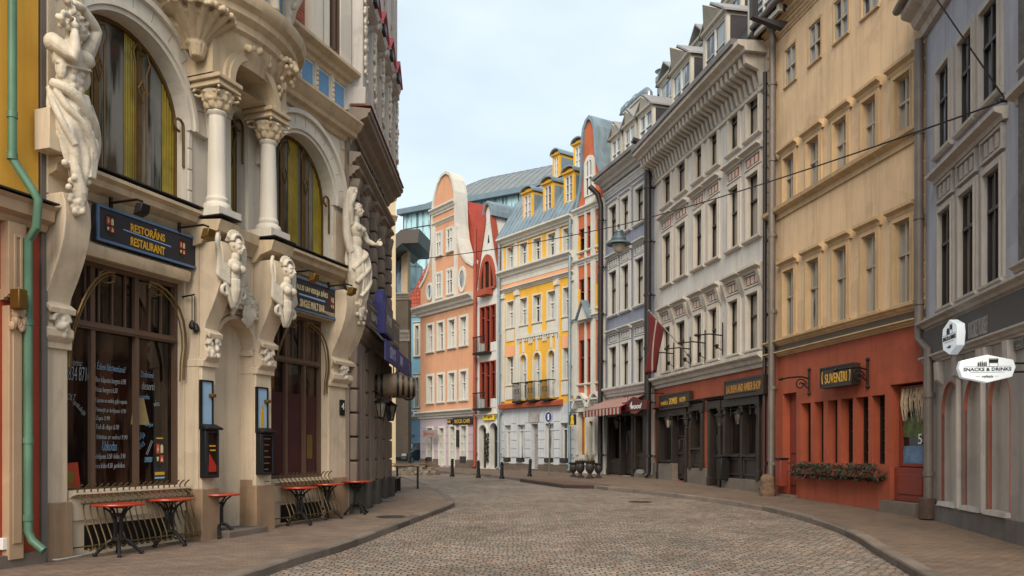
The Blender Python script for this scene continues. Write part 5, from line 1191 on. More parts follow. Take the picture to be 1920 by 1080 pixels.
# urn planters
M_urn = mat('dark bronze urn', '#2f2723', .6, .1, var=.3, bump=.1)
M_dryleaf = mat('dry grass blades','#7a7358',.8,var=.3,islands=.3)
for i, (a, b_, c_, g_, lb) in enumerate(((1075,893,867,0,'squat dark urn farthest left under the orange house, empty'),(1088,895,864,1,'dark urn with short dry grass, second from the left under the orange house'),(1106,896,864,2,'dark urn with tall dry grass, third from the left under the orange house'),(1122,895,868,0,'squat dark urn nearest the striped awning, empty'))):
    p = G(a,b_); h = (b_-c_)/F0*p.y; T = thing('urn_planter', lb, 'planter', p, 0, 'dark urn planters under the orange house'); k = h/.85
    MB().lathe([(.2,0),(.2,.05),(.1,.1),(.08,.2),(.13,.26),(.22,.4),(.24,.6),(.2,.7),(.27,.78),(.28,.84),(.24,.86),(.2,.8),(0,.78)],0,0,0,16).build('urn', M_urn, T).scale = (k,k,k)
    if g_:
        m_ = MB(); rng = random.Random(i)
        for q in range(70): a_ = rng.random()*2*PI; rr_ = rng.random()*.2; hh = (.18 if g_ == 1 else .45)*rng.uniform(.6,1.2); d_ = rng.uniform(.05,.25); c0 = Vector((rr_*math.cos(a_),rr_*math.sin(a_),.78*k)); c1 = c0+Vector((d_*math.cos(a_),d_*math.sin(a_),hh)); n_ = Vector((-math.sin(a_),math.cos(a_),0))*.012; m_.add([c0-n_,c0+n_,c1],[(0,1,2)])
        m_.build('foliage', M_dryleaf, T, smooth=0, fix=False)
# wooden terrace deck on the road
M_deck = mat('weathered deck boards', '#5d463a', .85, var=.3, scale=3, islands=.2)
pts = [G(975,897.5,.02), G(1062,901,.02), G(1144,910,.02), G(1057,908.5,.02)]
T = thing('terrace_deck','low brown wooden terrace deck standing on the setts by the kerb','deck',(0,0,0))
a, b_, c_, d_ = [Vector((p.x,p.y,0)) for p in pts]; n = 14; m_ = MB(); fr = MB()
for i in range(n):
    t0, t1 = i/n+.004, (i+1)/n-.004
    q = [a+(d_-a)*t0, b_+(c_-b_)*t0, b_+(c_-b_)*t1, a+(d_-a)*t1]
    m_.add([(p.x,p.y,zg(p.y)-.0) for p in q]+[(p.x,p.y,zg(p.y)+.035) for p in q],[(0,3,2,1),(4,5,6,7),(0,1,5,4),(1,2,6,5),(2,3,7,6),(3,0,4,7)])
m_.build('boards', M_deck, T, smooth=0)
for p, q in ((a,d_),(d_,c_),(c_,b_),(b_,a)):
    fr.add([(p.x,p.y,zg(p.y)-.14),(q.x,q.y,zg(q.y)-.14),(q.x,q.y,zg(q.y)-.004),(p.x,p.y,zg(p.y)-.004)],[(0,1,2,3)])
fr.build('skirt', mat('dark deck skirt','#34261f',.9,var=.2), T, smooth=0)
# ---------------------------------------------------------------- hanging street lamp and wires
Yl = 27.0; zl_ = EYE+(HOR-455)/F0*Yl; xl = (1160-960)/F0*Yl
fl = Fac((8.72,16.85),(7.28,8.85)); wp = fl.w(fl.x(1886,.02),.02,fl.z(1886,188,.02))
T = thing('street_lamp','grey bell shaped street lamp hanging on the wire across the street','street lamp',(xl,Yl,zl_))
M_lampm = mat('grey green lamp housing','#56656c',.5,.3,var=.15,bump=.03)
MB().lathe([(.03,.5),(.05,.42),(.16,.4),(.17,.34),(.15,.33),(.15,.22),(.25,.17),(.26,.08),(.25,.06),(.4,-.02),(.42,-.06),(.39,-.06),(.2,.0),(0,.02)],0,0,0,24).build('housing', M_lampm, T)
MB().lathe([(.21,-.06),(.2,-.16),(.14,-.3),(.05,-.36),(0,-.365)],0,0,0,18).build('diffuser', mat('frosted lamp glass','#a69f92',.3,var=.15,bump=0), T)
MB().box(-.03,.03,-.03,.03,.48,.62).build('clamp', M_iron, T)
def wire(name, label, P, r=.014, sag=.0, group=None):
    b = MB(); o = P[0]
    pts = []
    for a, c in zip(P, P[1:]):
        a, c = Vector(a), Vector(c)
        for k in range(13): t = k/12; q = a+(c-a)*t; q.z -= sag*4*t*(1-t); pts.append(q-Vector(o))
    b.tube(pts, r, 5); ob = b.build(name, M_iron, None, loc=tuple(o)); return tag(ob, label, 'cable', group)
lampt = Vector((xl,Yl,zl_+.58))
lf = Vector(((700-960)/F0*20.5, 20.5, EYE+(HOR-508)/F0*20.5))
fL = Fac((-3.6,17.6),(-3.3,24.8))
wire('lamp_wire','thin wire from the lilac house to the hanging street lamp and on across the street',[wp,lampt,(-4.2,33.5,EYE+(HOR-487)/F0*33.5)],.016,.12)
wire('stay_wire','thin dark wire running steeply up the lilac house front',[wp,Vector((fl.x(1755,.5),0,0)) and fl.w(fl.x(1757,.75),.75,fl.z(1757,0,.75)),fl.w(fl.x(1740,.75),.75,fl.z(1740,-60,.75))],.014)
T = thing('wall_anchor','small iron wall anchor where the two wires meet on the lilac house','bracket',wp,fl.rz)
MB().tube([(0,.02,0),(0,-.08,0)],.035,8).tube([(0,-.06,.0),(.06,-.1,.0),(0,-.14,0),(-.05,-.1,0),(0,-.06,0)],.01,5).build('hook', M_iron, T)
# ================================================================== LEFT SIDE: THE RESTAURANT HOUSE
M_cream = mat('cream render', '#cab89f', .9, var=.13, scale=.9, stain=.28, bump=.25)
M_ash = mat('pale ashlar', '#cdc5b8', .85, var=.1, scale=.8, stain=.2, bump=.15)
M_buff = mat('buff stone', '#bfab8d', .85, var=.16, stain=.3, bump=.2)
M_plin = mat('brown plinth', '#94795f', .9, var=.2, stain=.3, bump=.25)
M_marble = mat('white sculpted stone', '#cbc0ae', .85, var=.26, scale=4, stain=.3, bump=.2, bscale=30)
M_brass = mat('aged brass', '#6f5630', .45, .55, var=.3, scale=4, bump=.05)
M_curtain = mat('mustard curtain', '#94800e', .6, var=.4, scale=2.5, bump=.1, coat=.7)
M_glass_rest = glassmat('restaurant glass', '#120c0a', '#3a2a20', .3, spec=.45)
M_glass_up = glassmat('hall glass', '#2b2a27', '#6b6a66', .5, spec=.5)
LA, LD = Vector((-6.11,11.05)), Vector((.37,1)).normalized()
def on_line(uu):
    k = (uu-960)/F0; t = (k*LA.y-LA.x)/(LD.x-k*LD.y); return LA+LD*t
f = Fac(on_line(70), on_line(654)); H = f.thing('restaurant_house', 'cream art nouveau house with arched windows, columns and restaurant signs', 'house'); u = lambda a, o=0: f.x(a,o)
BO = .26                                                              # the middle bay stands this far out
W1 = (u(122),u(345),.87,4.2); W2 = (u(506),u(612),.92,4.2)
xb0, xb1 = u(372,BO), u(506,BO)
dx0, dx1 = u(404,BO), u(474,BO); dz = 3.74; dr = (dx1-dx0)/2
c1, c2 = u(407,.45), u(503,.45); cm = (c1+c2)/2
ax1, ar1 = u(240), 1.2; ax2, ar2 = u(565), 1.07; asp, asill = 6.72, 5.36
sx0, sx1 = u(427), u(460)
zcor, zb = 8.3, 8.38
up_holes = [(ax1-ar1,ax1+ar1,asill,asp+ar1,ar1),(ax2-ar2,ax2+ar2,asill,asp+ar2,ar2),(sx0,sx1,asill,asp+.55+(sx1-sx0)/2,(sx1-sx0)/2)]
MB().wall(0,f.W,-.2,5.0,[W1,W2,(dx0,dx1,.12,dz)],depth=.32,D=6).build('wall', M_cream, H, smooth=0)
MB().wall(0,f.W,5.0,zcor+.5,up_holes,depth=.3,D=6).build('wall', M_ash, H, smooth=0)
MB().wall(xb0,xb1,-.1,5.0,[(dx0,dx1,.12,dz,dr)],depth=BO+.001,y=-BO,D=BO,closed=True).build('bay_wall', M_cream, H, smooth=0)
# ashlar joints around the arches
q = MB(); z = asill+.05
while z < asp+.1:
    for a, b in ((.02,ax1-ar1-.02),(ax1+ar1+.02,c1-.1),(sx1+.03,ax2-ar2-.03),(ax2+ar2+.02,f.W-.01)): 
        if b > a: q.box(a,b,-.035,.01,z,z+.33)
    z += .345
q.build('ashlar_courses', M_ash, H, bev=.008)
q = MB(); z = asp+.5
while z < zcor-.1: q.box(ax2+ar2+.36,f.W-.01,-.03,.01,z,z+.4); z += .415
q.build('ashlar_courses', M_cream, H, bev=.008)
for cx, r0 in ((ax1,ar1),(ax2,ar2)):
    q = MB()
    for d0, d1, oo in ((0,.07,.09),(.072,.15,.13),(.152,.36,.1),(.362,.45,.17)):
        q.arch(cx,asp,r0+d0,r0+d1,-oo,.05,0,PI-math.acos(min(1,(cx-.06)/(r0+d1))) if cx < r0+d1 else PI,seg=40)
    q.build('archivolt', M_ash, H)
    q = MB()
    for k in range(1,12): a = PI*k/12; q.tube([(cx+math.cos(a)*(r0+.155),-.1,asp+math.sin(a)*(r0+.155)),(cx+math.cos(a)*(r0+.36),-.1,asp+math.sin(a)*(r0+.36))],.006,4)
    q.build('voussoir_joints', mat('joint line','#8d8272',.9), H)  # joints between the arch stones, darker than the ashlar
q = MB(); r0 = (sx1-sx0)/2; q.arch((sx0+sx1)/2,asp+.55,r0,r0+.1,-.1,.05,seg=24); q.arch((sx0+sx1)/2,asp+.55,r0+.1,r0+.3,-.07,.05,seg=24); q.box(sx0-.3,sx0,-.07,.05,asill,asp+.55); q.box(sx1,sx1+.3,-.07,.05,asill,asp+.55); q.build('archivolt', M_ash, H)
# ---- arched hall windows: brass lattice, mustard curtains
def hall_window(cx, r, n, sp=asp, curt=()):
    q = MB(); y = .24; top = sp+r-asill
    q.box(-r,-r+.05,y-.05,y+.04,0,sp-asill); q.box(r-.05,r,y-.05,y+.04,0,sp-asill); q.box(-r,r,y-.05,y+.04,0,.07); q.arch(0,sp-asill,r-.06,r,y-.05,y+.04,seg=36)
    for k in range(1,n):
        x = -r+2*r*k/n; hh = sp-asill+math.sqrt(max(r*r-x*x,.01))-.03
        q.box(x-.05,x+.05,y-.06,y+.03,.03,hh)
        for s in (-.11,.11):
            if abs(x+s) < r-.1:
                h2 = sp-asill+math.sqrt(max(r*r-(x+s)**2,.01))-.2
                q.tube([(x+s,y-.09,.05),(x+s,y-.09,h2-.25),(x+s*1.5,y-.1,h2-.08),(x+s*.9,y-.1,h2+.06),(x+s*.2,y-.1,h2)],.016,6)
        q.tube([(x-.07,y-.1,hh-.75),(x,y-.11,hh-.62),(x+.07,y-.1,hh-.75),(x,y-.11,hh-.95),(x-.07,y-.1,hh-.75)],.016,6)
    for s in (-1,1): q.tube([(s*(r-.02),y-.2,sp-asill-.6),(s*(r-.02),y-.2,sp-asill)]+[(s*(r-.12+.1*math.cos(t*.6)),y-.2,sp-asill+.1*math.sin(t*.6)+.05) for t in range(9)],.024,6)
    W_ = q.build('window', M_brass, H, (cx,0,asill))
    P = [(-r+.02,y,.02),(r-.02,y,.02)]+[((r-.02)*math.cos(PI*i/24),y,sp-asill+(r-.02)*math.sin(PI*i/24)) for i in range(25)]
    MB().add(P,[tuple(range(len(P)))]).build('pane', M_glass_up, W_, smooth=0)
    for a, b in curt:
        x0, x1 = -r+2*r*a, -r+2*r*b; N = 14; m_ = MB()
        for i in range(N+1):
            x = x0+(x1-x0)*i/N; hh = sp-asill+math.sqrt(max(r*r-x*x,.0))-.04; m_.v += [(x,y-.014-.008*math.sin(i*2.1),.06),(x,y-.014-.008*math.sin(i*2.1),hh)]
        m_.f = [(2*i,2*i+2,2*i+3,2*i+1) for i in range(N)]; m_.build('curtain', M_curtain, W_, smooth=80, fix=False)
hall_window(ax1,ar1,3,curt=((.02,.3),(.56,.65),(.88,.99)))
hall_window(ax2,ar2,3,curt=((.05,.24),(.44,.6),(.84,.99)))
hall_window((sx0+sx1)/2,(sx1-sx0)/2,2,asp+.55,curt=((.08,.5),(.55,.95)))
# ---- sill cornice, string courses
c = MB(); c.mould([(-.02,5.0),(.06,5.0),(.12,5.1),(.3,5.16),(.32,5.24),(.4,5.28),(.4,5.33),(-.02,5.37)],.03,xb0-.02); c.mould([(-.02,5.0),(.06,5.0),(.12,5.1),(.3,5.16),(.32,5.24),(.4,5.28),(.4,5.33),(-.02,5.37)],xb1+.02,f.W); c.builds('sill_cornice', M_buff, H)
MB().box(.03,xb0-.02,-.42,.0,5.375,5.395).box(xb1+.02,f.W,-.42,.0,5.375,5.395).builds('sill_flashing', M_dkmetal, H)
c = MB(); P_ = [(BO-.02,4.8),(BO+.1,4.83),(BO+.2,4.94),(BO+.44,5.01),(BO+.47,5.1),(BO+.5,5.18),(-.0,5.24),(0,4.8)]
for a, b in ((xb0-.06,dx0-.0),(dx1-.06,xb1+.06)): c.mould(P_,a,b)
c.mould([(0,4.9),(BO+.04,4.9),(BO+.1,5.02),(BO+.18,5.1),(BO+.2,5.27),(0,5.33)],dx0+.004,dx1-.064); c.builds('sill_cornice', M_buff, H)
q = MB(); [q.box(a-.02,b+.02,-BO-.53,-.002,5.245,5.262) for a, b in ((xb0-.06,dx0),(dx1-.06,xb1+.06))]; q.builds('sill_flashing', M_dkmetal, H)
c = MB(); c.mould([(-.02,4.2),(.16,4.2),(.2,4.28),(.2,4.36),(.1,4.42),(-.02,4.46)],W1[0]+.12,xb0-.1); c.mould([(-.02,4.2),(.16,4.2),(.2,4.28),(.2,4.36),(.1,4.42),(-.02,4.46)],xb1+.1,W2[1]); c.builds('lintel_moulding', M_buff, H)
# ---- pillars with their S shaped consoles
pil = [(.02,u(122),0,.77),(xb0+.02,dx0-.06,BO,.85),(dx1+.02,xb1-.02,BO,.85),(u(613),f.W-.02,0,.9)]
for k, (a, b, o, pz) in enumerate(pil):
    m_ = MB(); m_.box(a,b,-o-.05,.1,-.15,3.0)
    m_.mould([(o,2.86),(o+.08,2.9),(o+.17,3.0),(o+.17,3.1),(o+.12,3.13),(o+.09,3.22),(o+.14,3.36),(o+.2,3.3),(o+.22,3.38),(o+.1,3.46),(o+.13,3.56),(o+.24,3.76),(o+.36,4.02),(o+.44,4.26),(o+.48,4.5),(o+.47,4.72),(o+.42,4.86),(o,4.86)],a,b)
    m_.box(a-.03,b+.03,-o-.1,.05,2.84,2.96)
    m_.build('pillar', M_cream, H, bev=.012)
    q = MB(); xm = (a+b)/2
    q.arch(xm,3.2,.1,.15,-o-.2,-o-.05,0,PI,14); rr = random.Random(k)
    for i in range(16): q.ell((xm+rr.uniform(-.09,.09),-o-.16+rr.uniform(-.03,.03),3.02+rr.uniform(0,.26)),(.045,.04,.05),7,5)
    remesh(q.build('capital_ornament', M_marble, H), .014, 1)
    MB().box(a-.06,b+.05,-o-.11,.1,-.15,pz,(.012,.012)).build('plinth', M_plin, H, bev=.015)
# pilaster strips behind the statues
for a, b, o_, zt_ in ((.02,u(122)+.15,.16,7.9),(u(622),f.W-.02,.09,6.6)): MB().box(a,b,-o_,.02,4.87,zt_).build('pilaster', M_cream, H, bev=.01)
# ---- doorway in the bay
q = MB(); q.arch((dx0+dx1)/2,dz-dr,dr,dr+.07,-BO-.05,-BO+.02,seg=28); q.arch((dx0+dx1)/2,dz-dr,dr+.09,dr+.2,-BO-.035,-BO+.02,seg=28); q.build('door_arch', M_cream, H)
MB().box(dx0,dx1,.3,.36,.1,dz).build('door', M_wood_dk, H)
q = MB(); q.box(dx1-.02,dx1+.01,-BO+.01,.3,.12,.95); q.build('plinth', M_plin, H, bev=.008); q = MB(); q.box(dx1-.05,dx1+.01,-BO-.01,.3,dz-dr-.1,dz-dr-.0); q.build('impost', M_cream, H, bev=.01); q = MB(); q.box(dx0+.02,dx0+.1,-.0,.28,.12,dz-dr); q.box(dx0+.1,dx1-.02,.2,.28,dz-dr-.06,dz-dr+.06); q.build('door_frame', M_wood_dk, H)
MB().box(dx0-.05,dx1+.02,-BO-.32,.3,-.1,.13).build('doorstep', M_stonegrey, H, bev=.02)
# ---- columns on the bay, with capitals
for cx in (c1,c2):
    m_ = MB(); r = .145
    m_.box(cx-.27,cx+.27,-.72,-.18,5.26,5.4)
    m_.lathe([(.22,5.4),(.23,5.45),(.21,5.5),(.175,5.53),(.185,5.58),(.165,5.62),(r+.01,5.65),(r+.005,6.1),(r-.015,6.95),(r+.01,6.98),(r+.02,7.01),(r,7.04),(r,7.06),(r+.05,7.25),(r+.1,7.33)],cx,-.45,0,28)
    C_ = m_.build('column', M_ash, H)
    m_ = MB()
    for k in range(8):
        a = PI/4*k+.2
        for z0, rr, tt in ((7.06,.165,.085),(7.17,.19,.07)):
            aa = a+(PI/8 if z0 > 7.1 else 0); m_.ell((cx+math.cos(aa)*rr,-.45+math.sin(aa)*rr,z0+.06),(.06,.06,.09),8,6); m_.ell((cx+math.cos(aa)*(rr+.045),-.45+math.sin(aa)*(rr+.045),z0+.12),(.045,.045,.035),7,5)
    for sx in (-1,1):
        for sy in (-1,1): m_.tube([(cx+sx*(.2+.06*math.cos(t*.8)),-.45+sy*(.2+.06*math.cos(t*.8)),7.3+.06*math.sin(t*.8)) for t in range(8)],.025,6)
    m_.lathe([(.17,7.04),(.19,7.2),(.23,7.3)],cx,-.45,0,16)
    remesh(m_.build('capital', M_buff, C_), .014, 1)
    MB().box(cx-.27,cx+.27,-.72,-.12,7.36,7.41).box(cx-.24,cx+.24,-.69,-.12,7.41,7.47).box(cx-.29,cx+.29,-.74,-.1,7.47,7.54).build('impost', M_buff, H, bev=.012)
# vault over the bay: front arch, soffit and flaring corbels
ra = (c2-c1)/2-.13; az = 7.55
m_ = MB(); m_.wall(c1-.3,c2+.3,az,zb,[(cm-ra,cm+ra,az,az+ra,ra)],depth=.55,y=-.62,D=.55); m_.build('bay_arch', M_buff, H, smooth=30)
q = MB(); q.arch(cm,az,ra,ra+.13,-.72,-.6,seg=30); q.arch(cm,az,ra+.13,ra+.2,-.68,-.6,seg=30); q.build('archivolt', M_buff, H)
sy = .62
def bowl(prof, seg=40): return MB().lathe(prof, cm, 0, 0, seg, PI, 2*PI, 1, sy)
RB = (c2-c1)/2+1.08
bowl([(RB-.62,zb-.45),(RB-.55,zb-.3),(RB-.42,zb-.18),(RB-.4,zb-.05),(RB-.3,zb),(RB-.28,zb+.12),(RB-.12,zb+.2),(RB-.1,zb+.3),(RB+.04,zb+.36),(RB+.1,zb+.46),(RB+.1,zb+.54),(RB-.05,zb+.6),(RB-.4,zb+.66)]).build('bay_cornice', M_buff, H)
# oriel above
bowl([(RB-.45,zb+.6),(RB-.45,zb+4.4)]).build('oriel_wall', M_ash, H)
for k in range(7):
    a = PI+PI*(k+.5)/7
    for da, nm in ((.0,'blue_panel'),):
        P = []
        for t in (-.13,.13): P.append((cm+math.cos(a+t)*(RB-.43),math.sin(a+t)*(RB-.43)*sy))
        MB().add([(P[0][0],P[0][1],zb+.85),(P[1][0],P[1][1],zb+.85),(P[1][0],P[1][1],zb+1.6),(P[0][0],P[0][1],zb+1.6)],[(0,1,2,3)]).build('blue_panel', mat('painted blue panel','#5f8db5',.6,var=.08), H, smooth=0)
for k in range(8):
    a = PI+PI*k/7; px, py = cm+math.cos(a)*(RB-.36), math.sin(a)*(RB-.36)*sy
    m_ = MB(); m_.tube([(px,py,zb+.75),(px,py,zb+1.9)],.1,8); m_.tube([(px+math.cos(a)*.0,py,zb+1.1),(px+math.cos(a)*.12,py+math.sin(a)*.12,zb+1.4),(px+math.cos(a)*.25,py+math.sin(a)*.25,zb+1.75)],[.08,.12,.16],8)
    rr = random.Random(k)
    for i in range(10): t = rr.random(); m_.ell((px+math.cos(a)*(.06+.2*t)+rr.uniform(-.06,.06),py+math.sin(a)*(.06+.2*t),zb+1.0+.75*t),(.07,.07,.08),7,5)
    remesh(m_.build('oriel_bracket', M_marble, H), .02, 1)
bowl([(RB-.4,zb+1.85),(RB-.1,zb+1.95),(RB-.05,zb+2.1),(RB-.4,zb+2.15)]).build('oriel_cornice', M_buff, H)
def shell(cx, cy, z0, z1, r, n, big=True, seed=1):
    """corbel of acanthus leaves opening upward under the cornice"""
    m_ = MB(); rr = random.Random(seed)
    m_.lathe([(r*.16,z0),(r*.22,z0+(z1-z0)*.25),(r*.3,z0+(z1-z0)*.33),(r*.26,z0+(z1-z0)*.38),(r*.34,z0+(z1-z0)*.55),(r*.6,z0+(z1-z0)*.82),(r*.95,z1)],cx,cy,0,28)
    for k in range(n):
        a = PI+PI*(k+.5)/n
        P = [(r*.26,z0+(z1-z0)*.38),(r*.42,z0+(z1-z0)*.58),(r*.7,z0+(z1-z0)*.8),(r*.98,z0+(z1-z0)*.93),(r*1.06,z0+(z1-z0)*.86)]
        m_.tube([(cx+math.cos(a)*p,cy+math.sin(a)*p,z) for p, z in P],[.03,.06,.075,.06,.03],7)
        for s in (-1,1):
            for i, (p, z) in enumerate(P[1:4]): m_.ell((cx+math.cos(a+s*.13)*p*1.03,cy+math.sin(a+s*.13)*p*1.03,z+.02),(.05,.05,.06),7,5)
    for k in range(7):
        a = PI+PI*(k+.5)/7; m_.tube([(cx+math.cos(a)*r*.17,cy+math.sin(a)*r*.17,z0+.02),(cx+math.cos(a)*r*.27,cy+math.sin(a)*r*.27,z0+(z1-z0)*.3)],.03,6)
    return m_
m_ = shell(c1-.42,-.4,7.72,zb+.05,.56,8); q = m_.build('shell_corbel', M_buff, H); remesh(q,.016,1)
m_ = shell(c2+.05,-.5,7.75,zb+.05,.42,7); rr = random.Random(4)
for i in range(26):
    t = rr.random(); m_.ell((c2+.05+rr.gauss(0,.1),-.66-.3*t+rr.gauss(0,.03),7.85+.5*t+rr.gauss(0,.04)),(.04,.04,.05),8,6)
remesh(m_.build('shell_corbel', M_buff, H), .014, 1)
m_ = MB(); rr = random.Random(8)
for i in range(30): a = rr.uniform(.35*PI,.65*PI); m_.ell((cm+math.cos(a)*(ra+.25)+rr.gauss(0,.05),-.74+rr.gauss(0,.03),az+math.sin(a)*(ra+.18)+rr.gauss(0,.05)),(.06,.06,.075),7,5)
remesh(m_.build('keystone_ornament', M_buff, H), .016, 1)
# ---- cornice, blue frieze and brick storey right of the bay
x0 = cm+RB-.45; xL = .0
for a, b in ((x0-.35,f.W),(xL,cm-RB+.5)):
    c = MB(); k_ = 0 if a > 1 else .3; c.mould([(-.02,zcor-.06+k_),(.06,zcor-.04+k_),(.1,zcor+.04+k_),(.2,zcor+.08+k_),(.22,zcor+.16+k_),(.32,zcor+.24+k_),(.34,zcor+.3+k_),(.38,zcor+.34+k_),(.38,zcor+.39+k_),(-.02,zcor+.46+k_)],a,b); c.build('cornice', M_buff, H)
    MB().box(a,b,-.05,4,zcor+.5,zcor+1.15).build('frieze', M_ash, H, smooth=0)
    c = MB(); c.mould(CORN(zcor+1.13,.32,.36),a,b); c.build('cornice', M_buff, H)
    M_brick = brickmat('red brick', '#97402f', '#7d3427', '#8a7263', .24, .075, .01, bump=.4, distort=0, var=.15, xz=True)
    MB().box(a,b,-.02,4,zcor+1.4,zcor+6).build('brick_wall', M_brick, H, smooth=0)
M_bluep = MATS['painted blue panel']
n = 4
for k in range(n):
    a = x0+.35+(f.W-x0-.45)*k/n; b = a+(f.W-x0-.45)/n-.2; MB().box(a,b,-.06,.0,zcor+.55,zcor+1.08).build('blue_panel', M_bluep, H, smooth=0)
    q = MB(); xx = a-.1; q.box(xx-.06,xx+.06,-.1,.0,zcor+.5,zcor+1.13)
    for i in range(5): q.ell((xx,-.11,zcor+.62+i*.1),(.04,.03,.045),7,5)
    q.build('frieze_ornament', M_marble, H)
xw0, xw1 = u(603), u(624)
q = MB(); 
for a, b in ((u(570),u(593)),(xw0-.26,xw0),(xw1,xw1+.42)): q.box(a,b,-.2,.0,zcor+1.42,zcor+6)
q.build('pilaster', M_ash, H, bev=.01)
window(H,xw0,xw1,zcor+1.6,zcor+4.2,-.02,M_frame_b,M_glass_r,2,(.68,),fw=.06,out=.05,deep=.1)
# ---- ground floor windows
def rest_window(w, mull, seed, panes_lit):
    q = MB(); y = .2; W, Hh = w[1]-w[0], w[3]-w[2]; tr = 3.27-w[2]
    q.frame(0,W,0,Hh,.07,y-.07,y+.03)
    for m_ in mull: q.box(m_-.036,m_+.036,y-.07,y+.03,.07,tr+.0); q.box(m_-.04,m_+.04,y-.06,y+.03,tr,Hh-.05)
    q.box(.06,W-.06,y-.09,y+.03,tr-.05,tr+.06); q.box(.06,W-.06,y-.11,y-.08,tr-.02,tr+.03)
    k = 1
    while k*.24 < W: q.box(k*.24-.015,k*.24+.015,y-.03,y+.02,tr+.06,Hh-.05); k += 1
    Wd = q.build('window', M_frame_b, H, (w[0],0,w[2]))
    MB().quad((.02,y,.02),(W-.02,y,.02),(W-.02,y,Hh-.02),(.02,y,Hh-.02)).build('pane', M_glass_rest, Wd, smooth=0, fix=False)
    b = MB()
    for s, x in ((1,.02),(-1,W-.02)):
        P = [(x+s*(.02),-.03,1.75)]+[(x+s*(.02),-.04,tr-.35)]+[(x+s*(.02+.75*(1-math.cos(t/8*PI/2))),-.05-.1*math.sin(t/8*PI),tr-.35+1.15*math.sin(t/8*PI/2)) for t in range(1,9)]
        b.tube(P,.019,7); b.tube([(p[0]+s*.05,p[1]+.03,p[2]-.03) for p in P],.012,6)
        e = P[-1]; b.tube([(e[0]+s*(.14*math.cos(t*.6)-.14),e[1],e[2]-.1+.12*math.sin(t*.6)*(1-t*.05)) for t in range(11)],.013,6)
    b.build('brass_arch', M_brass, Wd)
    return Wd, y, W, Hh
WA, y, W, Hh = rest_window(W1,[u(188)-W1[0],u(270)-W1[0]],1,None)
M_chalk = mat('chalk lettering', '#8f9497', .9, var=.2, bump=0); M_chalkb = mat('blue chalk lettering', '#6a8ba6', .9, var=.2, bump=0)
Y0 = y-.004
def chalk(lines, m_):
    for t, ua, va, hh, ww, rot in lines:
        x = u(ua)-W1[0]; z = f.z(ua,va)-W1[2]; MB().text(t,x,Y0,z,hh,ww,depth=.004,bold=-.014,shear=.2,rot=rot,align='l').build('chalk_line', m_, WA, smooth=0)
chalk([('ēdienu:',140,676,.1,.3,.02),('tel. 2834 8716',124,697,.2,.56,.03),('WOLT',138,741,.09,.2,-.1),('vai',130,731,.07,.12,.2),('aplikācija',157,752,.09,.26,-.75),('caur',128,750,.06,.12,.2),
       ('· Bier kāpostu burgers 6.90',195,711,.11,.58,.0),('· Vistas burgers 6.50',195,730,.1,.42,.0),('· Kāpostu un maltās gaļas cepetis',195,750,.09,.6,.0),('· Pelmeņi ar krējumu 4.90',195,768,.09,.58,-.01),('· Zupa 3.90',195,784,.08,.28,.0),('· Fish & chips 6.90',196,801,.1,.44,.0),('· Ribiņas ar mērci 9.90',196,820,.09,.6,.0),
       ('Saldējums 3.50  kūka 3.90',194,857,.1,.58,.0),('Siera kūka 4.50  pankūkas',195,875,.1,.56,.0),('deserti',284,722,.12,.26,.0),('vīns',306,757,.09,.12,.2),('||',296,838,.25,.05,-.4)],M_chalk)
chalk([('@ Ēdieni līdzņemšanai!',192,684,.16,.6,-.02),('Uzkodas',211,836,.14,.26,0),('Dzērieni',282,700,.1,.26,0),('karstvīns',278,742,.08,.22,0),('tēja',290,796,.08,.16,0),('kafija',276,823,.12,.16,.5),('SOMERSBY',289,862,.08,.16,0),('alus',277,838,.1,.14,.6)],M_chalkb)
# crest sticker on the glass
def crest(m0, cx, y, cz, w, h, P):
    """red and black quartered crest with small pale emblems"""
    MB().prism([(cx-w/2,cz+h*.4),(cx-w*.3,cz+h/2),(cx+w*.3,cz+h/2),(cx+w/2,cz+h*.4),(cx+w/2,cz-h*.3),(cx,cz-h/2),(cx-w/2,cz-h*.3)],y-.004,y).build('crest', mat('crest black','#171412',.5,bump=0), P, smooth=0)
    q = MB(); q.box(cx-w*.4,cx-.01*w,y-.007,y-.004,cz+.02*h,cz+h*.38).box(cx+.01*w,cx+w*.4,y-.007,y-.004,cz-h*.28,cz-.02*h); q.build('crest_field', mat('crest red','#a02c22',.5,bump=0), P, smooth=0)
    q = MB(); q.prism([(cx+.08*w,cz+.05*h),(cx+.34*w,cz+.05*h),(cx+.34*w,cz+.3*h),(cx+.21*w,cz+.36*h),(cx+.08*w,cz+.3*h)],y-.008,y-.004); q.box(cx-.32*w,cx-.1*w,y-.01,y-.007,cz+.16*h,cz+.2*h); q.box(cx-.24*w,cx-.18*w,y-.01,y-.007,cz+.08*h,cz+.32*h)
    q.prism([(cx+.2*w,cz-.07*h),(cx+.34*w,cz-.24*h),(cx+.08*w,cz-.24*h)],y-.011,y-.007); q.prism([(cx-.33*w,cz-.08*h),(cx-.1*w,cz-.08*h),(cx-.16*w,cz-.22*h),(cx-.28*w,cz-.24*h)],y-.008,y-.004); q.build('crest_emblem', mat('crest cream','#c6b58c',.5,bump=0), P, smooth=0)
xs, zs_ = u(317)-W1[0], f.z(317,858)-W1[2]
MB().box(xs-.12,xs+.12,Y0-.003,Y0,zs_-.36,zs_+.34).build('sticker', mat('sticker dark blue','#20242c',.5,bump=0), WA, smooth=0)
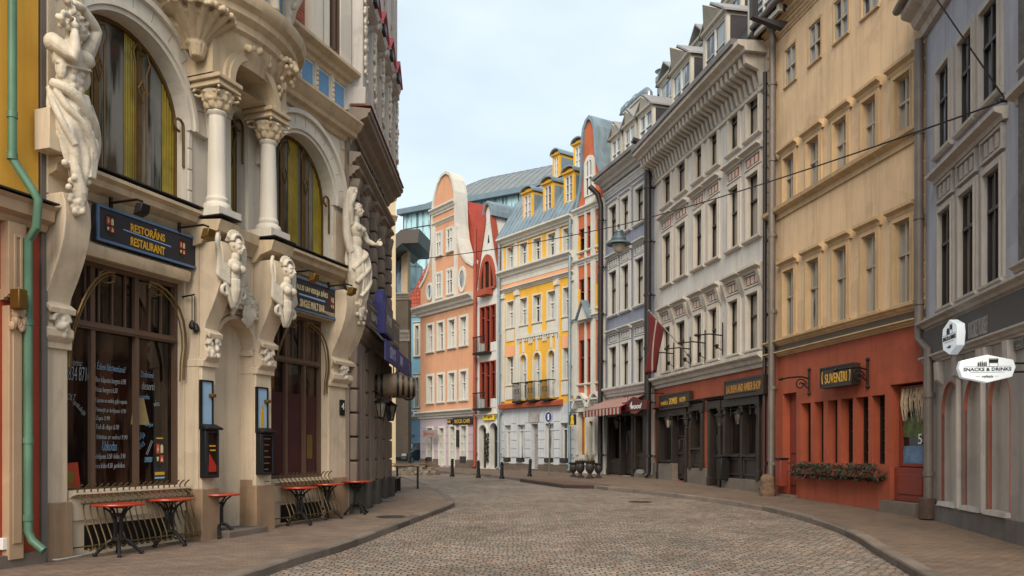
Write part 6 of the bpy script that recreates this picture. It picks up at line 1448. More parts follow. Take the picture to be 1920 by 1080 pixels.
crest(None,xs,Y0-.003,zs_+.05,.2,.46,WA); q = MB(); q.box(xs-.1,xs+.1,Y0-.008,Y0-.003,zs_-.28,zs_-.23); q.box(xs-.07,xs+.07,Y0-.008,Y0-.003,zs_+.3,zs_+.32); q.build('sticker_band', M_gold, WA, smooth=0); MB().box(xs-.1,xs+.1,Y0-.008,Y0-.003,zs_-.335,zs_-.31).build('sticker_band', mat('pale blue strip','#8fb4d0',.5,bump=0), WA, smooth=0)
# lamp shade and orange card just behind the glass
xs, zs_ = u(283)-W1[0], f.z(283,772)-W1[2]
q = MB(); q.prism([(xs-.2,zs_-.2),(xs+.17,zs_-.2),(xs+.05,zs_+.22),(xs-.13,zs_+.22)],Y0-.003,Y0+.003); q.build('lamp_shade', mat('cream lamp shade','#8c7a52',.8,var=.2,scale=10), WA, smooth=0)
xs, zs_ = u(153)-W1[0], f.z(153,903)-W1[2]
q = MB(); q.prism([(xs-.17,zs_-.28),(xs+.16,zs_-.24),(xs+.1,zs_+.27),(xs-.2,zs_+.25)],Y0-.012,Y0); q.build('menu_card', mat('orange menu card','#a03a1c',.6,var=.1,bump=0), WA, smooth=0)
q = MB(); q.ell((xs-.03,Y0-.013,zs_+.06),(.06,.004,.09),12,8); q.box(xs-.12,xs+.07,Y0-.016,Y0-.012,zs_-.1,zs_-.07); q.box(xs-.1,xs+.06,Y0-.016,Y0-.012,zs_-.14,zs_-.12); q.build('card_print', mat('olive print','#6b6a1a',.6,bump=0), WA, smooth=0)
WB, y, W, Hh = rest_window(W2,[u(548)-W2[0],u(582)-W2[0]],2,None)
MB().box(.1,W-.1,y-.006,y-.002,.08,1.7).build('inner_blind', mat('dull red interior','#3c1512',.8,var=.5,scale=2), WB, smooth=0)
MB().box(u(590)-W2[0],u(600)-W2[0],y-.01,y-.006,f.z(595,860)-W2[2],f.z(595,815)-W2[2]).build('window_note', mat('mustard note','#5d4a14',.7,var=.3), WB, smooth=0)
# ---- dado under the windows
for a, b in ((W1[0]+.03,W1[1]-.02),(W2[0]+.03,W2[1])): MB().box(a,b,-.06,.1,.5,.8).box(a,b,-.03,.1,-.1,.5).mould(CORN(.8,.08,.16),a,b).build('dado', M_cream, H); MB().box(a+.25,b-.25,-.04,.0,.08,.42).build('cellar_grille', M_iron, H)
# ---------------------------------------------------------------- sculpture
def fist(m_, c, d, s=1):
    c = Vector(c); d = Vector(d).normalized(); e = d.orthogonal().normalized(); g = d.cross(e)
    m_.ell(c,(.055*s,.05*s,.06*s),10,8)
    for i in range(4):
        k = (i-1.5)*.026*s; m_.tube([c+e*k+d*.03*s,c+e*k+d*.085*s,c+e*k+d*.1*s+g*.04*s,c+e*k+d*.06*s+g*.06*s],[.016*s,.015*s,.014*s,.012*s],6)
    m_.tube([c+e*.05*s,c+e*.06*s+d*.05*s,c+e*.035*s+d*.08*s+g*.03*s],[.02*s,.017*s,.013*s],6)
def open_hand(m_, c, d, side, s=1):
    c = Vector(c); d = Vector(d).normalized(); e = Vector(side).normalized(); m_.tube([c-d*.04*s,c+d*.06*s],[.035*s,.045*s],8)
    for i, L_ in enumerate((.075,.09,.085,.065)):
        k = (i-1.5)*.026*s; m_.tube([c+e*k+d*.05*s,c+e*k*1.3+d*(.05+L_*.6)*s,c+e*k*1.6+d*(.05+L_)*s-Vector((0,0,.02*s*i))],[.016*s,.014*s,.011*s],6)
    m_.tube([c+e*.045*s,c+e*.09*s+d*.04*s,c+e*.11*s+d*.075*s],[.018*s,.015*s,.011*s],6)
def head(m_, c, face, s=1, hair='curls', seed=0):
    """head with brow, nose, lips, chin, eyes and ears; face is the direction it looks"""
    c = Vector(c); F = Vector(face).normalized(); U = Vector((0,0,1)); S = F.cross(U).normalized(); U = S.cross(F)
    P = lambda a,b,z: c+F*a*s+S*b*s+U*z*s
    m_.ell(c,(.115*s,.115*s,.15*s),16,12); m_.ell(P(-.03,0,.04),(.12*s,.12*s,.12*s),14,10); m_.ell(P(.05,0,-.09),(.07*s,.07*s,.075*s),12,8)
    m_.ell(P(.085,0,-.13),(.035*s,.035*s,.03*s),8,6)
    m_.tube([P(.105,0,.045),P(.135,0,-.01),P(.155,0,-.04),P(.125,0,-.055)],[.018*s,.02*s,.026*s,.018*s],7)
    for k in (-1,1):
        m_.tube([P(.112,.015*k,.05),P(.1,.06*k,.055),P(.07,.09*k,.04)],[.018*s,.016*s,.012*s],6); m_.ell(P(.096,.042*k,.018),(.018*s,.018*s,.012*s),8,6)
        m_.ell(P(-.0,.118*k,-.01),(.025*s,.025*s,.04*s),8,6); m_.ell(P(.07,.06*k,-.035),(.035*s,.035*s,.035*s),8,6)
    m_.tube([P(.105,-.035,-.09),P(.125,0,-.085),P(.105,.035,-.09)],[.01*s,.015*s,.01*s],6); m_.tube([P(.1,-.028,-.105),P(.118,0,-.106),P(.1,.028,-.105)],[.01*s,.014*s,.01*s],6)
    rr = random.Random(seed)
    for i in range(60 if hair else 0):
        a = rr.uniform(0,2*PI); t = rr.uniform(0,1.9); d = Vector((math.sin(t)*math.cos(a),math.sin(t)*math.sin(a),math.cos(t)))
        p = F*d.x+S*d.y+U*d.z
        if p.dot(F) > .25 and d.z < .62: continue
        if d.z < -.25: continue
        m_.ell(c+p*.135*s+U*.015*s,(.035*s,.035*s,.03*s),7,5)
def drape(m_, path, rad, folds, amp, seg=64, tw=1.4, flat=.75, seed=0):
    """cloth falling in folds round a path of centres"""
    n = len(path); rr = random.Random(seed); ph = [rr.uniform(0,6) for _ in range(5)]; o = []; fs = []
    pts = cat_rom([Vector(p) for p in path],5); rads = []
    for i in range(len(pts)): t = i/(len(pts)-1)*(n-1); k = min(int(t),n-2); rads.append(rad[k]+(rad[k+1]-rad[k])*(t-k))
    for i, p in enumerate(pts):
        h = i/(len(pts)-1)
        for k in range(seg):
            a = 2*PI*k/seg
            w_ = math.sin(folds*a+tw*5*h+ph[0])+.6*math.sin((folds+4)*a-tw*4*h+ph[1])+.45*math.sin(3*a+9*h+ph[2])
            r = rads[i]*(1+amp*w_*(.45+.55*h)); o.append((p.x+r*math.cos(a),p.y+r*math.sin(a)*flat,p.z+.03*math.sin(2*a+ph[3])))
    L_ = len(pts)
    for i in range(L_-1):
        for k in range(seg): fs.append((i*seg+k,i*seg+(k+1)%seg,(i+1)*seg+(k+1)%seg,(i+1)*seg+k))
    fs += [tuple(range(seg-1,-1,-1)),tuple((L_-1)*seg+k for k in range(seg))]
    return m_.add(o,fs)
def sash(m_, P, r): return m_.tube(cat_rom([Vector(p) for p in P],6),r,10)
def limb(m_, P, R_):
    P = [Vector(p) for p in P]; pts = []; rs = []
    for i in range(len(P)-1):
        for k in range(5): t = k/5; pts.append(P[i]+(P[i+1]-P[i])*t); rs.append(R_[i]+(R_[i+1]-R_[i])*t+.012*math.sin(PI*t))
    pts.append(P[-1]); rs.append(R_[-1]); m_.tube(pts,rs,12)
def garland(m_, c, w, h, n, seed):
    rr = random.Random(seed)
    for i in range(n):
        t = rr.random(); m_.ell((c[0]+rr.gauss(0,w*(1-.6*t)),c[1]+rr.uniform(-.06,.06),c[2]-h*t),(.05,.05,.055),8,6)
# -- bearded-less atlas at the left pillar
sx_, so_ = u(128,.42), .42
T = thing('atlas_statue', 'white stone statue of a bare chested man with raised arms on the left pillar', 'statue', f.w(sx_,so_,4.95), f.rz); T.scale = (.88,.88,.88)
b = MB()
b.ell((0,-.02,1.3),(.25,.19,.2)); b.ell((.0,-.05,1.55),(.225,.17,.24)); b.ell((0,-.06,1.86),(.3,.2,.27)); b.ell((-.13,-.2,1.93),(.16,.09,.12)); b.ell((.13,-.2,1.93),(.16,.09,.12)); b.ell((-.28,-.03,2.02),(.13,.13,.14)); b.ell((.28,-.03,2.02),(.13,.13,.14))
for k in range(3):
    for s in (-1,1): b.ell((s*.065,-.19+.01*k,1.68-.12*k),(.06,.05,.06),8,6)
for s in (-1,1): b.ell((s*.2,-.1,1.68),(.08,.1,.18),8,6)
limb(b,[(.02,-.02,2.05),(.06,-.06,2.28)],[.11,.085]); head(b,(.08,-.1,2.4),(.85,-.55,-.12),1.05,'curls',3)
limb(b,[(-.29,-.03,2.04),(-.2,-.36,1.78),(-.15,-.3,2.22)],[.115,.085,.05]); fist(b,(-.12,-.27,2.3),(.2,.1,1),1.1)
limb(b,[(.28,-.02,2.06),(.4,-.12,2.5),(.1,-.18,2.68),(-.1,-.2,2.66)],[.115,.085,.06,.05]); fist(b,(-.16,-.2,2.64),(-1,0,-.2),1.1)
b.tube([(-.3,-.1,1.72),(-.1,-.26,1.7),(.15,-.26,1.76),(.3,-.12,1.84)],.02,6)
remesh(b.build('body', M_marble, T), .011, 1)
b = MB(); rr = random.Random(2)
for i in range(26): t = i/25; b.ell((-.24+.1*math.sin(t*9)+rr.uniform(-.04,.04),-.24+rr.uniform(-.05,.05),2.62-.6*t),(.045,.04,.05),8,6)
remesh(b.build('grape_garland', M_marble, T), .014, 1)
b = MB(); drape(b,[(0,-.02,1.42),(.0,-.06,1.1),(.03,-.1,.75),(.1,-.12,.4),(.14,-.1,.1)],[.28,.33,.3,.24,.15],7,.09,seed=1)
sash(b,[(-.32,-.05,1.4),(-.2,-.28,1.3),(.05,-.3,1.1),(.26,-.22,.9),(.3,-.1,.7)],[.08]*25+[.06]*0); sash(b,[(-.3,-.1,1.3),(-.22,-.26,1.05),(0,-.34,.85),(.2,-.3,.55),(.24,-.2,.3)],.055); sash(b,[(-.3,.02,1.36),(-.34,-.1,1.1),(-.28,-.2,.85),(-.1,-.26,.55)],.05); sash(b,[(.26,-.1,1.3),(.33,-.16,1.0),(.36,-.16,.7),(.3,-.14,.4)],.07)
for k in range(3): sash(b,[(.1+.06*k,-.28,.95-.1*k),(.14+.05*k,-.3,.6),(.16+.03*k,-.26,.15)],.035)
remesh(b.build('drapery', M_marble, T), .011, 1, .006, .12)
b = MB(); garland(b,(.05,-.16,.3),.1,.7,60,5); b.tube([(-.08,-.15,.55),(-.04,-.2,.2),(.06,-.2,-.1),(.1,-.16,-.35)],[.05,.08,.09,.04],8); remesh(b.build('fruit_garland', M_marble, T), .014, 1)
b = MB(); b.box(-.36,-.02,-.05,.25,.45,1.05); b.tube([(-.12,-.08,.72),(-.12,.1,.72)],.13,16); b.tube([(-.12,-.1,.72),(-.12,-.06,.72)],.05,12); b.build('backing_block', M_cream, T, bev=.01)
# -- woman at the right pillar
sx_, so_ = u(664,.34), .34
T = thing('woman_statue', 'white stone statue of a draped woman with one outstretched arm, right pillar', 'statue', f.w(sx_,so_,4.58), f.rz); T.scale = (.92,.92,.92)
b = MB()
b.ell((0,-.02,1.3),(.22,.18,.2)); b.ell((.0,-.05,1.52),(.17,.14,.2)); b.ell((0,-.05,1.78),(.21,.16,.22)); b.ell((-.09,-.18,1.82),(.085,.085,.08)); b.ell((.09,-.18,1.82),(.085,.085,.08)); b.ell((-.2,-.02,1.93),(.09,.09,.09)); b.ell((.2,-.02,1.93),(.09,.09,.09))
limb(b,[(.0,-.02,1.95),(.0,-.06,2.14)],[.08,.06]); head(b,(.0,-.08,2.27),(.35,-.94,.08),1.0,'curls',5)
limb(b,[(-.22,-.02,1.95),(-.3,-.08,2.34),(-.12,-.1,2.62)],[.085,.065,.045]); fist(b,(-.08,-.1,2.68),(.3,0,1),.9)
limb(b,[(.22,-.03,1.93),(.28,-.2,1.6),(.26,-.4,1.5)],[.085,.062,.04]); open_hand(b,(.255,-.46,1.5),(0,-1,.15),(.3,0,1),1.15)
remesh(b.build('body', M_marble, T), .011, 1)
b = MB(); rr = random.Random(6)
for s in (-1,1): sash(b,[(s*.06,.0,2.42),(s*.16,.04,2.25),(s*.2,.02,2.0),(s*.26,.02,1.7)],.06)
sash(b,[(-.1,-.02,2.75),(-.22,.02,2.5),(-.34,.0,2.1),(-.36,-.02,1.6),(-.3,-.1,1.2)],.09); sash(b,[(-.05,-.04,2.78),(-.14,.0,2.5),(-.24,.02,2.2)],.07)
for k in range(4): sash(b,[(-.1-.05*k,0,2.75-.03*k),(-.28-.03*k,-.02,2.3),(-.34-.02*k,-.08,1.8),(-.3-.02*k,-.12,1.3-.1*k)],.03)
remesh(b.build('veil', M_marble, T), .014, 1)
b = MB(); drape(b,[(0,-.02,1.38),(-.02,-.08,1.1),(-.05,-.12,.75),(.0,-.1,.4),(.06,-.06,.05)],[.25,.32,.33,.27,.15],7,.1,seed=4)
sash(b,[(.24,-.1,1.35),(.05,-.3,1.2),(-.2,-.3,1.0),(-.34,-.18,.8)],.06); sash(b,[(.26,-.05,1.2),(.14,-.32,.95),(-.1,-.36,.75),(-.3,-.25,.5)],.06); sash(b,[(.28,-.05,1.0),(.22,-.3,.7),(.04,-.36,.45),(-.16,-.28,.2)],.05)
for k in range(4): sash(b,[(.2-.12*k,-.26,1.2),(.16-.11*k,-.36,.8),(.1-.07*k,-.3,.3),(.08-.04*k,-.2,.0)],.032)
remesh(b.build('drapery', M_marble, T), .011, 1, .006, .12)
b = MB(); garland(b,(.06,-.12,.15),.14,.6,46,7); b.tube([(0,-.1,.3),(.06,-.14,-.05),(.08,-.1,-.42)],[.1,.12,.03],8); remesh(b.build('fruit_garland', M_marble, T), .014, 1)
# -- winged busts
for (uu, vv, lb, sd) in ((440,572,'white winged female bust with a headdress under the first column','a'),(537,608,'white winged female bust with a headdress under the second column','b')):
    x = u(uu,.74); z = f.z(uu,vv,.74)
    T = thing('winged_bust', lb, 'statue', f.w(x,.7,z-.02), f.rz, 'winged busts under the bay columns')
    b = MB(); head(b,(0,-.08,.98),(.25,-.97,-.05),.9,None); limb(b,[(0,-.04,.72),(0,-.07,.86)],[.07,.06]); b.ell((0,-.03,.66),(.17,.12,.12)); b.ell((-.075,-.13,.6),(.075,.07,.075)); b.ell((.075,-.13,.6),(.075,.07,.075)); b.ell((0,-.03,.48),(.11,.09,.16))
    b.tube([(0,-.03,.42),(0,-.05,.25),(0,-.02,.08),(0,.0,-.04)],[.12,.1,.075,.03],10)
    remesh(b.build('bust', M_marble, T), .009, 1)
    b = MB()
    for k in range(9): a = PI*k/8; b.tube([(math.cos(a)*.1,-.06,1.06),(math.cos(a)*.15,-.05,1.1+.09*math.sin(a)),(math.cos(a)*.17,-.04,1.13+.12*math.sin(a))],.03,6)
    b.arch(0,1.04,.1,.14,-.14,.05,0,PI,12)
    remesh(b.build('headdress', M_marble, T), .011, 1)
    b = MB()
    for s in (-1,1):
        for k in range(6): sash(b,[(s*.12,-.04,.6-.05*k),(s*(.27+.015*k),.0,.7-.05*k),(s*(.34-.012*k),.03,.95-.06*k),(s*(.27-.012*k),.05,1.2-.1*k)],.034)
        b.tube([(s*(.2+.09*math.cos(t*.7)),-.02,.22+.1*math.sin(t*.7)*(1-t*.05)) for t in range(10)],.035,6); sash(b,[(s*.12,-.03,.45),(s*.2,-.02,.34),(s*.12,-.03,.12),(s*.03,-.02,-.02)],.035)
    remesh(b.build('wings', M_marble, T), .012, 1)
# -- bearded mask over the door arch
x, z = u(455,.3), f.z(455,590,.3)
T = thing('bearded_mask', 'white bearded stone mask over the doorway arch', 'relief', f.w((dx0+dx1)/2+.1,BO+.1,dz+.12), f.rz)
b = MB(); head(b,(0,-.04,.2),(.1,-1,-.05),1.0,'curls',11); rr = random.Random(12)
for i in range(12): k = (i-5.5)/5.5; sash(b,[(k*.11,-.12,.1),(k*.15,-.13,-.05),(k*.1+.03*math.sin(i),-.11,-.2+.06*abs(k)),(k*.16,-.09,-.28+.14*abs(k))],.026)
for s in (-1,1):
    for k in range(4): sash(b,[(s*.1,-.06,.3-.08*k),(s*.22,-.04,.3-.08*k),(s*.3,-.02,.2-.09*k),(s*.34,-.02,.28-.1*k)],.03)
for k in range(5): a = PI*(k+.5)/5; b.ell((math.cos(a)*.12,-.05,.33+.07*math.sin(a)),(.04,.04,.06),7,5)
remesh(b.build('mask', M_marble, T), .011, 1)
# ---------------------------------------------------------------- signs, spotlights, cases on the restaurant
M_navy = mat('navy sign board','#23242c',.5,var=.2,scale=3,bump=.03); M_bluefr = mat('blue sign frame','#4d6a8c',.5,var=.1,bump=0)
T, W, Hh, y = signboard('restaurant_sign','long navy board reading RESTORĀNS RESTAURANT with two crests',f,181,374,414.5,478,.2,.1,M_navy,frame=M_bluefr,fw=.035)
MB().text('RESTORĀNS',-.08,y,Hh*.18,Hh*.3,W*.33,bold=.018).build('lettering', M_gold, T, smooth=0); MB().text('RESTAURANT',-.08,y,-Hh*.25,Hh*.25,W*.33,bold=.018).build('lettering', M_gold, T, smooth=0)
MB().prism([(-W*.27,-Hh*.0),(W*.19,-Hh*.06),(W*.19,-Hh*.03),(-W*.27,.03*Hh)],y-.006,y).build('stripe', mat('pale blue stripe','#7fa3cf',.5,bump=0), T, smooth=0)
crest(None,-W*.385,y,0,.17,Hh*.62,T); crest(None,W*.31,y,-.0,.15,Hh*.58,T)
T, W, Hh, y = signboard('restaurant_sign','shorter navy board reading ALUS UN VISKIJA BĀRS SINGLE MALT BAR',f,546,634,529,590,.2,.1,M_navy,frame=M_bluefr,fw=.035)
MB().text('ALUS UN VISKIJA BĀRS',-.12,y,Hh*.2,Hh*.25,W*.66,bold=.015).build('lettering', mat('cream lettering','#c7b68c',.5,bump=0), T, smooth=0); MB().text('SINGLE MALT BAR',-.12,y,-Hh*.25,Hh*.23,W*.52,bold=.015).build('lettering', MATS['cream lettering'], T, smooth=0)
MB().box(-W*.35,W*.2,y-.006,y,-.03*Hh,.02*Hh).build('stripe', MATS['pale blue stripe'], T, smooth=0); crest(None,W*.36,y,0,.15,Hh*.58,T)
M_spotlit = mat('brass spotlight housing','#6b5020',.4,.5,var=.2,bump=0)
for uu, vv, m_, lb in ((267,391,M_iron,'black spotlight on a long arm over the long navy sign'),(391,437,M_spotlit,'brass spotlight on a long arm at the right end of the long navy sign'),(589,520,M_spotlit,'brass spotlight over the shorter navy sign'),(660,545,M_spotlit,'brass spotlight at the right end of the shorter navy sign')):
    o = .75; T = thing('spotlight', lb, 'lamp', f.w(f.x(uu,o),o,f.z(uu,vv,o)), f.rz, 'spotlights on arms over the restaurant signs')
    b = MB(); b.tube([(-.05,o-.2,.12),(0,.1,.14),(0,0,.1)],.018,6); b.box(-.07,-.03,o-.24,o-.2,.05,.2); b.build('arm', M_iron, T)
    b = MB(); b.add([(-.1,-.06,-.08),(.1,-.06,-.08),(.12,.1,-.13),(-.12,.1,-.13),(-.1,-.1,.07),(.1,-.1,.07),(.1,.05,.08),(-.1,.05,.08)],[(0,3,2,1),(4,5,6,7),(0,1,5,4),(1,2,6,5),(2,3,7,6),(3,0,4,7)]); b.v = [(p_[0]*.8,p_[1]*.8,p_[2]*.8) for p_ in b.v]; b.build('head', m_, T, bev=.012)
    MB().quad((-.07,.084,-.092),(.07,.084,-.092),(.06,.046,.05),(-.06,.046,.05)).build('lens', M_frame_w, T, smooth=0)
# lit poster cases and dark menu boxes on the door pillars
for (ua, ub, v0, v1, m0, m1, lb, lb2, kind) in ((375,398,713,806,806,896,'tall pale blue framed notice on the left door pillar','dark menu case with red card on the left door pillar',0),(480,501,726,812,812,890,'tall pale blue notice with a yellow bottle on the right door pillar','plain dark menu case on the right door pillar',1)):
    o = BO+.06; xa, xb = f.x(ua,o), f.x(ub,o); um = (ua+ub)/2; za, zb_ = f.z(um,v1,o), f.z(um,v0,o)
    T = thing('notice_frame', lb, 'notice', f.w((xa+xb)/2,o,(za+zb_)/2), f.rz); w2, h2 = (xb-xa)/2, (zb_-za)/2
    MB().frame(-w2,w2,-h2,h2,.025,-.03,.02).build('frame', M_iron, T); MB().box(-w2+.02,w2-.02,-.01,.01,-h2+.02,h2-.02).build('sheet', mat('pale blue sheet','#93b2cc',.4,var=.12,scale=2,bump=0), T, smooth=0)
    q = MB(); q.box(w2*.3,w2*.9,-.1,-.01,h2*.32,h2*.46); q.build('picture_light', M_spotlit, T, bev=.01)
    if kind: q = MB(); q.box(-.04,.05,-.014,-.01,-h2*.85,-h2*.1); q.box(-.02,.03,-.014,-.01,-h2*.1,h2*.2); q.build('bottle_print', mat('yellow bottle print','#c99a1c',.5,bump=0), T, smooth=0)
    za, zb_ = f.z(um,m1,o), f.z(um,m0,o); h2 = (zb_-za)/2
    T = thing('menu_case', lb2, 'menu case', f.w((xa+xb)/2+.03,o,(za+zb_)/2), f.rz); w2 *= 1.12
    MB().box(-w2,w2,-.1,.02,-h2,h2).mould([(.0,h2),(.16,h2),(.17,h2+.03),(0,h2+.1)],-w2-.03,w2+.03).build('case', M_iron, T, bev=.008)
    MB().frame(-w2+.02,w2-.02,-h2+.02,h2-.02,.03,-.115,-.1).build('frame', mat('blue black frame','#1f2630',.4), T)
    q = MB(); q.quad((-w2+.05,-.104,-h2+.05),(w2-.05,-.104,-h2+.05),(w2-.05,-.104,h2-.05),(-w2+.05,-.104,h2-.05)); q.build('pane', M_glass_s, T, smooth=0)
    if not kind:
        MB().prism([(-w2+.06,-h2+.1),(w2-.08,-h2+.1),(w2-.08,-h2+.2),(-w2+.08,-h2+.4)],-.112,-.106).build('red_card', mat('red card','#a5281c',.5,bump=0), T, smooth=0)
        q = MB(); q.box(-.08,.06,-.112,-.106,h2*.3,h2*.36); q.box(-.06,.06,-.112,-.106,h2*.12,h2*.18); q.build('card_print', M_gold, T, smooth=0)
    else:
        q = MB()
        for k in range(8): q.box(-w2+.08,w2-.1-.03*(k%3),-.108,-.104,h2*.7-k*.11,h2*.7-k*.11+.02)
        q.build('menu_print', mat('grey print','#55504a',.7,bump=0), T, smooth=0)
T = thing('number_plate','small black house number plate on the right end pillar','sign',f.w(f.x(642,.07),.06,f.z(642,765)),f.rz)
MB().box(-.09,.09,-.02,.02,-.17,.17).build('plate', M_iron, T, bev=.006); MB().text('4',0,-.021,.03,.14).build('lettering', M_white, T, smooth=0)
o = .3; T = thing('hanging_bulbs','pair of small black bulbs hanging on cords left of the door pillar','lamp',f.w(f.x(360,.2),.2,f.z(360,555,.2)),f.rz)
b = MB(); b.tube([(0,.2,.0),(0,-.05,.02)],.014,6); b.tube([(-.02,-.02,0),(-.02,-.02,-.42)],.008,5); b.tube([(.02,-.04,0),(.02,-.04,-.46)],.008,5); b.build('arm', M_iron, T); b = MB(); b.lathe([(.02,.06),(.05,0),(.05,-.06),(.02,-.09)],-.02,-.02,-.46,10); b.lathe([(.02,.06),(.05,0),(.05,-.06),(.02,-.09)],.04,-.05,-.5,10); b.build('bulbs', M_iron, T)
# ---------------------------------------------------------------- brass window guards, tables, cable
M_guard = mat('tarnished brass bars','#5f4e31',.55,.4,var=.3,scale=6,bump=.05)
for w_, n, lb in ((W1,18,'curved brass window guard of S shaped bars under the left restaurant window'),(W2,13,'curved brass window guard of S shaped bars under the right restaurant window')):
    g0 = zg(f.w(w_[0]).y); T = thing('window_guard', lb, 'guard rail', f.w((w_[0]+w_[1])/2,.1,g0), f.rz); hw = (w_[1]-w_[0])/2-.1
    P = cat_rom([Vector(p) for p in ((0,-.1,1.0),(0,-.04,.96),(0,-.01,.9),(0,-.06,.83),(0,-.15,.78),(0,-.12,.68),(0,-.17,.48),(0,-.27,.25),(0,-.29,.14),(0,-.25,.1),(0,-.21,.13))],4)
    me = MB().tube(P,.011,6).mesh('bar', M_guard)
    for i in range(n+1): link('bar', me, T, (-hw+2*hw*i/n,0,0))
    MB().tube([(-hw-.05,-.14,.74),(hw+.05,-.14,.74)],.014,6).build('rail', M_guard, T); MB().tube([(-hw-.05,-.285,.17),(hw+.05,-.285,.17)],.012,6).build('rail', M_guard, T)
    for s in (-1,1): MB().tube([(s*hw,.08,.12),(s*hw,-.285,.17)],.012,6).build('stay', M_guard, T)
M_top = mat('red lacquered table top','#a8351a',.38,var=.18,scale=5,bump=.05,coat=.2)
def cafe_table():
    T = thing('cafe_table','','table',(0,0,0),0,'round red cafe tables along the restaurant')
    MB().lathe([(0,.7),(.33,.7),(.345,.705),(.35,.718),(.345,.73),(.0,.733)],0,0,0,40).build('tabletop', M_top, T)
    b = MB(); b.lathe([(0,.66),(.12,.67),(.13,.7),(0,.7)],0,0,0,16)
    for k in range(4): a = PI/4+PI/2*k; c_, s_ = math.cos(a), math.sin(a); b.tube([(c_*.22,s_*.22,.69),(c_*.12,s_*.12,.62),(c_*.055,s_*.055,.5),(c_*.055,s_*.055,.2)],[.014,.016,.017,.018],8)
    b.lathe([(.09,.55),(.1,.57),(.09,.59)],0,0,0,14); b.lathe([(.09,.2),(.1,.22),(.06,.26)],0,0,0,14); b.build('pedestal', M_iron, T)
    for k in range(4):
        a = PI/2*k+.3; c_, s_ = math.cos(a), math.sin(a); m_ = MB(); m_.tube([(c_*.04,s_*.04,.23),(c_*.12,s_*.12,.2),(c_*.22,s_*.22,.1),(c_*.29,s_*.29,.03),(c_*.33,s_*.33,.035)],[.03,.028,.024,.022,.016],8); m_.lathe([(.028,0),(.028,.03)],c_*.29,s_*.29,0,8); m_.build('leg', M_iron, T)
    return T
ct = cafe_table()
spots = [(222,1041,'red cafe table nearest the green downpipe, first of the row'),(318,1023,'red cafe table second in the row, before the chalk written window'),(411,1007,'red cafe table before the doorway, third in the row'),(561,984,'red cafe table fourth in the row, left one before the right window'),(613,973,'red cafe table fifth in the row, right one before the right window'),(668,964,'red cafe table farthest along, by the grey pier, last in the row')]
for i, (a, b_, lb) in enumerate(spots):
    t = ct if i == 0 else copy_tree(ct); p = G(a,b_); t.location = p; t.rotation_euler = (0,0,i*.7+.2); t['label'] = lb; t.name = 'cafe_table' if i == 0 else 'cafe_table.%03d' % i
P = [G(*p,.012) for p in ((52,1042),(70,1049),(110,1049),(160,1040),(200,1032),(260,1018),(300,1008),(330,998),(362,985),(372,975))]
P = cat_rom(P,4); o = P[0]; b = MB().tube([p-o+Vector((0,.02*math.sin(i*1.3),0)) for i, p in enumerate(P)],.014,6)
tag(b.build('cable', mat('white cable','#b9b4aa',.6), None, loc=tuple(o)),'thin white cable lying along the foot of the restaurant wall','cable')
# ---------------------------------------------------------------- yellow house end at the left edge
M_yl = mat('warm yellow render','#d7a23c',.9,var=.1,stain=.15); M_redsh = mat('red shopfront paint','#9c3c22',.6,var=.12,bump=.05); M_sand = mat('sand coloured timber','#b09274',.7,var=.15,stain=.15)
M_patina = mat('pale green downpipe','#587d65',.5,.1,var=.22,scale=2,bump=.05,stain=.3)
fA = on_line(66)+Vector((LD.y,-LD.x))*.12; f0 = Fac(fA-LD*6, fA); Hy = f0.thing('yellow_shop_house','yellow house end with red and sand coloured shopfront and green downpipe','house'); uz = lambda a, o=0: f0.x(a,o)
zc = f0.z(20,375)
MB().box(0,f0.W-.05,0,5,zc,13).build('wall', M_yl, Hy, smooth=0)
MB().box(0,f0.W-.02,0.02,5,-.2,zc).build('wall', M_redsh, Hy, smooth=0)
c = MB(); c.mould([(-.02,zc-.3),(.06,zc-.3),(.1,zc-.22),(.2,zc-.18),(.22,zc-.05),(.28,zc),(-.02,zc+.03)],0,f0.W+.02); c.build('cornice', M_sand, Hy)
MB().box(0,f0.W+.02,-.3,.0,zc+.03,zc+.05).build('flashing', M_dkmetal, Hy)
a, b_ = uz(17,.1), uz(45,.1)
q = MB(); zt = zc-.3; q.box(a,b_,-.1,.05,.1,zt-1.05); q.box(a+.04,b_-.04,-.12,-.1,.3,zt-1.2); q.box(a-.02,b_+.02,-.12,.05,zt-.95,zt); q.frame(a+.04,b_-.04,zt-.85,zt-.15,.04,-.14,-.12); q.build('pilaster', M_sand, Hy, bev=.008)
q = MB(); xm = (a+b_)/2; rr = random.Random(3); q.mould(CORN(zt-.98,.1,.2),a-.03,b_+.03)
for i in range(14): q.ell((xm+rr.uniform(-.1,.1),-.15,zt-1.1-rr.random()*.25),(.05,.05,.06),7,5)
q.build('capital', M_sand, Hy)
MB().box(0,f0.W,-.08,.02,-.1,.16).build('plinth', M_stonegrey, Hy, bev=.01)
q = MB(); x1, x2 = uz(23,.12), uz(53,.16); zk = f0.z(30,300); r = .052
q.tube([(x1,-.12,13),(x1,-.12,zk),(x1+.02,-.13,zk-.08),(x2-.06,-.3,zc+.12),(x2,-.33,zc-.0),(x2,-.3,zc-.35),(x2,-.16,zc-.5),(x2,-.16,.45),(x2+.02,-.2,.33),(x2+.06,-.36,.2)],r,14)
for zz in (zk+.5,zk-.02,3.1,1.6,.62): q.lathe([(r*1.2,-.04),(r*1.2,.04)],x1 if zz > zc else x2,-.12 if zz > zc else -.16,zz,14)
q.build('downpipe', M_patina, Hy)
q = MB(); q.box(uz(8,.02)-.05,uz(8,.02)+.05,-.06,.02,f0.z(8,1030),f0.z(8,1008)); q.build('socket_box', M_white, Hy, bev=.006)
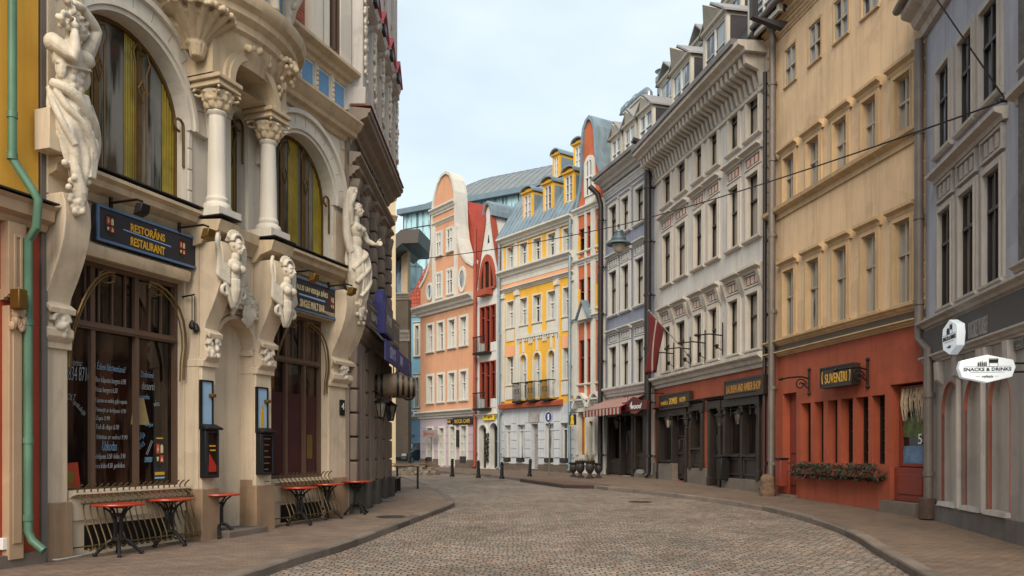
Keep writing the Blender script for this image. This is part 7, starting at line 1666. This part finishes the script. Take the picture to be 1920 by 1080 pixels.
q = MB(); q.tube([(uz(12),0,f0.z(8,560)),(uz(10),-.2,f0.z(8,565))],.02,6); q.box(uz(9)-.06,uz(9)+.06,-.32,-.16,f0.z(8,570)-.08,f0.z(8,545)); q.build('spotlight', M_spotlit, Hy, bev=.01)
MB().box(f0.W-.02,f0.W+.07,-.02,3,-.2,12).build('joint_strip', mat('grey joint strip','#6a625b',.8), Hy, smooth=0)
# ================================================================== DARK STONE HOUSE AND WHAT STANDS BEYOND IT
M_dst = mat('dark brown stone','#74675c',.85,var=.2,scale=.8,stain=.25,bump=.25); M_dst2 = mat('brown grey moulding','#877a6d',.85,var=.18,stain=.3); M_lst = mat('pale grey stucco','#b9b3ad',.85,var=.12,stain=.25)
f = Fac((-3.57,17.55),(-3.6,23.0)); H = f.thing('dark_stone_house','tall house with dark rusticated lower floors and pale stucco above','house'); u = lambda a, o=0: f.x(a,o)
zc = 7.95; zt = 17.5
xs = [.06+1.255*i for i in range(5)]
ghol = [(xs[i]+.36,xs[i+1]-.02,.5,3.9) for i in range(4)]; uhol = [(xs[i]+.42,xs[i+1]-.06,5.1,7.1) for i in range(4)]
MB().wall(0,f.W,-.2,8.9,ghol+uhol,depth=.35,D=6).build('wall', M_dst, H, smooth=0)
MB().box(-.02,f.W,-.02,6,zc+1.0,zt).build('wall', M_lst, H, smooth=0)
for h in ghol: window(H,*h,.3,M_wood_dk,M_glass_s,2,(.75,),fw=.07)
for h in uhol: window(H,*h,.3,M_wood_dk,M_glass_f,2,(.65,),fw=.07)
for x in xs:
    q = MB(); z = zg(19)+.62
    while z < 3.9: q.box(x,x+.34,-.16,.02,z,z+.5); z += .53
    z = 5.05
    while z < 7.2: q.box(x,x+.34,-.16,.02,z,z+.36); z += .39
    q.build('rusticated_pier', M_dst, H, bev=.035)
    q = MB(); q.box(x-.05,x+.39,-.24,.02,-.1,zg(20)+.6); q.build('plinth', mat('dark green grey base','#3e3c38',.8,var=.25), H, bev=.015)
    q = MB(); q.mould(CORN(7.5,.22,.22),x-.05,x+.39); q.mould([(0,7.05),(.16,7.2),(.22,7.47),(0,7.5)],x+.05,x+.29); q.build('capital', M_dst2, H)
q = MB(); 
for x in xs[:-1]:
    for s in (.62,1.0): q.tube([(x+s,-.08,zg(20)+.6),(x+s,-.08,3.9)],[.1,.085],14)
q.builds('half_column', M_dst, H, gap=.02)
c = MB(); c.mould(CORN(3.9,.35,.3),0,f.W); c.mould(CORN(4.75,.28,.25),0,f.W); c.mould(CORN(7.74,.28,.25),0,f.W); c.build('cornice', M_dst2, H)
c = MB(); c.mould([(-.02,8.5),(.06,8.5),(.09,8.58),(.2,8.64),(.24,8.72),(.4,8.8),(.42,8.88),(.46,8.9),(.47,8.97),(-.02,9.02)],-.02,f.W+.05); c.build('main_cornice', M_dst2, H)
MB().box(-.03,f.W+.06,-.49,.0,9.03,9.05).build('flashing', M_rust_d, H)
q = MB(); q.text('1901',1.1,-.01,8.27,.24,.6,depth=.05,bold=.02); q.build('raised_lettering', mat('dark raised letters','#463c35',.8), H, smooth=0); q = MB(); q.text('IEĻĻI',3.3,-.01,8.25,.38,1.9,depth=.08,bold=.03); q.build('raised_lettering', mat('dark raised letters','#463c35',.8), H, smooth=0)
M_pink = mat('red painted sheet','#a3474c',.6,var=.12)
for i, x in enumerate(xs):
    q = MB(); q.box(x-.04,x+.4,-.3,.0,zc+1.12,zt); q.box(x-.08,x+.44,-.36,.0,zc+1.12,zc+1.5); q.box(x-.08,x+.44,-.36,.0,zc+3.6,zc+3.9)
    q.build('pilaster', M_lst, H, bev=.02)
    q = MB(); rr = random.Random(i)
    for k in range(70): q.ell((x+.18+rr.gauss(0,.07),-.32,zc+1.75+rr.random()*1.7),(.05,.045,.06),7,5)
    remesh(q.build('relief', M_marble, H), .02, 1)
for st in (0,1):
    for i in range(4):
        x0, x1 = xs[i]+.46, xs[i+1]-.14; z0 = zc+1.5+st*4.0
        window(H,x0,x1,z0,z0+1.9,-.03,M_frame_b,M_glass_f,2,(.65,),fw=.06,surround=(.1,.08),ms=M_lst,sill=(.12,.16,.12),out=.06,deep=.06)
        q = MB(); xm = (x0+x1)/2; zz = z0+2.0
        q.prism([(x0-.2,zz+.25),(x1+.2,zz+.25),(xm,zz+.7)],-.42,.0); q.mould([(0,zz),(.25,zz+.02),(.42,zz+.12),(.46,zz+.25),(0,zz+.25)],x0-.2,x1+.2)
        for s in (x0-.18,x1+.0): q.mould([(0,zz-.55),(.12,zz-.45),(.16,zz-.2),(.4,zz-.05),(0,zz)],s,s+.18)
        q.build('pediment', M_lst, H)
        q = MB(); q.prism([(x0-.23,zz+.26),(xm,zz+.75),(x1+.23,zz+.26),(x1+.23,zz+.31),(xm,zz+.81),(x0-.23,zz+.31)],-.5,.0); q.build('pediment_roof', M_pink, H, smooth=0)
for i, x in enumerate(xs[:4]): 
    T = thing('floodlight', ['small dark floodlight nearest the restaurant house on the stucco storey','small dark floodlight second along the stucco storey','small dark floodlight third along the stucco storey','small dark floodlight farthest along the stucco storey'][i], 'lamp', f.w(x+.6,.3,zc+3.75), f.rz, 'floodlights on the stucco storey')
    MB().box(-.14,.14,-.22,.0,-.1,.1).build('housing', M_iron, T, bev=.01); MB().box(-.03,.03,0,.3,-.03,.03).build('bracket', M_iron, T)
# signs and awning of the bar
M_bargrey = mat('grey bar sign box','#4b4744',.6,var=.15); M_purple = mat('violet valance','#2f2f6d',.7,var=.12)
T, W, Hh, y = signboard('bar_sign','large grey box sign with gold lines left of the violet edged one',f,684,718,570,622,.35,.3,M_bargrey)
q = MB(); q.text('BAR',.1,y,.0,Hh*.3,W*.4,bold=.02); q.build('lettering', mat('pale grey letters','#9a948c',.6,bump=0), T, smooth=0)
q = MB(); q.box(-W*.25,W*.38,y-.006,y,Hh*.3,Hh*.33); q.box(-W*.25,W*.38,y-.006,y,-Hh*.33,-Hh*.3); q.build('gold_line', M_gold, T, smooth=0)
T, W, Hh, y = signboard('bar_sign','violet edged box sign between two grey ones over the awning',f,722,737,574,632,.55,.4,M_purple)
MB().box(-W*.4,W*.4,y-.01,y,-Hh*.42,Hh*.42).build('face', M_bargrey, T, smooth=0); MB().text('PUB',0,y-.01,0,Hh*.3,W*.5).build('lettering', MATS['pale grey letters'], T, smooth=0); MB().arch(0,Hh*.5,0,W*.3,-.3,-.1,0,PI,10).build('crest', M_purple, T)
T, W, Hh, y = signboard('bar_sign','farthest grey box sign with gold lines over the awning',f,739,749,603,652,.35,.3,M_bargrey)
q = MB(); q.box(-W*.38,W*.38,y-.006,y,Hh*.3,Hh*.33); q.box(-W*.38,W*.38,y-.006,y,-Hh*.33,-Hh*.3); q.build('gold_line', M_gold, T, smooth=0)
x0, x1 = u(712,.5), u(766,.55); T = thing('awning','dark awning with violet valance over the bar entrance','awning',f.w((x0+x1)/2,0,4.05),f.rz); w2 = (x1-x0)/2
MB().add([(-w2-.4,0,.65),(w2,0,.65),(w2,-.6,.0),(-w2-.2,-.6,.0),(-w2-.4,0,.6),(w2,0,.6),(w2,-.6,-.04),(-w2-.2,-.6,-.04)],[(0,1,2,3),(7,6,5,4),(0,3,7,4),(1,5,6,2),(3,2,6,7),(0,4,5,1)]).build('canopy', mat('dark grey canopy cloth','#4a4340',.85,var=.2), T, smooth=0)
MB().box(-w2,w2,-.64,-.605,-.46,.02).build('valance', M_purple, T, smooth=0)
MB().text("IZN'S",-w2*.55,-.641,-.2,.28,.9,bold=.02).text('BAR',w2*.1,-.641,-.2,.24,.5,bold=.02).text('II',w2*.7,-.641,-.22,.2,.25,bold=.02).build('lettering', mat('faded violet white','#8f93b5',.7,bump=0), T, smooth=0)
MB().tube([(-w2,-.62,-.02),(-w2,0,-.4)],.02,6).tube([(w2,-.62,-.02),(w2,0,-.4)],.02,6).build('awning_frame', M_iron, T)
M_oak = mat('weathered oak staves','#7d6a54',.75,var=.35,scale=5,bump=.15)
for uu, vv, lb, o in ((731,722,'wooden barrel with black hoops hung under the violet valance, nearest',.5),(752,726,'wooden barrel with black hoops hung behind the nearer barrel',.62)):
    p = f.w(f.x(uu,o),o,f.z(uu,vv,o)); T = thing('barrel', lb, 'barrel', p, f.rz-PI/2+R(8), 'barrels hung over the bar entrance')
    n0 = MB(); prof = [(0,-.38),(.22,-.38),(.24,-.37),(.285,-.15),(.3,0),(.285,.15),(.24,.37),(.22,.38),(0,.38)]
    n0.lathe(prof,0,0,0,20); n0.v = [(p_[2],p_[1],p_[0]) for p_ in n0.v]; n0.build('staves', M_oak, T)
    h = MB(); 
    for z in (-.33,-.2,.2,.33): rr = .255 if abs(z) > .3 else .288; h.lathe([(rr,z-.03),(rr+.008,z-.03),(rr+.008,z+.03),(rr,z+.03)],0,0,0,20)
    h.v = [(p_[2],p_[1],p_[0]) for p_ in h.v]; h.build('hoops', M_iron, T)
    MB().tube([(-.2,0,.28),(-.2,0,.6)],.015,5).tube([(.2,0,.28),(.2,0,.6)],.015,5).build('hanger', M_iron, T)
p = f.w(f.x(766,.7),.7,f.z(766,738,.7)); T = thing('iron_ring','black iron ring hanging at the end of the barrels','ring',p,f.rz)
MB().tube([(0,.17*math.cos(t*PI/10),.17*math.sin(t*PI/10)) for t in range(20)],.03,6,closed=True).build('ring', M_iron, T); MB().tube([(0,0,.17),(0,0,.6)],.012,5).build('chain', M_iron, T)
lantern(f,715,762,'black wall lantern under the barrels, nearest the restaurant',.4,1.15); lantern(f,733,768,'black wall lantern under the barrels, farther one',.4,1.15)
p = G(705,938); T = thing('ramp','grey wedge ramp leaning at the bar doorstep','ramp',p,f.rz)
MB().add([(-.6,.35,0),(.6,.35,0),(.6,-.45,0),(-.6,-.45,0),(-.6,.35,.16),(.6,.35,.16)],[(0,3,2,1),(0,1,5,4),(4,5,2,3),(1,2,5),(0,4,3)]).build('ramp_plate', mat('grey ramp','#5a5450',.8,var=.2), T, smooth=0)
# tall wooden table
M_oldwood = mat('grey brown table wood','#6e5a47',.8,var=.3,scale=4,bump=.1)
p = G(764,916); T = thing('wooden_table','long wooden table on thin black legs beyond the bar','table',p,R(8)); ht = .74
q = MB()
for k in range(4): q.box(-.42,.42,-.3+k*.152,-.3+k*.152+.145,ht-.04,ht)
q.build('tabletop', M_oldwood, T, smooth=0); MB().frame(-.36,.36,-.26,.26,.03,0,0.001) 
for sx in (-1,1):
    for sy in (-1,1): MB().box(sx*.33-.028,sx*.33+.028,sy*.24-.028,sy*.24+.028,0,ht-.042).build('leg', M_iron, T)
p = G(739,922); T = thing('bench','low dark bench against the stone house beyond the bar','bench',(p.x,p.y,p.z),f.rz)
MB().box(-.5,.5,-.16,.16,.4,.45).build('seat', M_oldwood, T, bev=.008)
for s in (-1,1): MB().box(s*.42-.04,s*.42+.04,-.14,.14,0,.398).build('leg', M_iron, T)
# rubble and planks
rr = random.Random(21); p = G(782,886); q = MB()
for i in range(90):
    a = rr.random()*2*PI; d = rr.random()**.6*1.0; s = rr.uniform(.05,.16); q.box(-s,s,-s*.8,s*.8,-.06,s*rr.uniform(.6,1.3)); 
    n0 = len(q.v)-8; ca = rr.random()*3; c_, s_ = math.cos(ca), math.sin(ca); dx, dy = math.cos(a)*d*1.25, math.sin(a)*d*.8; dzz = max(0,.32*(1-d)); q.v[n0:] = [(v[0]*c_-v[1]*s_+dx,v[0]*s_+v[1]*c_+dy,v[2]+dzz) for v in q.v[n0:]]
o = q.build('rubble_heap', mat('broken paving stone','#7f7163',.9,var=.3,islands=.35), None, loc=tuple(p-Vector((0,0,.08))), bev=.01); tag(o,'heap of broken paving stones on the road by the far corner','rubble'); o['kind'] = 'stuff'
p = G(776,880,.1); T = thing('plank_pile','loose pile of old boards lying on the rubble heap','planks',p,R(20))
for i in range(7): MB().box(-1.1,1.1,-.09,.09,0,.035).build('plank', M_oldwood, T, (rr.uniform(-.2,.2),-.45+.15*i,.12+.045*(i%3)+.02*i), smooth=0).rotation_euler = (rr.uniform(-.05,.05),rr.uniform(-.12,.12),rr.uniform(-.25,.25))
# parked car glimpsed past the corner
p = G(741,873); T = thing('parked_car','dark parked car half hidden beyond the stone house corner','car',p,R(-14))
P = [(0,.35),(.02,.75),(.25,.88),(1.1,.98),(1.75,1.45),(3.2,1.5),(4.1,1.05),(4.35,.95),(4.38,.4),(4.2,.3),(.1,.3)]
b = MB(); b.prism([(y_,z_) for y_,z_ in P],-.82,.82,'x'); b.build('body', mat('dark car paint','#23262b',.25,.3,var=.05,bump=0,coat=.6), T, bev=.06)
MB().quad((-.68,1.09,1.01),(.68,1.09,1.01),(.6,1.68,1.41),(-.6,1.68,1.41)).build('windscreen', M_glass_f, T, smooth=0)
for s in (-1,1): MB().prism([(1.35,1.03),(1.85,1.4),(3.1,1.42),(3.75,1.03)],s*.822,s*.83,'x').build('side_window', M_glass_f, T, smooth=0); MB().box(s*.6-.16,s*.6+.16,-.02,.1,.62,.78).build('headlight', M_frame_w, T, bev=.02)
MB().box(-.4,.4,-.03,.05,.42,.56).build('grille', M_iron, T)
for y_ in (.85,3.4):
    for s in (-1,1):
        w_ = MB().tube([(s*.66,y_,.32),(s*.84,y_,.32)],.32,20).build('wheel', M_iron, T); MB().tube([(s*.83,y_,.32),(s*.85,y_,.32)],.2,16).build('rim', M_duct, w_)
# pale house end glimpsed past the big cornice
fq = Fac(((732-960)/F0*47,47),((741-960)/F0*47,47.2)); Hq = fq.thing('cream_house','cream house corner glimpsed beyond the dark cornice','house')
MB().box(-5,fq.W,0,.8,-.2,fq.z(742,372)).build('wall', mat('pale cream render','#cdbb98',.9,var=.1), Hq, smooth=0); MB().mould(CORN(fq.z(742,376),.5,.3),-5,fq.W+.05).mould(CORN(fq.z(742,415),.3,.2),-5,fq.W+.05).build('cornice', M_sand, Hq)

for x in (-4.4,-2.9,-1.4):
    for z in (1.6,5.2,8.8,12.2): window(Hq,x,x+.8,z,z+1.7,-.02,M_frame_w,M_glass_f,2,(.62,),fw=.06,surround=(.14,.07),ms=M_sand,sill=(.1,.14,.14),out=.03)

# covers let into the paving
for a, b_, dz_, lb in ((1200,941,ROAD,'round iron manhole cover in the setts near the right kerb'),(735,969,0,'round iron drain cover in the left pavement')):
    p = G(a,b_,dz_); T = thing('manhole_cover', lb, 'manhole cover', p)
    MB().lathe([(.33,-.05),(.33,.006),(.27,.008),(0,.008)],0,0,0,28).build('cover', mat('worn cast iron','#3d3631',.5,.5,var=.3,scale=12,bump=.3), T)
    m_ = MB()
    for i in range(-2,3):
        for j in range(-2,3): m_.box(i*.09-.03,i*.09+.03,j*.09-.03,j*.09+.03,.008,.013)
    m_.build('studs', MATS['worn cast iron'], T)
